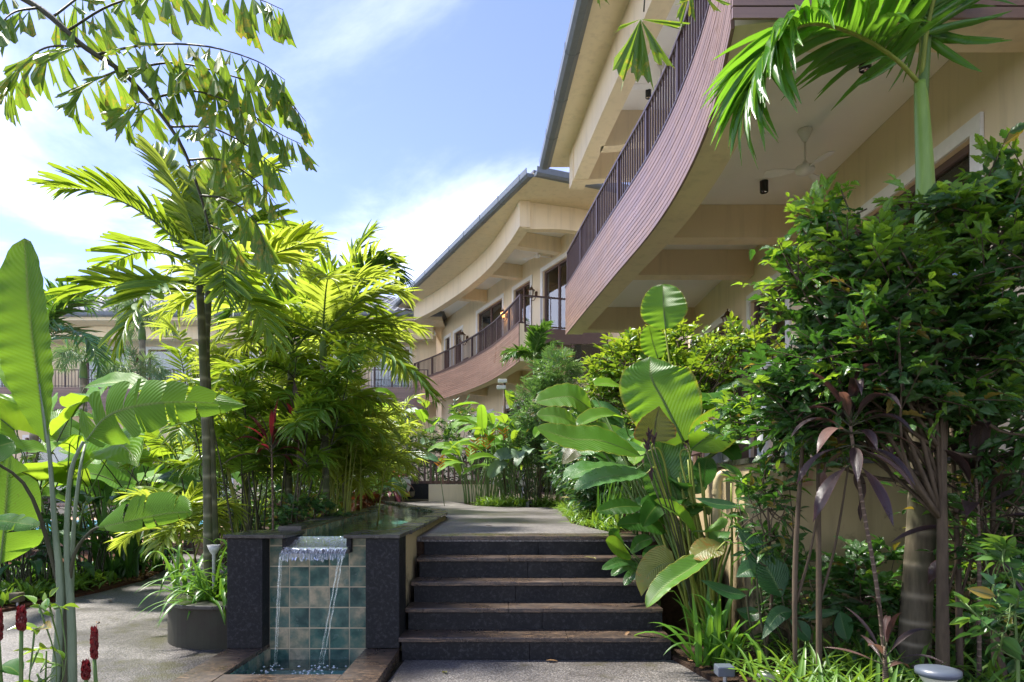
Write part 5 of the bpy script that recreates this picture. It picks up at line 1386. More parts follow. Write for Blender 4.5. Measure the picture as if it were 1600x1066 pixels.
def twigs(centre, radii, nt, sd, shell=0.55, bias_up=0.3):
    """twig tips spread through an ellipsoid, denser towards the outside"""
    r_ = np.random.default_rng(sd); d = nrm(r_.normal(0, 1, (nt, 3))); q = shell + (1 - shell) * r_.random(nt) ** 0.6
    p = np.array(centre) + d * q[:, None] * np.array(radii)
    dirs = nrm(d * np.array([1, 1, 0.6]) + np.array([0, 0, bias_up]) + r_.normal(0, 0.35, (nt, 3)))
    return p, dirs
def leafy(name, label, base, lobes, T, size, mat, per=8, sd=1, tl=0.28, stm='bark', trunk_r=0.03, cat="shrub", group=None, young=0.25, top=None, W=1.0, flowers=None, branch=14, singles=0, trunk=None, drop=0.15, gap=0.0):
    """shrub: trunk, branches to the lobes, twigs with rows of leaves; the nearest `singles` leaves are parts of their own"""
    r_ = np.random.default_rng(sd); base = np.array(base, float)
    t = thing(name, label, cat, base, group)
    pos = []; al = []; no = []; Ls = []; rn = []
    wood = MB(); tw = MB()
    cen = np.mean([np.array(l[0]) for l in lobes], 0) if trunk is None else np.array(trunk)
    tp = smooth_curve([base, (base * 0.6 + cen * 0.4) + r_.normal(0, 0.03, 3), cen], 14)
    wood.tube(tp, [trunk_r, trunk_r * 0.8, trunk_r * 0.5], 9)
    wood.build("trunk", MT[stm], t, smooth=True)
    zs = [l[0][2] + l[1][2] for l in lobes]; ztop = max(zs); zbot = min(l[0][2] - l[1][2] for l in lobes)
    for li, (c, rad, nt) in enumerate(lobes):
        c = np.array(c); p, d = twigs(c, rad, nt, sd * 17 + li)
        if gap:
            # leave irregular holes
            h = np.sin(p[:, 0] * 7.3 + sd) * np.sin(p[:, 1] * 5.1 + 2 * sd) * np.sin(p[:, 2] * 6.7 + li)
            keep = h < gap; p, d = p[keep], d[keep]
        for bi in range(min(branch, len(p))):
            q = p[bi]; s0 = tp[r_.integers(8, 14)]
            tw.tube(smooth_curve([s0, (s0 + q) / 2 + r_.normal(0, 0.06, 3) + np.array([0, 0, -0.05]), q], 8), [trunk_r * 0.4, trunk_r * 0.25, 0.004], 5)
        for k in range(len(p)):
            dd = d[k]; L = tl * r_.uniform(0.6, 1.2); s = p[k] - dd * L * 0.7
            path = np.array([s + dd * L * f + np.array([0, 0, -0.12 * L * f * f]) for f in np.linspace(0, 1, 4)])
            if k % 2 == 0: tw.tube(path, [0.005, 0.002], 4)
            sv = nrm(np.cross(dd, np.array([0, 0, 1.0]) + r_.normal(0, 0.1, 3)))
            up_ = np.cross(sv, dd)
            hh = (p[k][2] - zbot) / max(0.01, ztop - zbot)
            yo = r_.random() < young * (1.8 if hh > 0.6 else 0.5)
            for j in range(per):
                f = (j + 0.5) / per; q = s + dd * L * f + np.array([0, 0, -0.12 * L * f * f])
                sg = 1 if j % 2 else -1
                a_ = nrm(dd * (0.45 + 0.5 * f) + sv * sg * (1.0 - 0.5 * f) + up_ * r_.uniform(-0.1, 0.35) + np.array([0, 0, -drop]) + r_.normal(0, 0.15, 3))
                pos.append(q); al.append(a_); no.append(nrm(up_ + r_.normal(0, 0.4, 3)))
                Ls.append(size * r_.uniform(0.45, 1.3) * (1 - 0.25 * (f > 0.8)))
                rn.append(1.2 + 0.5 * f if (yo and f > 0.25) else r_.random())
    pos = np.array(pos); al = np.array(al); no = np.array(no); Ls = np.array(Ls); rn = np.array(rn); ti = r_.integers(0, len(T), len(pos))
    one = np.zeros(len(pos), bool)
    if singles:
        vx = 800 + pos[:, 0] / np.maximum(pos[:, 1], .3) * F; vy = 757 - (pos[:, 2] - CZ) / np.maximum(pos[:, 1], .3) * F
        score = Ls / np.maximum(pos[:, 1], 0.3); score[(vx < 0) | (vx > 1600) | (vy < 0) | (vy > 1066)] = 0
        # leaves nearest the camera in their direction come first
        one[np.argsort(-score / pos[:, 1] ** 2)[:singles]] = True
    mb = MB()
    for k in range(len(T)):
        s_ = (ti == k) & ~one
        scatter(mb, T[k], pos[s_], al[s_], no[s_], Ls[s_], Ls[s_] * W, rn[s_])
    mb.build("foliage", MT[mat], t, smooth=True)['kind'] = 'stuff'
    for i in np.where(one)[0]:
        q = MB(); scatter(q, T[ti[i]], pos[i:i + 1], al[i:i + 1], no[i:i + 1], Ls[i], Ls[i] * W, rn[i:i + 1])
        q.build("leaf", MT[mat], t, smooth=True)
    tw.build("branches", MT[stm], t, smooth=True)
    if flowers:
        fl = MB(); n = flowers[0]; ii = r_.choice(len(pos), n, replace=False)
        for i in ii:
            for k in range(5):
                a_ = nrm(r_.normal(0, 1, 3) + np.array([0, -0.4, 0.6])); scatter(fl, T_OVATE[0], pos[i:i + 1], a_[None], nrm(r_.normal(0, 1, (1, 3))), flowers[2], None, 0.5)
        fl.build("flowers", MT[flowers[1]], t, smooth=True)['kind'] = 'stuff'
    return t
def cover(name, label, cat, poly, z, n, T, size, mat, sd=1, el=(20, 80), W=1.0, young=0.0):
    """low plants nobody could count: one object"""
    r_ = np.random.default_rng(sd); poly = np.array(poly); lo, hi = poly.min(0), poly.max(0); pts = []
    while len(pts) < n:
        q = lo + r_.random((n, 2)) * (hi - lo)
        x, y = q[:, 0], q[:, 1]; ins = np.zeros(n, bool); j = len(poly) - 1
        for i in range(len(poly)):
            xi, yi = poly[i]; xj, yj = poly[j]
            ins ^= ((yi > y) != (yj > y)) & (x < (xj - xi) * (y - yi) / (yj - yi + 1e-9) + xi); j = i
        cl = np.sin(x * 5 + sd) * np.cos(y * 6.3 + sd) + np.sin(x * 13.7) * 0.5
        ins &= cl > r_.uniform(-1.6, 0.9, n)
        pts += list(q[ins])
    p = np.array(pts[:n]); pos = np.column_stack([p, np.full(n, z)])
    a = r_.uniform(0, 6.283, n); e = np.radians(r_.uniform(el[0], el[1], n))
    al = np.stack([np.cos(a) * np.cos(e), np.sin(a) * np.cos(e), np.sin(e)], -1)
    no = nrm(np.stack([-np.cos(a) * np.sin(e), -np.sin(a) * np.sin(e), np.cos(e)], -1) + r_.normal(0, 0.2, (n, 3)))
    pos[:, 2] += r_.random(n) * size * 0.5
    mb = MB(); ti = r_.integers(0, len(T), n); Ls = size * r_.uniform(0.5, 1.2, n)
    for k in range(len(T)):
        s_ = ti == k; scatter(mb, T[k], pos[s_], al[s_], no[s_], Ls[s_], Ls[s_] * W)
    o = mb.build(name, MT[mat], None, smooth=True)
    return stuff(o, label, cat)
# ================================================================== PLANTS
CAM = np.array([0, -1.0, 0.25]); UPN = np.array([0, -0.35, 1.0])
def G(px, d, z=0.03): return np.array([(px - 800) / F * d, d, z])
struct(MB().prism([(-1.75, 0.4), (-1.85, 2.6), (-2.2, 3.5), (-2.8, 3.9), (-5.0, 3.7), (-6.4, 2.6), (-7, 0.4)], -0.005, 0.03).build("foreground_bed", MT['soil']))

# ---- 1. tall bird-of-paradise plant, left foreground
t = thing("bird_of_paradise_plant", "tall banana-like plant with one upright paddle leaf in the left foreground", "plant", (-2.02, 2.95, 0.03))
dB = 3.0
stem(t, [(-2.02, 2.95, 0.0), P(95, 960, dB), P(86, 830, dB), P(76, 700, dB), P(62, 600, dB)], [0.022, 0.020, 0.012, 0.008, 0.005], 'stemgr', "stalk")
stem(t, [(-1.93, 3.0, 0.0), P(112, 980, dB), P(104, 850, dB), P(110, 740, dB), P(130, 690, dB)], [0.021, 0.018, 0.012, 0.009, 0.007], 'stemgr', "stalk")
stem(t, [(-1.98, 2.97, 0.0), P(104, 1000, dB), P(78, 860, dB), P(40, 760, dB - .1), P(-20, 715, dB - .2)], [0.02, 0.015, 0.010, 0.007, 0.005], 'stemd', "stalk")
stem(t, [(-1.95, 3.0, 0.0), P(106, 1000, dB), P(112, 880, dB), P(140, 832, dB), P(165, 822, dB)], [0.018, 0.013, 0.009, 0.006, 0.005], 'stemd', "stalk")
stem(t, [(-2.0, 3.0, 0.0), P(108, 1000, dB + .1), P(114, 840, dB + .1), P(124, 740, dB + .1), P(133, 695, dB + .2)], [0.018, 0.013, 0.009, 0.007, 0.006], 'stemgr', "stalk")
pleaf(t, [(71, 692, 3.0), (60, 600, 3.0), (47, 500, 3.0), (38, 372, 3.05)], 96, (-0.15, -1, 0.1), 'banana', fold=0.22, ripple=0.04, n=44, nx=6, prof=round_tip(0.02, 0.58, 2.6, 44), tilt=(1.1, 0.8))
pleaf(t, [(135, 688, 3.0), (165, 652, 3.0), (215, 634, 3.0), (290, 628, 3.0), (388, 634, 3.05)], 108, (-0.1, -1.0, 0.22), 'banana', tears=13, tear_sd=4, fold=0.05, n=44, nx=4, prof=[0.5, 0.85, 0.95, 1.0, 0.95, 0.8, 0.66, 0.5, 0.3, 0.0])
pleaf(t, [(150, 826, 3.0), (200, 815, 2.95), (260, 803, 2.95), (302, 800, 2.95)], 62, (0.05, -1.0, 0.2), 'banana', tears=5, tear_sd=8, fold=0.1, n=36, nx=4, tilt=(1.25, 0.55))
pleaf(t, [(0, 880, 3.3), (8, 800, 3.3), (14, 690, 3.35)], 100, (0.1, -1, 0.1), 'banana', tears=3, tear_sd=2, fold=0.05, n=40, nx=5, prof=[0.3, 0.9, 1.0, 1.0, 0.98, 0.95, 0.85, 0.5, 0.1, 0])
pleaf(t, [(-40, 712, 2.8), (-10, 700, 2.8), (22, 690, 2.85)], 60, (0.2, -0.9, 0.4), 'bananad', fold=0.1, n=24)
pleaf(t, [(-25, 812, 2.75), (10, 815, 2.75), (62, 822, 2.75)], 40, (0, -0.6, 0.8), 'bananad', tears=4, fold=0.2, n=30, tear_sd=11)
# ---- red ginger in the corner
def ginger(name, label, base, tip, d, cone_h, nl, sd, rad=0.012):
    r_ = random.Random(sd); tip = P(*tip, d); t = thing(name, label, "flower", base, "red cone gingers in the left foreground")
    p0 = np.array(base, float); path = smooth_curve([p0, (p0 + tip) / 2 + np.array([0.03, 0, 0.0]), tip], 12)
    MB().tube(path, [0.009, 0.007, 0.006], 7).build("stem", MT['stemg'], t, smooth=True)
    cb = MB()
    for k in range(30):
        f = k / 29.0; z = cone_h * f; rr = rad * math.sin(math.pi * (0.22 + 0.70 * f)) ** 0.8
        a = k * 2.4
        b = tip + np.array([math.cos(a) * rr * 0.55, math.sin(a) * rr * 0.55, z - 0.005])
        scatter(cb, T_OVATE[0], b[None], np.array([[math.cos(a) * 0.35, math.sin(a) * 0.35, 1]]), np.array([[math.cos(a), math.sin(a), -0.2]]), 0.024, 0.036, r_.random())
    cb.lathe([(0.001, -0.004), (rad * 0.8, 0.004), (rad * 0.95, cone_h * 0.4), (rad * 0.5, cone_h * 0.85), (0.001, cone_h)], tip, 12)
    cb.build("red_cone", MT['petal'], t, smooth=True)
    for k in range(nl):
        f = 0.45 + 0.5 * k / nl; q = path[int(f * 11)]; a = k * 2.1 + sd
        lp_ = arch(q, a, R(25), 0.14 * r_.uniform(.8, 1.2), 0.8, 4)
        leaf(t, lp_, 0.075, UPN, 'banana' if r_.random() < .5 else 'bananad', prof=LANCE, n=12, nx=2, fold=0.3)
    return t
ginger("ginger_flower", "red cone ginger flower on a leafy stem at the left frame edge", (-1.66, 2.2, 0.03), (33, 985), 2.2, 0.068, 6, 1, 0.014)
ginger("ginger_flower", "slender tall red cone ginger right of the two grey stalks", (-1.43, 2.3, 0.03), (147, 1030), 2.3, 0.10, 4, 2, 0.009)
ginger("ginger_flower", "lowest red cone ginger at the bottom frame edge", (-1.35, 2.15, 0.03), (134, 1062), 2.15, 0.05, 4, 3, 0.011)
ginger("ginger_flower", "red cone ginger cut by the left frame edge", (-1.72, 2.25, 0.03), (-3, 1000), 2.2, 0.09, 3, 4, 0.012)
leafy("young_leafy_shoot", "thin shoot with rounded light green leaves by the grey stalks", G(70, 2.5), [((-1.71, 2.5, 0.78), (0.08, 0.06, 0.14), 5), ((-1.70, 2.5, 0.62), (0.1, 0.08, 0.1), 4)], T_OVATE, 0.075, 'shrubl', per=4, sd=31, tl=0.1, stm='stemg', trunk_r=0.006, cat="plant", young=0.5, W=1.1, branch=9)

# ---- left bed beside the path
leaf_clump("elephant_ear_plant", "elephant ear with broad glowing yellow-green leaves behind the upright paddle leaf", "plant", G(95, 8.7), 12, 2.35, 0.85, 0.66, ['ear'], sd=3, prof=HEART, stm='stemg', face=0.8, el=(-5, 50), lobe=0.5, spread=0.5, az=(60, 300), nx=4)
leaf_clump("elephant_ear_plant", "elephant ear with broad leaves beside the palm trunk, farther down the path", "plant", G(245, 10.6), 12, 2.1, 0.85, 0.70, ['ear', 'heli'], sd=5, prof=HEART, stm='stemd', face=0.8, el=(-5, 50), lobe=0.5, spread=0.5, az=(60, 300), nx=4)
leaf_clump("heliconia_clump", "tall leafy heliconia clump at the left frame edge", "plant", G(15, 8.6), 14, 2.7, 1.0, 0.42, ['heli', 'banana', 'heli'], sd=6, stm='stemd', face=0.6, spread=0.6)
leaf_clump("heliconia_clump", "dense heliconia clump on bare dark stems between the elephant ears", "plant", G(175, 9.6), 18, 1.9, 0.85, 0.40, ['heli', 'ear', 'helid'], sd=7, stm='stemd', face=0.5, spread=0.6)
leaf_clump("heliconia_clump", "heliconia clump with upright leaves left of the terracotta pot", "plant", G(215, 11.2), 18, 2.1, 0.8, 0.36, ['heli', 'banana'], sd=8, stm='stemg', face=0.5, spread=0.6)
leaf_clump("philodendron", "low dark glossy plant with hanging leaves by the left path edge", "plant", G(55, 8.2), 34, 0.75, 0.42, 0.17, ['eard', 'helid'], sd=9, stm='stemd', spread=0.8, prof=LANCE, droop=(0.8, 2.0), sr=0.006)
leaf_clump("philodendron", "low dark plant behind the ground cover at the left frame edge", "plant", G(-10, 8.0), 26, 0.8, 0.42, 0.17, ['eard', 'helid'], sd=10, stm='stemd', spread=0.8, prof=LANCE, droop=(0.8, 2.0), sr=0.006)
leaf_clump("philodendron", "dark corrugated leaves under the elephant ears", "plant", G(130, 8.9), 22, 1.15, 0.5, 0.28, ['eard'], sd=19, stm='stemd', spread=0.5, prof=HEART, droop=(0.8, 1.8), sr=0.007)
strap_clump("pandan_clump", "tall strap-leaved clump at the path edge near the mulch", G(185, 9.35), 34, 1.25, 0.075, 'strapd', 11, el=(55, 88), droop=(0.3, 1.2), spread=0.22)
strap_clump("pandan_clump", "strap-leaved clump arching beside the far path bend", G(235, 10.3), 30, 1.1, 0.07, 'strapd', 12, el=(45, 88), droop=(0.6, 1.6), spread=0.22)
cover("ground_cover", "low bright leafy ground cover along the left path edge", "ground cover", [(-5.05, 8.9), (-5.03, 8.3), (-5.18, 7.2), (-5.6, 5.9), (-6.3, 5.6), (-5.9, 7.4), (-5.6, 9.0)], 0.03, 900, T_LANCE, 0.17, 'grass', 13)
cover("ground_cover", "dark leafy ground cover deeper in the left bed", "ground cover", [(-5.3, 9.2), (-5.5, 7.4), (-6.2, 5.6), (-9, 5.2), (-9, 10), (-5.6, 10.2)], 0.03, 2600, T_OVATE, 0.16, 'cover', 14)
cover("fallen_leaves", "dry brown fallen leaves on the mulch beside the path", "leaf litter", [(-5.0, 9.6), (-4.95, 8.8), (-5.4, 8.6), (-6, 10.5), (-5.4, 10.6)], 0.032, 500, T_OVATE, 0.07, 'litter', 15, el=(-3, 15))

# ---- 2. main clustered palm in the curved planter
dM = 6.2
def HP(pts): return [P(*q) for q in pts]
mh = [
    (HP([(314, 415, 6.2), (272, 372, 6.1), (215, 328, 6.0), (150, 300, 5.9), (84, 293, 5.85)]), 38, 0.42, 'palm', 0.8),
    (HP([(314, 400, 6.2), (292, 330, 6.3), (266, 275, 6.4), (236, 232, 6.5)]), 36, 0.42, 'palmy', 0.8),
    (HP([(308, 455, 6.2), (255, 450, 6.0), (180, 447, 5.9), (105, 462, 5.8)]), 36, 0.40, 'palm', 0.7),
    (HP([(318, 440, 6.2), (372, 415, 6.0), (425, 398, 5.9), (492, 372, 5.85)]), 38, 0.44, 'palmy', 0.75),
    (HP([(310, 445, 6.2), (278, 440, 5.8), (240, 455, 5.5), (205, 500, 5.35), (190, 540, 5.3)]), 28, 0.36, 'palm', 0.9),
    (HP([(320, 405, 6.2), (348, 330, 6.5), (385, 285, 6.7), (440, 262, 6.9)]), 28, 0.42, 'palmy', 1.1),
    (HP([(318, 445, 6.2), (352, 450, 5.8), (395, 480, 5.6), (430, 540, 5.5)]), 30, 0.38, 'palm', 0.9),
    (HP([(312, 430, 6.2), (330, 400, 5.8), (345, 410, 5.5), (352, 470, 5.3)]), 28, 0.36, 'palm', 0.9),
    (HP([(310, 420, 6.2), (270, 400, 6.4), (215, 395, 6.6), (160, 420, 6.8)]), 26, 0.40, 'palm', 1.0),
    (HP([(316, 410, 6.2), (322, 330, 6.4), (340, 265, 6.6), (372, 225, 6.9)]), 26, 0.40, 'palmy', 1.1),
    (HP([(316, 420, 6.2), (360, 370, 6.6), (410, 350, 6.9), (470, 365, 7.2)]), 26, 0.40, 'palm', 1.1),
]
b0 = G(326, 6.15, 0.30)
feather_palm("clustered_palm", "tall ringed-stem palm cluster rising from the curved planter", b0, P(312, 440, 6.2), 3, 1.3, 0.38, 0.036, 'palm', 'ptrunk', mh, 21, 26, 1.1, lean=P(322, 690, 6.2), shaft=0.12,
                          extra_trunks=[[G(338, 6.3, 0.30), P(330, 700, 6.35), P(322, 560, 6.4), P(326, 455, 6.4)]], az=(-60, 60), T=T_LEAFLET[1:3] + T_BROADLET[:1])
strap_clump("spider_lily", "arching strap-leaved lily spilling over the planter rim", G(335, 5.75, 0.30), 44, 0.62, 0.032, 'strap', 22, el=(30, 85), droop=(0.9, 2.2), spread=0.10, az=(60, 320))
strap_clump("spider_lily", "arching strap-leaved lily above the left pillar cap", G(385, 6.1, 0.30), 40, 0.95, 0.036, 'strap', 23, el=(40, 85), droop=(0.8, 2.0), spread=0.12)
strap_clump("spider_lily", "arching strap-leaved lily beside the channel wall", G(440, 6.7, 0.30), 36, 0.95, 0.034, 'strap', 24, el=(40, 85), droop=(0.8, 2.0), spread=0.12)
strap_clump("spider_lily", "strap-leaved lily left of the palm stems in the planter", G(300, 6.3, 0.30), 30, 0.7, 0.034, 'strap', 25, el=(35, 85), droop=(0.8, 2.0), spread=0.12)
cane_clump("palm_seedling", "bright yellow-green young palm behind the palm trunk", G(285, 7.4, 0.30), 3, 0.75, 0.75, 0.30, 'palmy', 26, 0.10, 18, 4, 1.5, 'stemy', T=T_LEAFLET)
leafy("low_shrub", "low dark glossy shrub beside the channel coping", G(490, 7.6, 0.30), [((-2.25, 7.5, 0.95), (0.42, 0.4, 0.28), 120)], T_OVATE, 0.09, 'shrubd', sd=27, per=8, tl=0.22, young=0.3)
strap_clump("lily_clump", "yellow-green strap leaves at the channel edge", G(530, 8.6, 0.30), 30, 0.9, 0.03, 'strap', 28, el=(35, 85), droop=(0.7, 1.8), spread=0.15)
leafy("croton", "small red and green croton at the channel bend", G(574, 11.0, 0.30), [((-2.32, 10.9, 0.98), (0.22, 0.25, 0.20), 34)], T_LANCE, 0.17, 'croton', sd=29, per=6, tl=0.14, young=0, W=1.2)

# ---- clumping palms behind
rp = [
    (HP([(455, 560, 8.5), (452, 500, 8.4), (400, 470, 8.2), (345, 500, 8.0)]), 26, 0.5, 'palmd', 1.0),
    (HP([(455, 555, 8.5), (460, 480, 8.6), (470, 420, 8.7), (480, 360, 8.9)]), 26, 0.5, 'palmy', 1.0),
    (HP([(455, 555, 8.5), (500, 500, 8.4), (560, 470, 8.3), (610, 500, 8.2)]), 26, 0.5, 'palm', 1.0),
]
feather_palm("slender_palm", "slender palm with fine dark fronds right of the palm cluster", G(452, 8.5, 0.30), P(455, 575, 8.5), 6, 1.35, 0.46, 0.045, 'palm', 'ptrunk', rp, 41, 26, 1.0, shaft=0.3, el=(20, 80))
rp = [
    (HP([(505, 545, 7.8), (530, 533, 7.6), (585, 548, 7.4), (640, 580, 7.3), (675, 620, 7.25)]), 34, 0.44, 'palm', 1.0),
    (HP([(505, 540, 7.8), (520, 480, 7.9), (560, 440, 8.0), (610, 430, 8.0)]), 28, 0.44, 'palmy', 1.0),
    (HP([(505, 545, 7.8), (545, 520, 8.0), (600, 535, 8.2), (640, 590, 8.3)]), 28, 0.44, 'palmy', 1.0),
]
feather_palm("slender_palm", "palm with one long bright frond reaching towards the far balcony", G(512, 7.9, 0.30), P(505, 560, 7.8), 7, 1.3, 0.42, 0.04, 'palmy', 'ptrunk', rp, 42, 26, 1.0, shaft=0.3, el=(20, 80))
rp = [
    (HP([(535, 500, 10), (540, 440, 10), (560, 390, 10.1), (580, 362, 10.2)]), 26, 0.5, 'palm', 1.2),
    (HP([(535, 500, 10), (565, 440, 9.9), (600, 415, 9.8), (630, 435, 9.7)]), 24, 0.5, 'palmd', 1.2),
    (HP([(535, 500, 10), (520, 430, 10), (500, 390, 10), (470, 372, 10)]), 26, 0.5, 'palmy', 1.2),
    (HP([(535, 500, 10), (570, 485, 9.9), (605, 520, 9.8), (625, 570, 9.7)]), 26, 0.5, 'palmy', 1.0),
]
feather_palm("slender_palm", "tallest background palm with broad drooping tips against the sky", G(545, 10.2, 0.30), P(537, 530, 10), 6, 1.5, 0.5, 0.045, 'palmy', 'ptrunk', rp, 43, 26, 1.1, shaft=0.3, el=(25, 80))
feather_palm("slender_palm", "palm with yellow-green crown directly behind the palm cluster", G(385, 9.6, 0.30), P(385, 500, 9.6), 7, 1.4, 0.5, 0.045, 'palmy', 'ptrunk', (), 44, 26, 1.0, shaft=0.3, el=(20, 80))
feather_palm("slender_palm", "yellow palm half hidden at the right end of the palm group", G(560, 12.6, 0.30), P(560, 575, 12.4), 8, 1.3, 0.5, 0.045, 'palmy', 'ptrunk', (), 45, 26, 1.0, shaft=0.3, el=(10, 80))
for i, (px, d, H, L, mt, lb) in enumerate((
        (395, 7.3, 2.5, 0.55, 'palm', "bamboo palm with fine small fronds just right of the main trunk"),
        (455, 7.9, 2.3, 0.60, 'palm', "bamboo palm with fine fronds above the low dark shrub"),
        (515, 8.9, 2.0, 0.65, 'palmy', "yellow-green cane palm beside the channel"),
        (556, 10.4, 1.9, 0.70, 'palmy', "bright yellow cane palm at the channel bend"),
        (562, 13.3, 2.6, 0.9, 'palmy', "feathery golden cane palm behind the croton"),
        (545, 15.2, 2.8, 1.0, 'palmy', "golden cane palm farthest along the channel"),
        (350, 8.4, 2.4, 0.6, 'palm', "bamboo palm behind the left pillar"),
        (475, 10.4, 3.0, 0.8, 'palmy', "tall cane palm in the middle of the palm group"),
        (425, 8.9, 2.9, 0.75, 'palmy', "tall bright cane palm behind the red cordylines"),
        (540, 9.5, 2.3, 0.7, 'palmy', "bright cane palm leaning over the channel"))):
    cane_clump("cane_palm", lb, G(px, d, 0.30), 8, H, L, 0.30 if i < 2 or i == 6 else 0.34, mt, 60 + i, 0.45, 13, 5, 1.0 if i > 1 else 1.25, 'stemy' if mt == 'palmy' else 'stemd', "cane palms behind the water channel")
def rosette(name, label, cane, n, L, W, mats, sd, el=(-20, 80), droop=(0.5, 1.6), cr=0.011, span=0.35, cmat='cane', group=None, pet='stemd', prof=LANCE):
    r_ = random.Random(sd); cane = smooth_curve(cane, 16); t = thing(name, label, "plant", cane[0], group)
    MB().tube(cane, [cr * 1.2, cr, cr * 0.8], 8).build("cane", MT[cmat], t, smooth=True)
    for i in range(n):
        f = 1 - span * (i / n); q = cane[int(f * 15)]; a = i * 2.399 + sd
        e = R(el[1] - (el[1] - el[0]) * (i / n) + r_.uniform(-10, 10)); d_ = np.array([math.sin(a) * math.cos(e), math.cos(a) * math.cos(e), math.sin(e)])
        s = q + d_ * 0.10 * L / 0.45
        stem(t, [q, (q + s) / 2, s], [0.006, 0.004], pet, "petiole", 5, 4)
        leaf(t, arch(s, a, e, L * r_.uniform(.75, 1.1), r_.uniform(*droop), 6), W * r_.uniform(.8, 1.15), nrm(np.array([-d_[0] * .5, -d_[1] * .5 - 0.15, 1])), r_.choice(mats), pet, prof, n=14, nx=2, fold=r_.uniform(.15, .5))
    return t
q = G(428, 7.0, 0.30)
rosette("red_cordyline", "red-leaved cordyline among the cane palms", [q, P(425, 740, 7.0), P(424, 690, 7.0)], 16, 0.40, 0.055, ['tired', 'tired', 'tirich'], 71, el=(0, 85), cr=0.01)
rosette("red_cordyline", "smaller red-leaved cordyline behind, right of the first", [G(462, 7.4, 0.30), P(466, 720, 7.4), P(466, 662, 7.4)], 18, 0.42, 0.055, ['tired', 'tirich'], 72, el=(0, 85), cr=0.01)
rosette("red_cordyline", "dark red cordyline beside the stone urn", [P(612, 775, 18.4), P(612, 762, 18.4), P(611, 748, 18.4)], 26, 0.55, 0.13, ['tirich', 'tired', 'tipink'], 73, el=(-40, 80), cr=0.02, span=0.6)

# ---- screening plants behind the left bed, towards the pool
for i, (x, d, h, mt, lb) in enumerate((
        (-4.1, 13.2, 2.3, 'shrubl', "light green shrub behind the palm group, near the path bend"), (-5.6, 14.2, 2.0, 'shrubd', "dark shrub behind the elephant ears"),
        (-7.6, 13.6, 2.0, 'shrubl', "light green shrub at the pool edge, left"), (-3.9, 16.0, 2.6, 'shrubd', "dark shrub left of the path end"), (-9.6, 12.6, 2.0, 'shrubd', "dark shrub behind the tall paddle leaf"))):
    leafy("screen_shrub", lb, (x, d, 0.0), [((x, d, h * 0.55), (1.15, 0.6, h * 0.5), 210)], T_LANCE, 0.20, mt, sd=80 + i, per=8, tl=0.4, young=0.5)
for i, (x, d, lb) in enumerate(((-4.6, 11.9, "leafy banana clump behind the palms, right one"), (-6.9, 12.4, "leafy banana clump behind the heliconias, left one"), (-3.4, 14.6, "leafy banana clump near the path end"))):
    leaf_clump("banana_clump", lb, "plant", (x, d, 0.03), 14, 2.3, 1.0, 0.36, ['heli', 'banana', 'helid'], sd=90 + i, stm='stemg', face=0.4, spread=0.5)

# palms by the pool and in front of the poolside building
feather_palm("pool_palm", "dark green palm left of the poolside windows", (-10.6, 15.0, 0.05), P(60, 560, 15), 11, 2.0, 0.62, 0.09, 'palmd', 'gtrunk', (HP([(60, 540, 15), (95, 520, 14.8), (135, 535, 14.6), (165, 600, 14.5)]),) and [(HP([(60, 540, 15), (95, 518, 14.8), (135, 530, 14.6), (165, 600, 14.5)]), 34, 0.6)], 101, 30, 0.9, shaft=0.4)
for i, (px, py, d, lb) in enumerate(((222, 530, 21, "silvery foxtail palm before the middle poolside window"), (215, 612, 20, "lower silvery foxtail palm before the poolside railing"), (130, 590, 20, "silvery foxtail palm left of the poolside windows"))):
    q = P(px, py, d)
    feather_palm("foxtail_palm", lb, (q[0], d, 0.05), q, 8, 1.15, 0.40, 0.10, 'silver', 'gtrunk', (), 110 + i, 40, 0.55, shaft=0.5, plum=1.2, group="silvery foxtail palms by the pool", el=(20, 75), droop=(1.0, 2.0))
leafy("background_tree", "distant tree showing above the poolside roof", (-23.2, 44, 0), [((-23.2, 44, 12.6), (2.2, 1.5, 2.3), 160), ((-19, 45, 11.2), (2.4, 1.5, 1.4), 120)], T_OVATE, 0.42, 'shrubd', sd=121, per=8, tl=1.0, trunk_r=0.22, cat="tree")

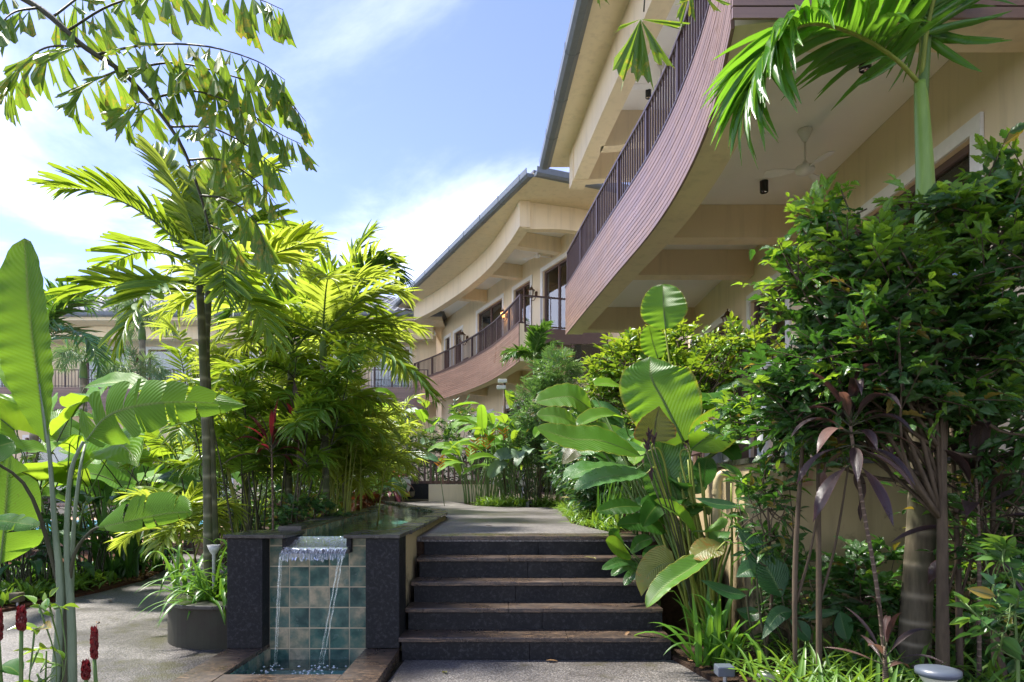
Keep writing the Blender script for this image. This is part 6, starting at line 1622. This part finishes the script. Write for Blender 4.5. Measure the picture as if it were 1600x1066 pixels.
# ---- 3. fishtail palm, upper left, with a second frond hanging over the steps
fp = thing("fishtail_palm", "fishtail palm with spotted wedge leaflets arching in from the upper left", "palm", (-5.5, 4.7, 0.03))
MB().tube(smooth_curve([(-5.5, 4.7, 0), (-5.45, 4.72, 2.5), (-5.5, 4.7, 5.0)], 16), [0.12, 0.10, 0.09], 14).build("trunk", MT['gtrunk'], fp, smooth=True)
fcount = [0]
def fishtail(main, subs, d0, sd, scale=1.0, per=15):
    r_ = random.Random(sd)
    fr = MB().tube(main, [0.028, 0.02, 0.012, 0.006], 8).build("frond", MT['stemd'], fp, smooth=True)
    for s in subs:
        path = smooth_curve(s, 22)
        MB().tube(path, [0.009, 0.006, 0.002], 5).build("branch_stem", MT['stemd'], fr, smooth=True)
        tg = nrm(np.gradient(path, axis=0)); n = int(per * max(0.5, np.linalg.norm(np.diff(path, axis=0), axis=1).sum() / 1.05))
        for k in range(n):
            f = 0.06 + 0.94 * k / max(1, n - 1); i = min(21, int(f * 21)); p = path[i]; t_ = tg[i]
            sd_ = nrm(np.cross(t_, [0, 0, 1])) * (1 if k % 2 else -1)
            a = nrm(np.array([0, 0, -1.0]) * r_.uniform(0.45, 1.2) + t_ * r_.uniform(-0.05, 0.6) + sd_ * r_.uniform(0.05, 0.9))
            no = nrm(np.array([r_.uniform(-.5, .5), -1, r_.uniform(-.3, .3)]) + sd_ * 0.3)
            L = scale * r_.uniform(0.17, 0.30) * (0.75 + 0.35 * math.sin(math.pi * min(1, f * 1.05)))
            T = r_.choice(T_FISH); q = MB(); scatter(q, T, p[None], a[None], no[None], L, L * r_.uniform(0.5, 1.1), r_.random())
            q.build("leaflet", MT['fish'], fr, smooth=False); fcount[0] += 1
main = smooth_curve([(-5.5, 4.7, 4.9), (-4.6, 4.7, 5.15)] + HP([(-40, -38, 4.7), (60, 12, 4.7), (130, 72, 4.7), (190, 112, 4.75), (240, 165, 4.8), (282, 225, 4.8), (308, 290, 4.85), (324, 345, 4.9), (338, 405, 4.9)]), 50)
subs = [HP(q) for q in (
    [(105, 48, 4.7), (180, 5, 4.6), (290, -18, 4.5), (390, -5, 4.4), (442, 15, 4.4)],
    [(150, 85, 4.72), (230, 70, 4.6), (320, 72, 4.5), (400, 95, 4.45), (445, 125, 4.4)],
    [(192, 112, 4.75), (270, 98, 4.65), (360, 118, 4.55), (440, 150, 4.5), (478, 190, 4.5)],
    [(232, 155, 4.78), (300, 142, 4.7), (370, 165, 4.6), (430, 205, 4.55), (470, 225, 4.5)],
    [(265, 198, 4.8), (330, 200, 4.7), (390, 230, 4.65), (440, 268, 4.6)],
    [(292, 250, 4.82), (345, 250, 4.75), (400, 282, 4.7), (432, 320, 4.65)],
    [(312, 305, 4.86), (355, 312, 4.8), (395, 340, 4.75), (415, 385, 4.7)],
    [(326, 352, 4.9), (350, 362, 4.85), (372, 392, 4.8)],
    [(60, 12, 4.7), (20, 20, 4.5), (-10, 50, 4.4)],
    [(130, 72, 4.7), (70, 75, 4.9), (25, 110, 5.0), (8, 150, 5.0)],
    [(185, 110, 4.75), (140, 130, 4.95), (105, 165, 5.0)],
    [(245, 168, 4.8), (215, 160, 5.0), (190, 185, 5.1)],
    [(20, -8, 4.7), (-20, -5, 4.5), (-50, 20, 4.4)],
    [(80, 28, 4.7), (150, -20, 4.9), (240, -40, 5.0), (330, -42, 5.1)])]
fishtail(main, subs, 4.7, 5, 1.08, 24)
main2 = smooth_curve([(-5.5, 4.7, 4.95), (-4.4, 4.6, 6.2), (-2.4, 4.4, 6.7), (-0.4, 4.15, 6.0), (0.75, 4.0, 4.75), P(1006, 18, 3.95)], 40)
subs = [HP([(1006, 18, 3.95), (1002, 40, 3.95), (1000, 62, 3.95)]), HP([(1003, 22, 3.95), (1020, -10, 3.9), (1060, -25, 3.9), (1110, -20, 3.85)]), HP([(1003, 20, 3.95), (980, -20, 4.0), (945, -22, 4.0), (935, -10, 4.0)])]
fr2 = MB().tube(main2, [0.028, 0.02, 0.012, 0.004], 8).build("frond", MT['stemd'], fp, smooth=True)
for s, dirs in ((P(1001, 30, 3.95), ((-36, 92, 1.0), (-16, 88, .9), (-4, 75, .8), (4, 105, .9), (30, 58, .8), (38, 70, .9), (-38, 20, .5), (70, 12, .75))), (P(1100, -8, 3.85), ((-40, 15, .6), (20, 28, .8), (40, 14, .7))), (P(1080, -25, 3.9), ((-20, 62, .7), (0, 55, .7))), (P(935, -22, 4), ((0, 35, .5), (14, 30, .4)))):
    for k, (dx, dy, sc_) in enumerate(dirs):
        a = nrm(np.array([dx, -8 + 4 * (k % 3), -dy], float)); L = math.hypot(dx, dy) * 3.95 / F * 1.05
        q = MB(); scatter(q, T_FISH[k % 6], s[None], a[None], nrm(np.array([[0.3 * (-1) ** k, -1, 0.1]])), L, L * 0.62 * sc_, random.random()); q.build("leaflet", MT['fish'], fr2)

# ---- 4. right of the upper path
for i, (x, d, n, H, lb) in enumerate(((-0.55, 15.6, 22, 1.9, "bright heliconia clump with orange flowers at the path bend"), (0.1, 15.0, 20, 2.0, "bright heliconia clump in front of the flood light post"),
                                   (0.75, 15.3, 18, 2.3, "tall heliconia clump beside the grey-leaved plant"), (-0.1, 16.6, 18, 2.6, "tall upright heliconia clump behind the orange flowers"), (-0.95, 17.0, 20, 1.6, "heliconia clump against the low cream wall"))):
    leaf_clump("heliconia_clump", lb, "plant", (x, d, 0.8), n, H, 0.85, 0.27, ['heli', 'heli', 'banana'], sd=130 + i, stm='stemg', face=0.4, spread=0.5, el=(0, 70))
fl = thing("heliconia_flowers", "orange heliconia flower spikes among the bright leaves", "flower", (-0.3, 15.2, 0.8))
for px, py in ((742, 705), (760, 702), (765, 692), (687, 732), (735, 718), (786, 688)):
    q = P(px, py, 15.0); m_ = MB()
    for k in range(7):
        a = nrm(np.array([(-1) ** k * 0.7, -0.2, 0.6])); scatter(m_, T_LANCE[0], (q + np.array([0, 0, k * 0.035]))[None], a[None], np.array([[0, -1, 0.3]]), 0.17, 0.13, random.random())
    m_.build("flower_spike", MT['orange'], fl, smooth=True)
    stem(fl, [np.array([q[0] + 0.1, 15.1, 0.8]), q * np.array([1, 1, 0.6]) + np.array([0.04, 0, 0.3]), q], 0.008, 'stemg', "stem", 5, 6)
leafy("oleander", "rounded grey-green oleander with narrow leaves and a few white flowers", (0.62, 14.9, 0.8), [((0.75, 14.9, 2.9), (0.85, 0.7, 0.85), 420), ((0.95, 14.9, 3.7), (0.6, 0.6, 0.65), 260), ((0.45, 14.7, 2.2), (0.6, 0.5, 0.5), 160)], T_NARROW, 0.17, 'olean', sd=141, per=11, tl=0.32, young=0.5, flowers=(16, 'white', 0.05), drop=0.0)
feather_palm("small_palm", "small dark feathery palm at the corner of the far balcony", (0.66, 16.6, 0.8), P(835, 568, 16.4), 10, 0.85, 0.36, 0.05, 'palmd', 'ptrunk', (), 142, 24, 1.2, shaft=0.2, el=(10, 80))
leaf_clump("grey_leaf_plant", "plant with rounded grey-green leaves on tall stems beside the dark shrub", "plant", (0.42, 14.6, 0.8), 12, 1.35, 0.55, 0.30, ['greyleaf'], sd=143, stm='stemd', face=0.9, droop=(1.2, 2.4), el=(-20, 30), hmin=0.7, az=(90, 270))
leafy("dark_hedge_shrub", "dense dark green shrub right of the upper path", (1.1, 9.6, 0.8), [((1.25, 9.6, 1.75), (0.62, 0.9, 0.75), 300), ((1.15, 8.4, 1.5), (0.45, 0.6, 0.6), 170), ((1.2, 11.4, 1.8), (0.6, 0.9, 0.8), 240)], T_LANCE, 0.17, 'shrubd', sd=144, per=8, tl=0.3, young=0.35)
leafy("dark_hedge_shrub", "dark shrub behind the heliconias below the oleander", (1.35, 13.2, 0.8), [((1.25, 13.2, 1.9), (0.6, 0.7, 0.9), 260)], T_LANCE, 0.18, 'shrubd', sd=145, per=8, tl=0.3, young=0.35)
cover("grass_edging", "low grassy edging along the right side of the upper path", "grass", [(0.74, 8.4), (0.81, 10.0), (0.93, 13.5), (1.3, 13.5), (1.3, 10), (1.2, 8.2), (1.1, 6.9), (0.99, 6.9)], 0.80, 1500, T_BLADE, 0.20, 'grass', 146, W=1.6)
cover("grass_edging", "low grass tufts at the far bend of the upper path", "grass", [(0.9, 14.0), (0.6, 14.3), (-0.3, 14.45), (-0.85, 15.4), (-0.6, 15.6), (0, 14.9), (1.2, 14.8)], 0.80, 900, T_BLADE, 0.24, 'grass', 147, W=1.6)
strap_clump("yellow_cane_clump", "bundle of yellowish bare canes behind the top step", (1.15, 7.6, 0.8), 30, 0.75, 0.03, 'strapd', 148, el=(70, 89), droop=(0.1, 0.5), spread=0.2)
# far end: dark shrubs behind urn and screen, hibiscus with red dots
for i, (x, d, h, lb) in enumerate(((-3.4, 21.0, 3.0, "tall dark shrub with red flowers behind the urn"), (-1.6, 21.4, 3.2, "dark shrub behind the timber screen"), (-5.4, 20.6, 2.6, "dark shrub at the far left end of the channel"), (0.4, 19.4, 2.6, "dark shrub below the far balcony"))):
    leafy("far_shrub", lb, (x, d, 0.75), [((x, d, 0.8 + h * 0.5), (1.1, 0.6, h * 0.5), 240)], T_LANCE, 0.2, 'shrubd', sd=150 + i, per=8, tl=0.35, young=0.4, flowers=(26, 'petal', 0.06) if i == 0 else None)
leaf_clump("banana_clump", "pale green broad-leaved clump below the far balcony", "plant", (-2.3, 20.4, 0.8), 14, 2.9, 1.0, 0.42, ['heli', 'greyleaf', 'banana'], sd=156, stm='stemg', face=0.6, spread=0.6)
leaf_clump("banana_clump", "broad-leaved clump behind the golden cane palms", "plant", (-3.6, 19.9, 0.8), 14, 2.3, 1.0, 0.4, ['banana', 'heli'], sd=157, stm='stemg', face=0.6, spread=0.6)
cover("bed_grass", "short grass on the raised bed below the urn", "grass", [(-4.6, 18.64), (-3.25, 18.64), (-3.25, 19.4), (-4.6, 19.4)], 0.97, 500, T_BLADE, 0.16, 'grass', 158, W=1.6)

# ---- 5. big paddle-leaved plant right of the steps
cp = thing("paddle_leaf_plant", "large plant with broad ribbed paddle leaves right of the steps", "plant", (1.62, 5.55, 0.03))
base = np.array([1.60, 5.55, 0.0])
def cl(pts, w, no, mat='calathea', foot=None, **kw):
    w = w * 1.2
    kw.setdefault('fold', 0.12); kw.setdefault('ripple', 0.05)
    pleaf(cp, pts, w, no, mat, n=30, nx=5, tear_sd=random.randrange(99), **kw)
    b = base + np.array([random.uniform(-.12, .12), random.uniform(-.10, .15), 0]) if foot is None else np.array(foot, float)
    p1 = P(*pts[0]); p2 = P(*pts[1]); u = nrm(p2 - p1)
    stem(cp, [b, b * 0.5 + p1 * 0.5 + np.array([0.0, 0, 0.10]), p1 - u * 0.12, p1], [0.014, 0.012, 0.008, 0.006], 'stemy' if random.random() < .5 else 'stemg', "stalk", 7, 14)
cl([(1040, 514, 6.2), (1037, 480, 6.2), (1036, 443, 6.25)], 60, (-0.2, -1, 0.1), prof=OVAL)
cl([(1028, 560, 6.4), (1020, 535, 6.4), (1014, 508, 6.4)], 38, (0.1, -1, 0.3), prof=OVAL)
cl([(1068, 690, 5.6), (1036, 625, 5.6), (1018, 590, 5.6), (1016, 557, 5.65)], 96, (-0.25, -1, 0.15), prof=[0.25, 0.75, 0.95, 1.0, 1.0, 0.98, 0.9, 0.74, 0.45, 0])
cl([(1022, 690, 5.3), (1024, 660, 5.25), (1030, 634, 5.2)], 58, (0.1, -1, -0.1), 'dullleaf', prof=HEART)
cl([(1000, 712, 5.4), (945, 690, 5.3), (890, 685, 5.2), (838, 668, 5.15)], 52, (0.0, -0.75, 0.7), prof=PADDLE)
cl([(1012, 705, 5.5), (960, 692, 5.5), (925, 697, 5.45), (905, 710, 5.4)], 44, (0.2, -0.5, 0.9), 'calatop')
cl([(905, 665, 6.0), (875, 652, 5.9), (838, 648, 5.85)], 34, (0.0, -0.8, 0.6))
cl([(925, 640, 6.3), (890, 620, 6.2), (836, 628, 6.1)], 46, (-0.1, -0.8, 0.6))
cl([(920, 628, 6.5), (880, 618, 6.4), (838, 615, 6.35)], 30, (0, -0.5, 0.9), 'calatop')
cl([(1046, 792, 5.7), (1042, 745, 5.7), (1030, 672, 5.75)], 72, (0.15, -1, 0.2), 'calatop', fold=0.3)
cl([(1010, 740, 5.3), (975, 742, 5.2), (935, 748, 5.1), (896, 765, 5.05)], 36, (0.05, -0.6, 0.8), 'calatop', fold=0.2)
cl([(995, 732, 5.6), (950, 730, 5.5), (915, 735, 5.45), (890, 748, 5.4)], 28, (0, -0.5, 0.9), 'calatop')
cl([(965, 690, 6.2), (935, 695, 6.0), (905, 700, 5.9), (878, 725, 5.9)], 30, (0, -0.7, 0.7), 'dullleaf')
cl([(1080, 702, 5.5), (1105, 682, 5.4), (1135, 660, 5.3), (1165, 640, 5.25)], 56, (-0.1, -0.9, -0.15))
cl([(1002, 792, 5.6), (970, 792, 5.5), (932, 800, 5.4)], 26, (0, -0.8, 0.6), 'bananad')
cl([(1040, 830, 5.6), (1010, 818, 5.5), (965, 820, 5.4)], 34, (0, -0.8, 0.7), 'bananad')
cl([(1075, 770, 5.8), (1090, 755, 5.8), (1100, 745, 5.8)], 28, (0, -1, 0.4), 'calatop')
cl([(1090, 842, 5.3), (1060, 805, 5.2), (1022, 782, 5.15)], 26, (0.3, -0.7, 0.7), 'calathea', fold=0.5)
cl([(1100, 830, 5.2), (1120, 822, 5.1), (1138, 815, 5.05)], 30, (0, -0.6, 0.8), 'calathea')
# low hanging old leaves over the steps
cl([(1055, 878, 5.0), (1030, 885, 4.95), (1008, 905, 4.9), (1002, 932, 4.9)], 50, (-0.1, -0.9, 0.30), 'oldleaf', prof=HEART)
cl([(1118, 862, 4.9), (1080, 888, 4.8), (1040, 915, 4.75), (1010, 950, 4.7)], 34, (-0.4, -0.6, 0.7), 'calathea', fold=0.5)
cl([(1128, 850, 5.0), (1105, 858, 4.9), (1080, 872, 4.85)], 36, (0, -0.7, 0.7), 'oldleaf')
for i in range(16):
    a = random.uniform(-0.5, 0.5); b = base + np.array([random.uniform(-.14, .16), random.uniform(-.12, .2), 0]); h = random.uniform(0.9, 1.7)
    stem(cp, [b, b + np.array([a * 0.3 - 0.1, 0.0, h * 0.5]), b + np.array([a * 0.6 - 0.22, 0.05, h])], [0.014, 0.012, 0.007], random.choice(('stemy', 'stemg', 'stemy')), "stalk", 7, 10)
fz = thing("dark_red_flower_spike", "dark red-brown flower spikes rising among the paddle leaves", "flower", (1.45, 5.3, 0.03))
for px, py in ((1014, 690), (1022, 697), (1010, 706), (1018, 752)):
    q = P(px, py, 5.1); m_ = MB()
    for k in range(8): scatter(m_, T_LANCE[0], (q + np.array([0, 0, k * 0.008]))[None], nrm(np.array([[random.uniform(-.6, .6), -.2, 1]])), np.array([[0, -1, 0.3]]), 0.055, 0.06, random.random())
    m_.build("flower_spike", MT['tirich'], fz, smooth=True)
    stem(fz, [np.array([1.45, 5.3, 0.02]), q * .5 + np.array([0.76, 2.65, 0.1]), q], [0.008, 0.004], 'stemd', "stem", 5, 8)
# small leafy plant at the right end of the steps
sp_ = thing("low_heliconia", "low dark-leaved plant overhanging the right end of the upper steps", "plant", (1.28, 5.9, 0.03))
for pts, w, mt in (([(985, 868, 5.75), (965, 858, 5.6), (946, 845, 5.5)], 40, 'calathea'), ([(995, 880, 5.8), (970, 878, 5.6), (940, 890, 5.45)], 20, 'calatop'), ([(1000, 885, 5.7), (975, 885, 5.6), (955, 900, 5.5)], 20, 'calatop'),
                   ([(985, 862, 5.8), (1000, 848, 5.7), (1020, 842, 5.7)], 26, 'bananad'), ([(1010, 855, 5.7), (1025, 870, 5.6), (1030, 892, 5.5)], 42, 'bananad'), ([(975, 850, 5.9), (962, 838, 5.8), (955, 826, 5.8)], 24, 'bananad'), ([(1000, 885, 5.8), (985, 900, 5.6), (975, 915, 5.55)], 16, 'calatop')):
    pleaf(sp_, pts, w, (0, -0.8, 0.6), mt, n=16, nx=3, fold=0.2)
    p1 = P(*pts[0]); stem(sp_, [(1.27, 5.9, 0.0), (1.24, 5.85, p1[2] * 0.6), p1], [0.008, 0.005], 'stemg', "stalk", 6, 8)
strap_clump("lily_clump", "bright strap-leaved clump at the foot of the steps by the wall corner", (1.42, 4.85, 0.035), 40, 0.62, 0.05, 'strap', 161, el=(50, 88), droop=(0.4, 1.5), spread=0.12, nx=2)
# ginger with lance leaves before the wall corner
gg = thing("shade_ginger", "dark-leaved ginger stems leaning before the wall corner", "plant", (1.98, 4.65, 0.035))
for pts, w, foot in (([(1166, 930, 4.7), (1135, 925, 4.65), (1094, 906, 4.6)], 24, (1.72, 4.7)), ([(1222, 932, 4.6), (1200, 890, 4.6), (1152, 822, 4.65)], 62, (2.0, 4.7)), ([(1182, 898, 4.5), (1172, 890, 4.45), (1150, 902, 4.4)], 34, (1.75, 4.6)),
                     ([(1240, 955, 4.6), (1215, 962, 4.55), (1190, 1000, 4.5)], 26, (2.05, 4.6)), ([(1266, 1000, 4.6), (1252, 985, 4.6), (1234, 968, 4.6)], 32, (2.1, 4.6)), ([(1312, 955, 4.6), (1318, 980, 4.6), (1325, 1005, 4.6)], 34, (2.2, 4.65)),
                     ([(1312, 955, 4.6), (1280, 960, 4.6), (1245, 966, 4.6)], 14, (2.2, 4.65)), ([(1190, 958, 4.75), (1170, 960, 4.75), (1150, 952, 4.75)], 26, (1.8, 4.75)), ([(1155, 790, 4.9), (1120, 788, 4.9), (1085, 778, 4.9)], 20, (1.85, 4.8)), ([(1185, 885, 4.8), (1170, 850, 4.8), (1158, 820, 4.8)], 24, (1.85, 4.8))):
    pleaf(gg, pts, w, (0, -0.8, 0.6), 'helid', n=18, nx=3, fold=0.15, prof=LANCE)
    p1 = P(*pts[0]); stem(gg, [(foot[0], foot[1], 0.0), (np.array([foot[0], foot[1], 0]) + p1) / 2 + np.array([-0.03, 0, 0.1]), p1], [0.009, 0.005], 'stemd', "stalk", 6, 10)
cover("grass_tufts", "grass tufts and small leaves in the bed at the foot of the wall", "grass", [(1.45, 4.6), (1.6, 3.2), (2.9, 3.2), (2.9, 4.7), (1.6, 5.0)], 0.035, 800, T_BLADE, 0.24, 'grass', 162, W=1.5, el=(35, 85))
cover("ground_cover", "dark ground cover deep in the right bed", "ground cover", [(2.2, 4.9), (2.3, 3.4), (5, 3.2), (5, 5.1)], 0.035, 1300, T_OVATE, 0.12, 'cover', 163)
cover("fallen_leaves", "dry fallen leaves on the soil by the lowest step", "leaf litter", [(1.22, 5.05), (1.5, 3.8), (1.9, 3.8), (1.8, 5.1)], 0.037, 160, T_OVATE, 0.05, 'litter', 164, el=(-3, 15))
fy = MB(); scatter(fy, T_LANCE[1], np.array([[0.66, 5.9, 0.678], [0.68, 5.92, 0.678], [0.70, 5.9, 0.678]]), np.array([[1, 0.2, 0.2], [-1, 0.3, 0.3], [0.3, -1, 0.2]]), np.array([[0, 0, 1.0]] * 3), 0.06)
tag(fy.build("fallen_leaf", MT['oldleaf'], None, smooth=True), "yellow fallen leaf on the fourth step", "leaf")

leaf_clump("heliconia_clump", "leafy clump between the paddle leaves and the dark hedge", "plant", (1.45, 6.75, 0.8), 22, 1.35, 0.62, 0.26, ['calathea', 'calatop', 'bananad', 'heli'], sd=165, stm='stemg', face=0.6, spread=0.5, az=(120, 300), el=(0, 60))
leaf_clump("heliconia_clump", "leafy clump against the side wall below the metal grilles", "plant", (1.72, 6.0, 0.03), 18, 1.35, 0.5, 0.2, ['bananad', 'helid', 'calatop'], sd=166, stm='stemg', face=0.6, spread=0.3, az=(150, 330), el=(0, 60), sr=0.007)
for i, (px, d_, zc, rx, rz, nt, lb) in enumerate(((1235, 4.9, 0.55, 0.30, 0.45, 60, "shaded shrub before the wall, left of the purple cordyline"), (1345, 4.9, 0.50, 0.35, 0.45, 75, "shaded shrub before the wall, behind the purple cordyline"),
        (1500, 4.9, 0.60, 0.45, 0.55, 100, "shaded shrub before the wall, right of the palm trunk"), (1590, 4.6, 0.9, 0.35, 0.7, 80, "shaded shrub at the right frame edge"), (1190, 4.75, 1.15, 0.26, 0.4, 40, "thin shaded shrub beside the wall corner"))):
    q = G(px, d_)
    leafy("shade_shrub", lb, q, [((q[0], q[1] - 0.12, zc), (rx, 0.22, rz), nt)], T_WAVY if i % 2 else T_LANCE, 0.13, 'shrub', sd=210 + i, per=8, tl=0.3, young=0.06, trunk_r=0.014, gap=0.35)
# ---- 6. light shrub over the terrace railing
leafy("light_shrub", "light green small-leaved shrub hanging over the terrace railing", (1.72, 7.4, 0.8),
      [(P(1005, 575, 7.3), (0.62, 0.45, 0.42), 260), (P(1090, 610, 7.0), (0.5, 0.4, 0.38), 190), (P(1060, 545, 7.4), (0.42, 0.4, 0.32), 150), (P(945, 610, 7.6), (0.35, 0.35, 0.30), 110), (P(1140, 580, 6.7), (0.42, 0.35, 0.36), 150), (P(1165, 535, 6.3), (0.30, 0.28, 0.22), 60)],
      T_OVATE, 0.085, 'shrubl', sd=171, per=9, tl=0.26, young=0.45, trunk_r=0.03, gap=0.45)
# ---- 7. large glossy shrub on the right
leafy("glossy_shrub", "large dark glossy shrub with bright young leaves filling the right side", (2.55, 4.05, 0.03),
      [(P(1430, 530, 3.95), (0.68, 0.36, 0.50), 250), (P(1560, 430, 3.9), (0.42, 0.36, 0.75), 195), (P(1300, 600, 4.2), (0.55, 0.34, 0.42), 150), (P(1370, 420, 4.0), (0.46, 0.30, 0.30), 90),
       (P(1265, 440, 4.3), (0.36, 0.26, 0.26), 40), (P(1225, 400, 4.3), (0.16, 0.16, 0.1), 9), (P(1500, 310, 3.9), (0.40, 0.28, 0.20), 60), (P(1230, 660, 4.6), (0.34, 0.28, 0.30), 80), (P(1225, 560, 4.5), (0.30, 0.24, 0.28), 55), (P(1150, 650, 5.0), (0.22, 0.2, 0.2), 26), (P(1560, 640, 4.1), (0.35, 0.35, 0.45), 70), (P(1290, 340, 4.2), (0.26, 0.2, 0.16), 18)],
      T_WAVY, 0.108, 'shrub', sd=181, per=11, tl=0.46, young=0.5, trunk_r=0.04, singles=300, trunk=P(1470, 540, 4.05), branch=5, gap=0.22)
leafy("sparse_shrub", "sparse thin-stemmed shrub at the right frame edge before the wall", (3.05, 4.2, 0.03), [(P(1560, 780, 4.2), (0.45, 0.35, 0.6), 70), (P(1500, 720, 4.5), (0.5, 0.3, 0.4), 40)], T_OVATE, 0.10, 'shrub', sd=182, per=6, tl=0.4, young=0.15, trunk_r=0.02, gap=0.3)
for i, (px, lb) in enumerate(((1478, "thin bare stem right of the palm trunk"), (1500, "second bare stem right of the palm trunk"), (1280, "bare dark stem left of the purple cordyline"), (1555, "reddish bare stem near the right frame edge"), (1243, "bare stem nearest the wall corner"))):
    q = G(px, 4.25); t = thing("bare_stem", lb, "stem", q, "bare stems before the terrace wall")
    stem(t, [q, q + np.array([0.02, 0.05, 0.8]), q + np.array([-0.02 + 0.03 * i, 0.1, 1.7])], [0.026 - 0.003 * i, 0.018, 0.012], 'bark', "stalk", 8, 10)
    stem(t, [q + np.array([0.01, 0.04, 0.5]), q + np.array([0.12, 0.04, 0.9]), q + np.array([0.2, 0.0, 1.5])], [0.01, 0.005], 'bark', "side_branch", 6, 8)
leafy("low_shrub", "low bright-leaved shrub in the bottom right corner", G(1580, 3.2), [(P(1575, 960, 3.2), (0.22, 0.2, 0.16), 16), (P(1590, 870, 3.3), (0.18, 0.16, 0.12), 10)], T_OVATE, 0.10, 'shrubd', sd=183, per=6, tl=0.16, young=0.5, trunk_r=0.01, stm='stemg')
# purple cordylines
rosette("purple_cordyline", "tall purple-leaved cordyline on a thin ringed cane", [G(1390, 3.9, 0.03), P(1372, 930, 3.9), P(1350, 800, 3.9), P(1332, 690, 3.9), P(1328, 650, 3.9)], 30, 0.36, 0.068, ['tirich', 'tirich', 'tirich', 'tipink'], 191, el=(-35, 75), droop=(0.6, 1.8), span=0.3)
rosette("purple_cordyline", "purple cordyline at the right, behind the bare stems", [G(1530, 4.1, 0.03), P(1530, 860, 4.1), P(1525, 745, 4.1)], 16, 0.42, 0.095, ['tirich'], 192, el=(-35, 75), droop=(0.6, 1.8), span=0.5)
rosette("purple_cordyline", "young pink-leaved cordyline at the foot of the tall one", [G(1385, 3.75, 0.03), P(1382, 1080, 3.75), P(1383, 1010, 3.75)], 10, 0.26, 0.04, ['tipink', 'tirich'], 193, el=(10, 80), droop=(0.3, 1.2), span=0.25)

# ---- 8. palm with smooth green crownshaft, upper right
rpz = thing("crownshaft_palm", "palm with smooth green crownshaft and a big frond at the upper right", "palm", G(1425, 4.52, 0.03))
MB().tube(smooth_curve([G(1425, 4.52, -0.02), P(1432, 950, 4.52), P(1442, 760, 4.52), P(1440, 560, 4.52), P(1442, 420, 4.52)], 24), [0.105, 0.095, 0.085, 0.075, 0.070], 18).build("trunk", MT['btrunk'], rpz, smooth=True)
MB().tube(smooth_curve([P(1442, 425, 4.52), P(1446, 300, 4.52), P(1441, 180, 4.52), P(1438, 128, 4.52)], 20), [0.064, 0.058, 0.046, 0.036], 18).build("crownshaft", MT['shaft'], rpz, smooth=True)
MB().tube(smooth_curve([P(1441, 160, 4.52), P(1446, 90, 4.52), P(1452, 0, 4.52), P(1455, -90, 4.52)], 12), [0.036, 0.03, 0.022, 0.008], 12).build("spear", MT['stemg'], rpz, smooth=True)
env1 = lambda f: 0.55 + 0.5 * math.sin(math.pi * min(1, 0.15 + 0.75 * f))
fpath = HP([(1438, 132, 4.52), (1405, 97, 4.44), (1363, 67, 4.37), (1307, 43, 4.30), (1262, 38, 4.22), (1228, 55, 4.17), (1200, 90, 4.12), (1182, 130, 4.10)])
palm_frond(rpz, fpath, 52, 0.62, 0.95, 'palmr', 'stemy', 0.016, True, T_LEAFLET[1:], 201, lift=30, ang=(75, 18), env=env1, start=0.16, droopy=0.2)
palm_frond(rpz, HP([(1440, 120, 4.52), (1450, 40, 4.42), (1475, -60, 4.27), (1500, -140, 4.02), (1530, -150, 3.82)]), 36, 0.58, 0.9, 'palmr', 'stemy', 0.016, True, T_LEAFLET[1:], 202, lift=25, env=env1, start=0.2)
palm_frond(rpz, HP([(1440, 120, 4.52), (1436, 20, 4.57), (1400, -90, 4.62), (1330, -160, 4.72), (1250, -150, 4.82)]), 44, 0.62, 0.9, 'palmr', 'stemy', 0.016, True, T_LEAFLET[1:], 203, lift=10, env=env1, start=0.15, droopy=0.9)
palm_frond(rpz, HP([(1440, 120, 4.52), (1450, 10, 4.72), (1480, -110, 4.92), (1530, -170, 5.22), (1600, -160, 5.42)]), 34, 0.58, 0.9, 'palmr', 'stemy', 0.016, True, T_LEAFLET[1:], 204, lift=15, env=env1, start=0.2, droopy=0.4)

# ---- a few single fallen leaves on the paving
for i, (x, y, z, m_, lb) in enumerate(((0.25, 5.02, 0.002, 'litter', "brown fallen leaf before the lowest step"), (-0.45, 4.7, 0.002, 'oldleaf', "yellow fallen leaf on the paving left of centre"), (0.9, 5.22, 0.171, 'litter', "brown fallen leaf on the lowest step"),
        (-0.3, 7.6, 0.838, 'litter', "brown fallen leaf on the upper path"), (-3.9, 6.4, 0.002, 'litter', "brown fallen leaf on the left path"), (-3.3, 5.2, 0.002, 'oldleaf', "yellow fallen leaf beside the planter"), (-4.5, 7.6, 0.002, 'litter', "brown fallen leaf near the mulch edge"))):
    f_ = MB(); scatter(f_, T_LANCE[i % 3], np.array([[x, y, z + 0.012]]), np.array([[math.cos(i * 2.0), math.sin(i * 2.0), 0.05]]), np.array([[0.1, 0, 1.0]]), 0.09)
    tag(f_.build("fallen_leaf", MT[m_], None, smooth=True), lb, "leaf")
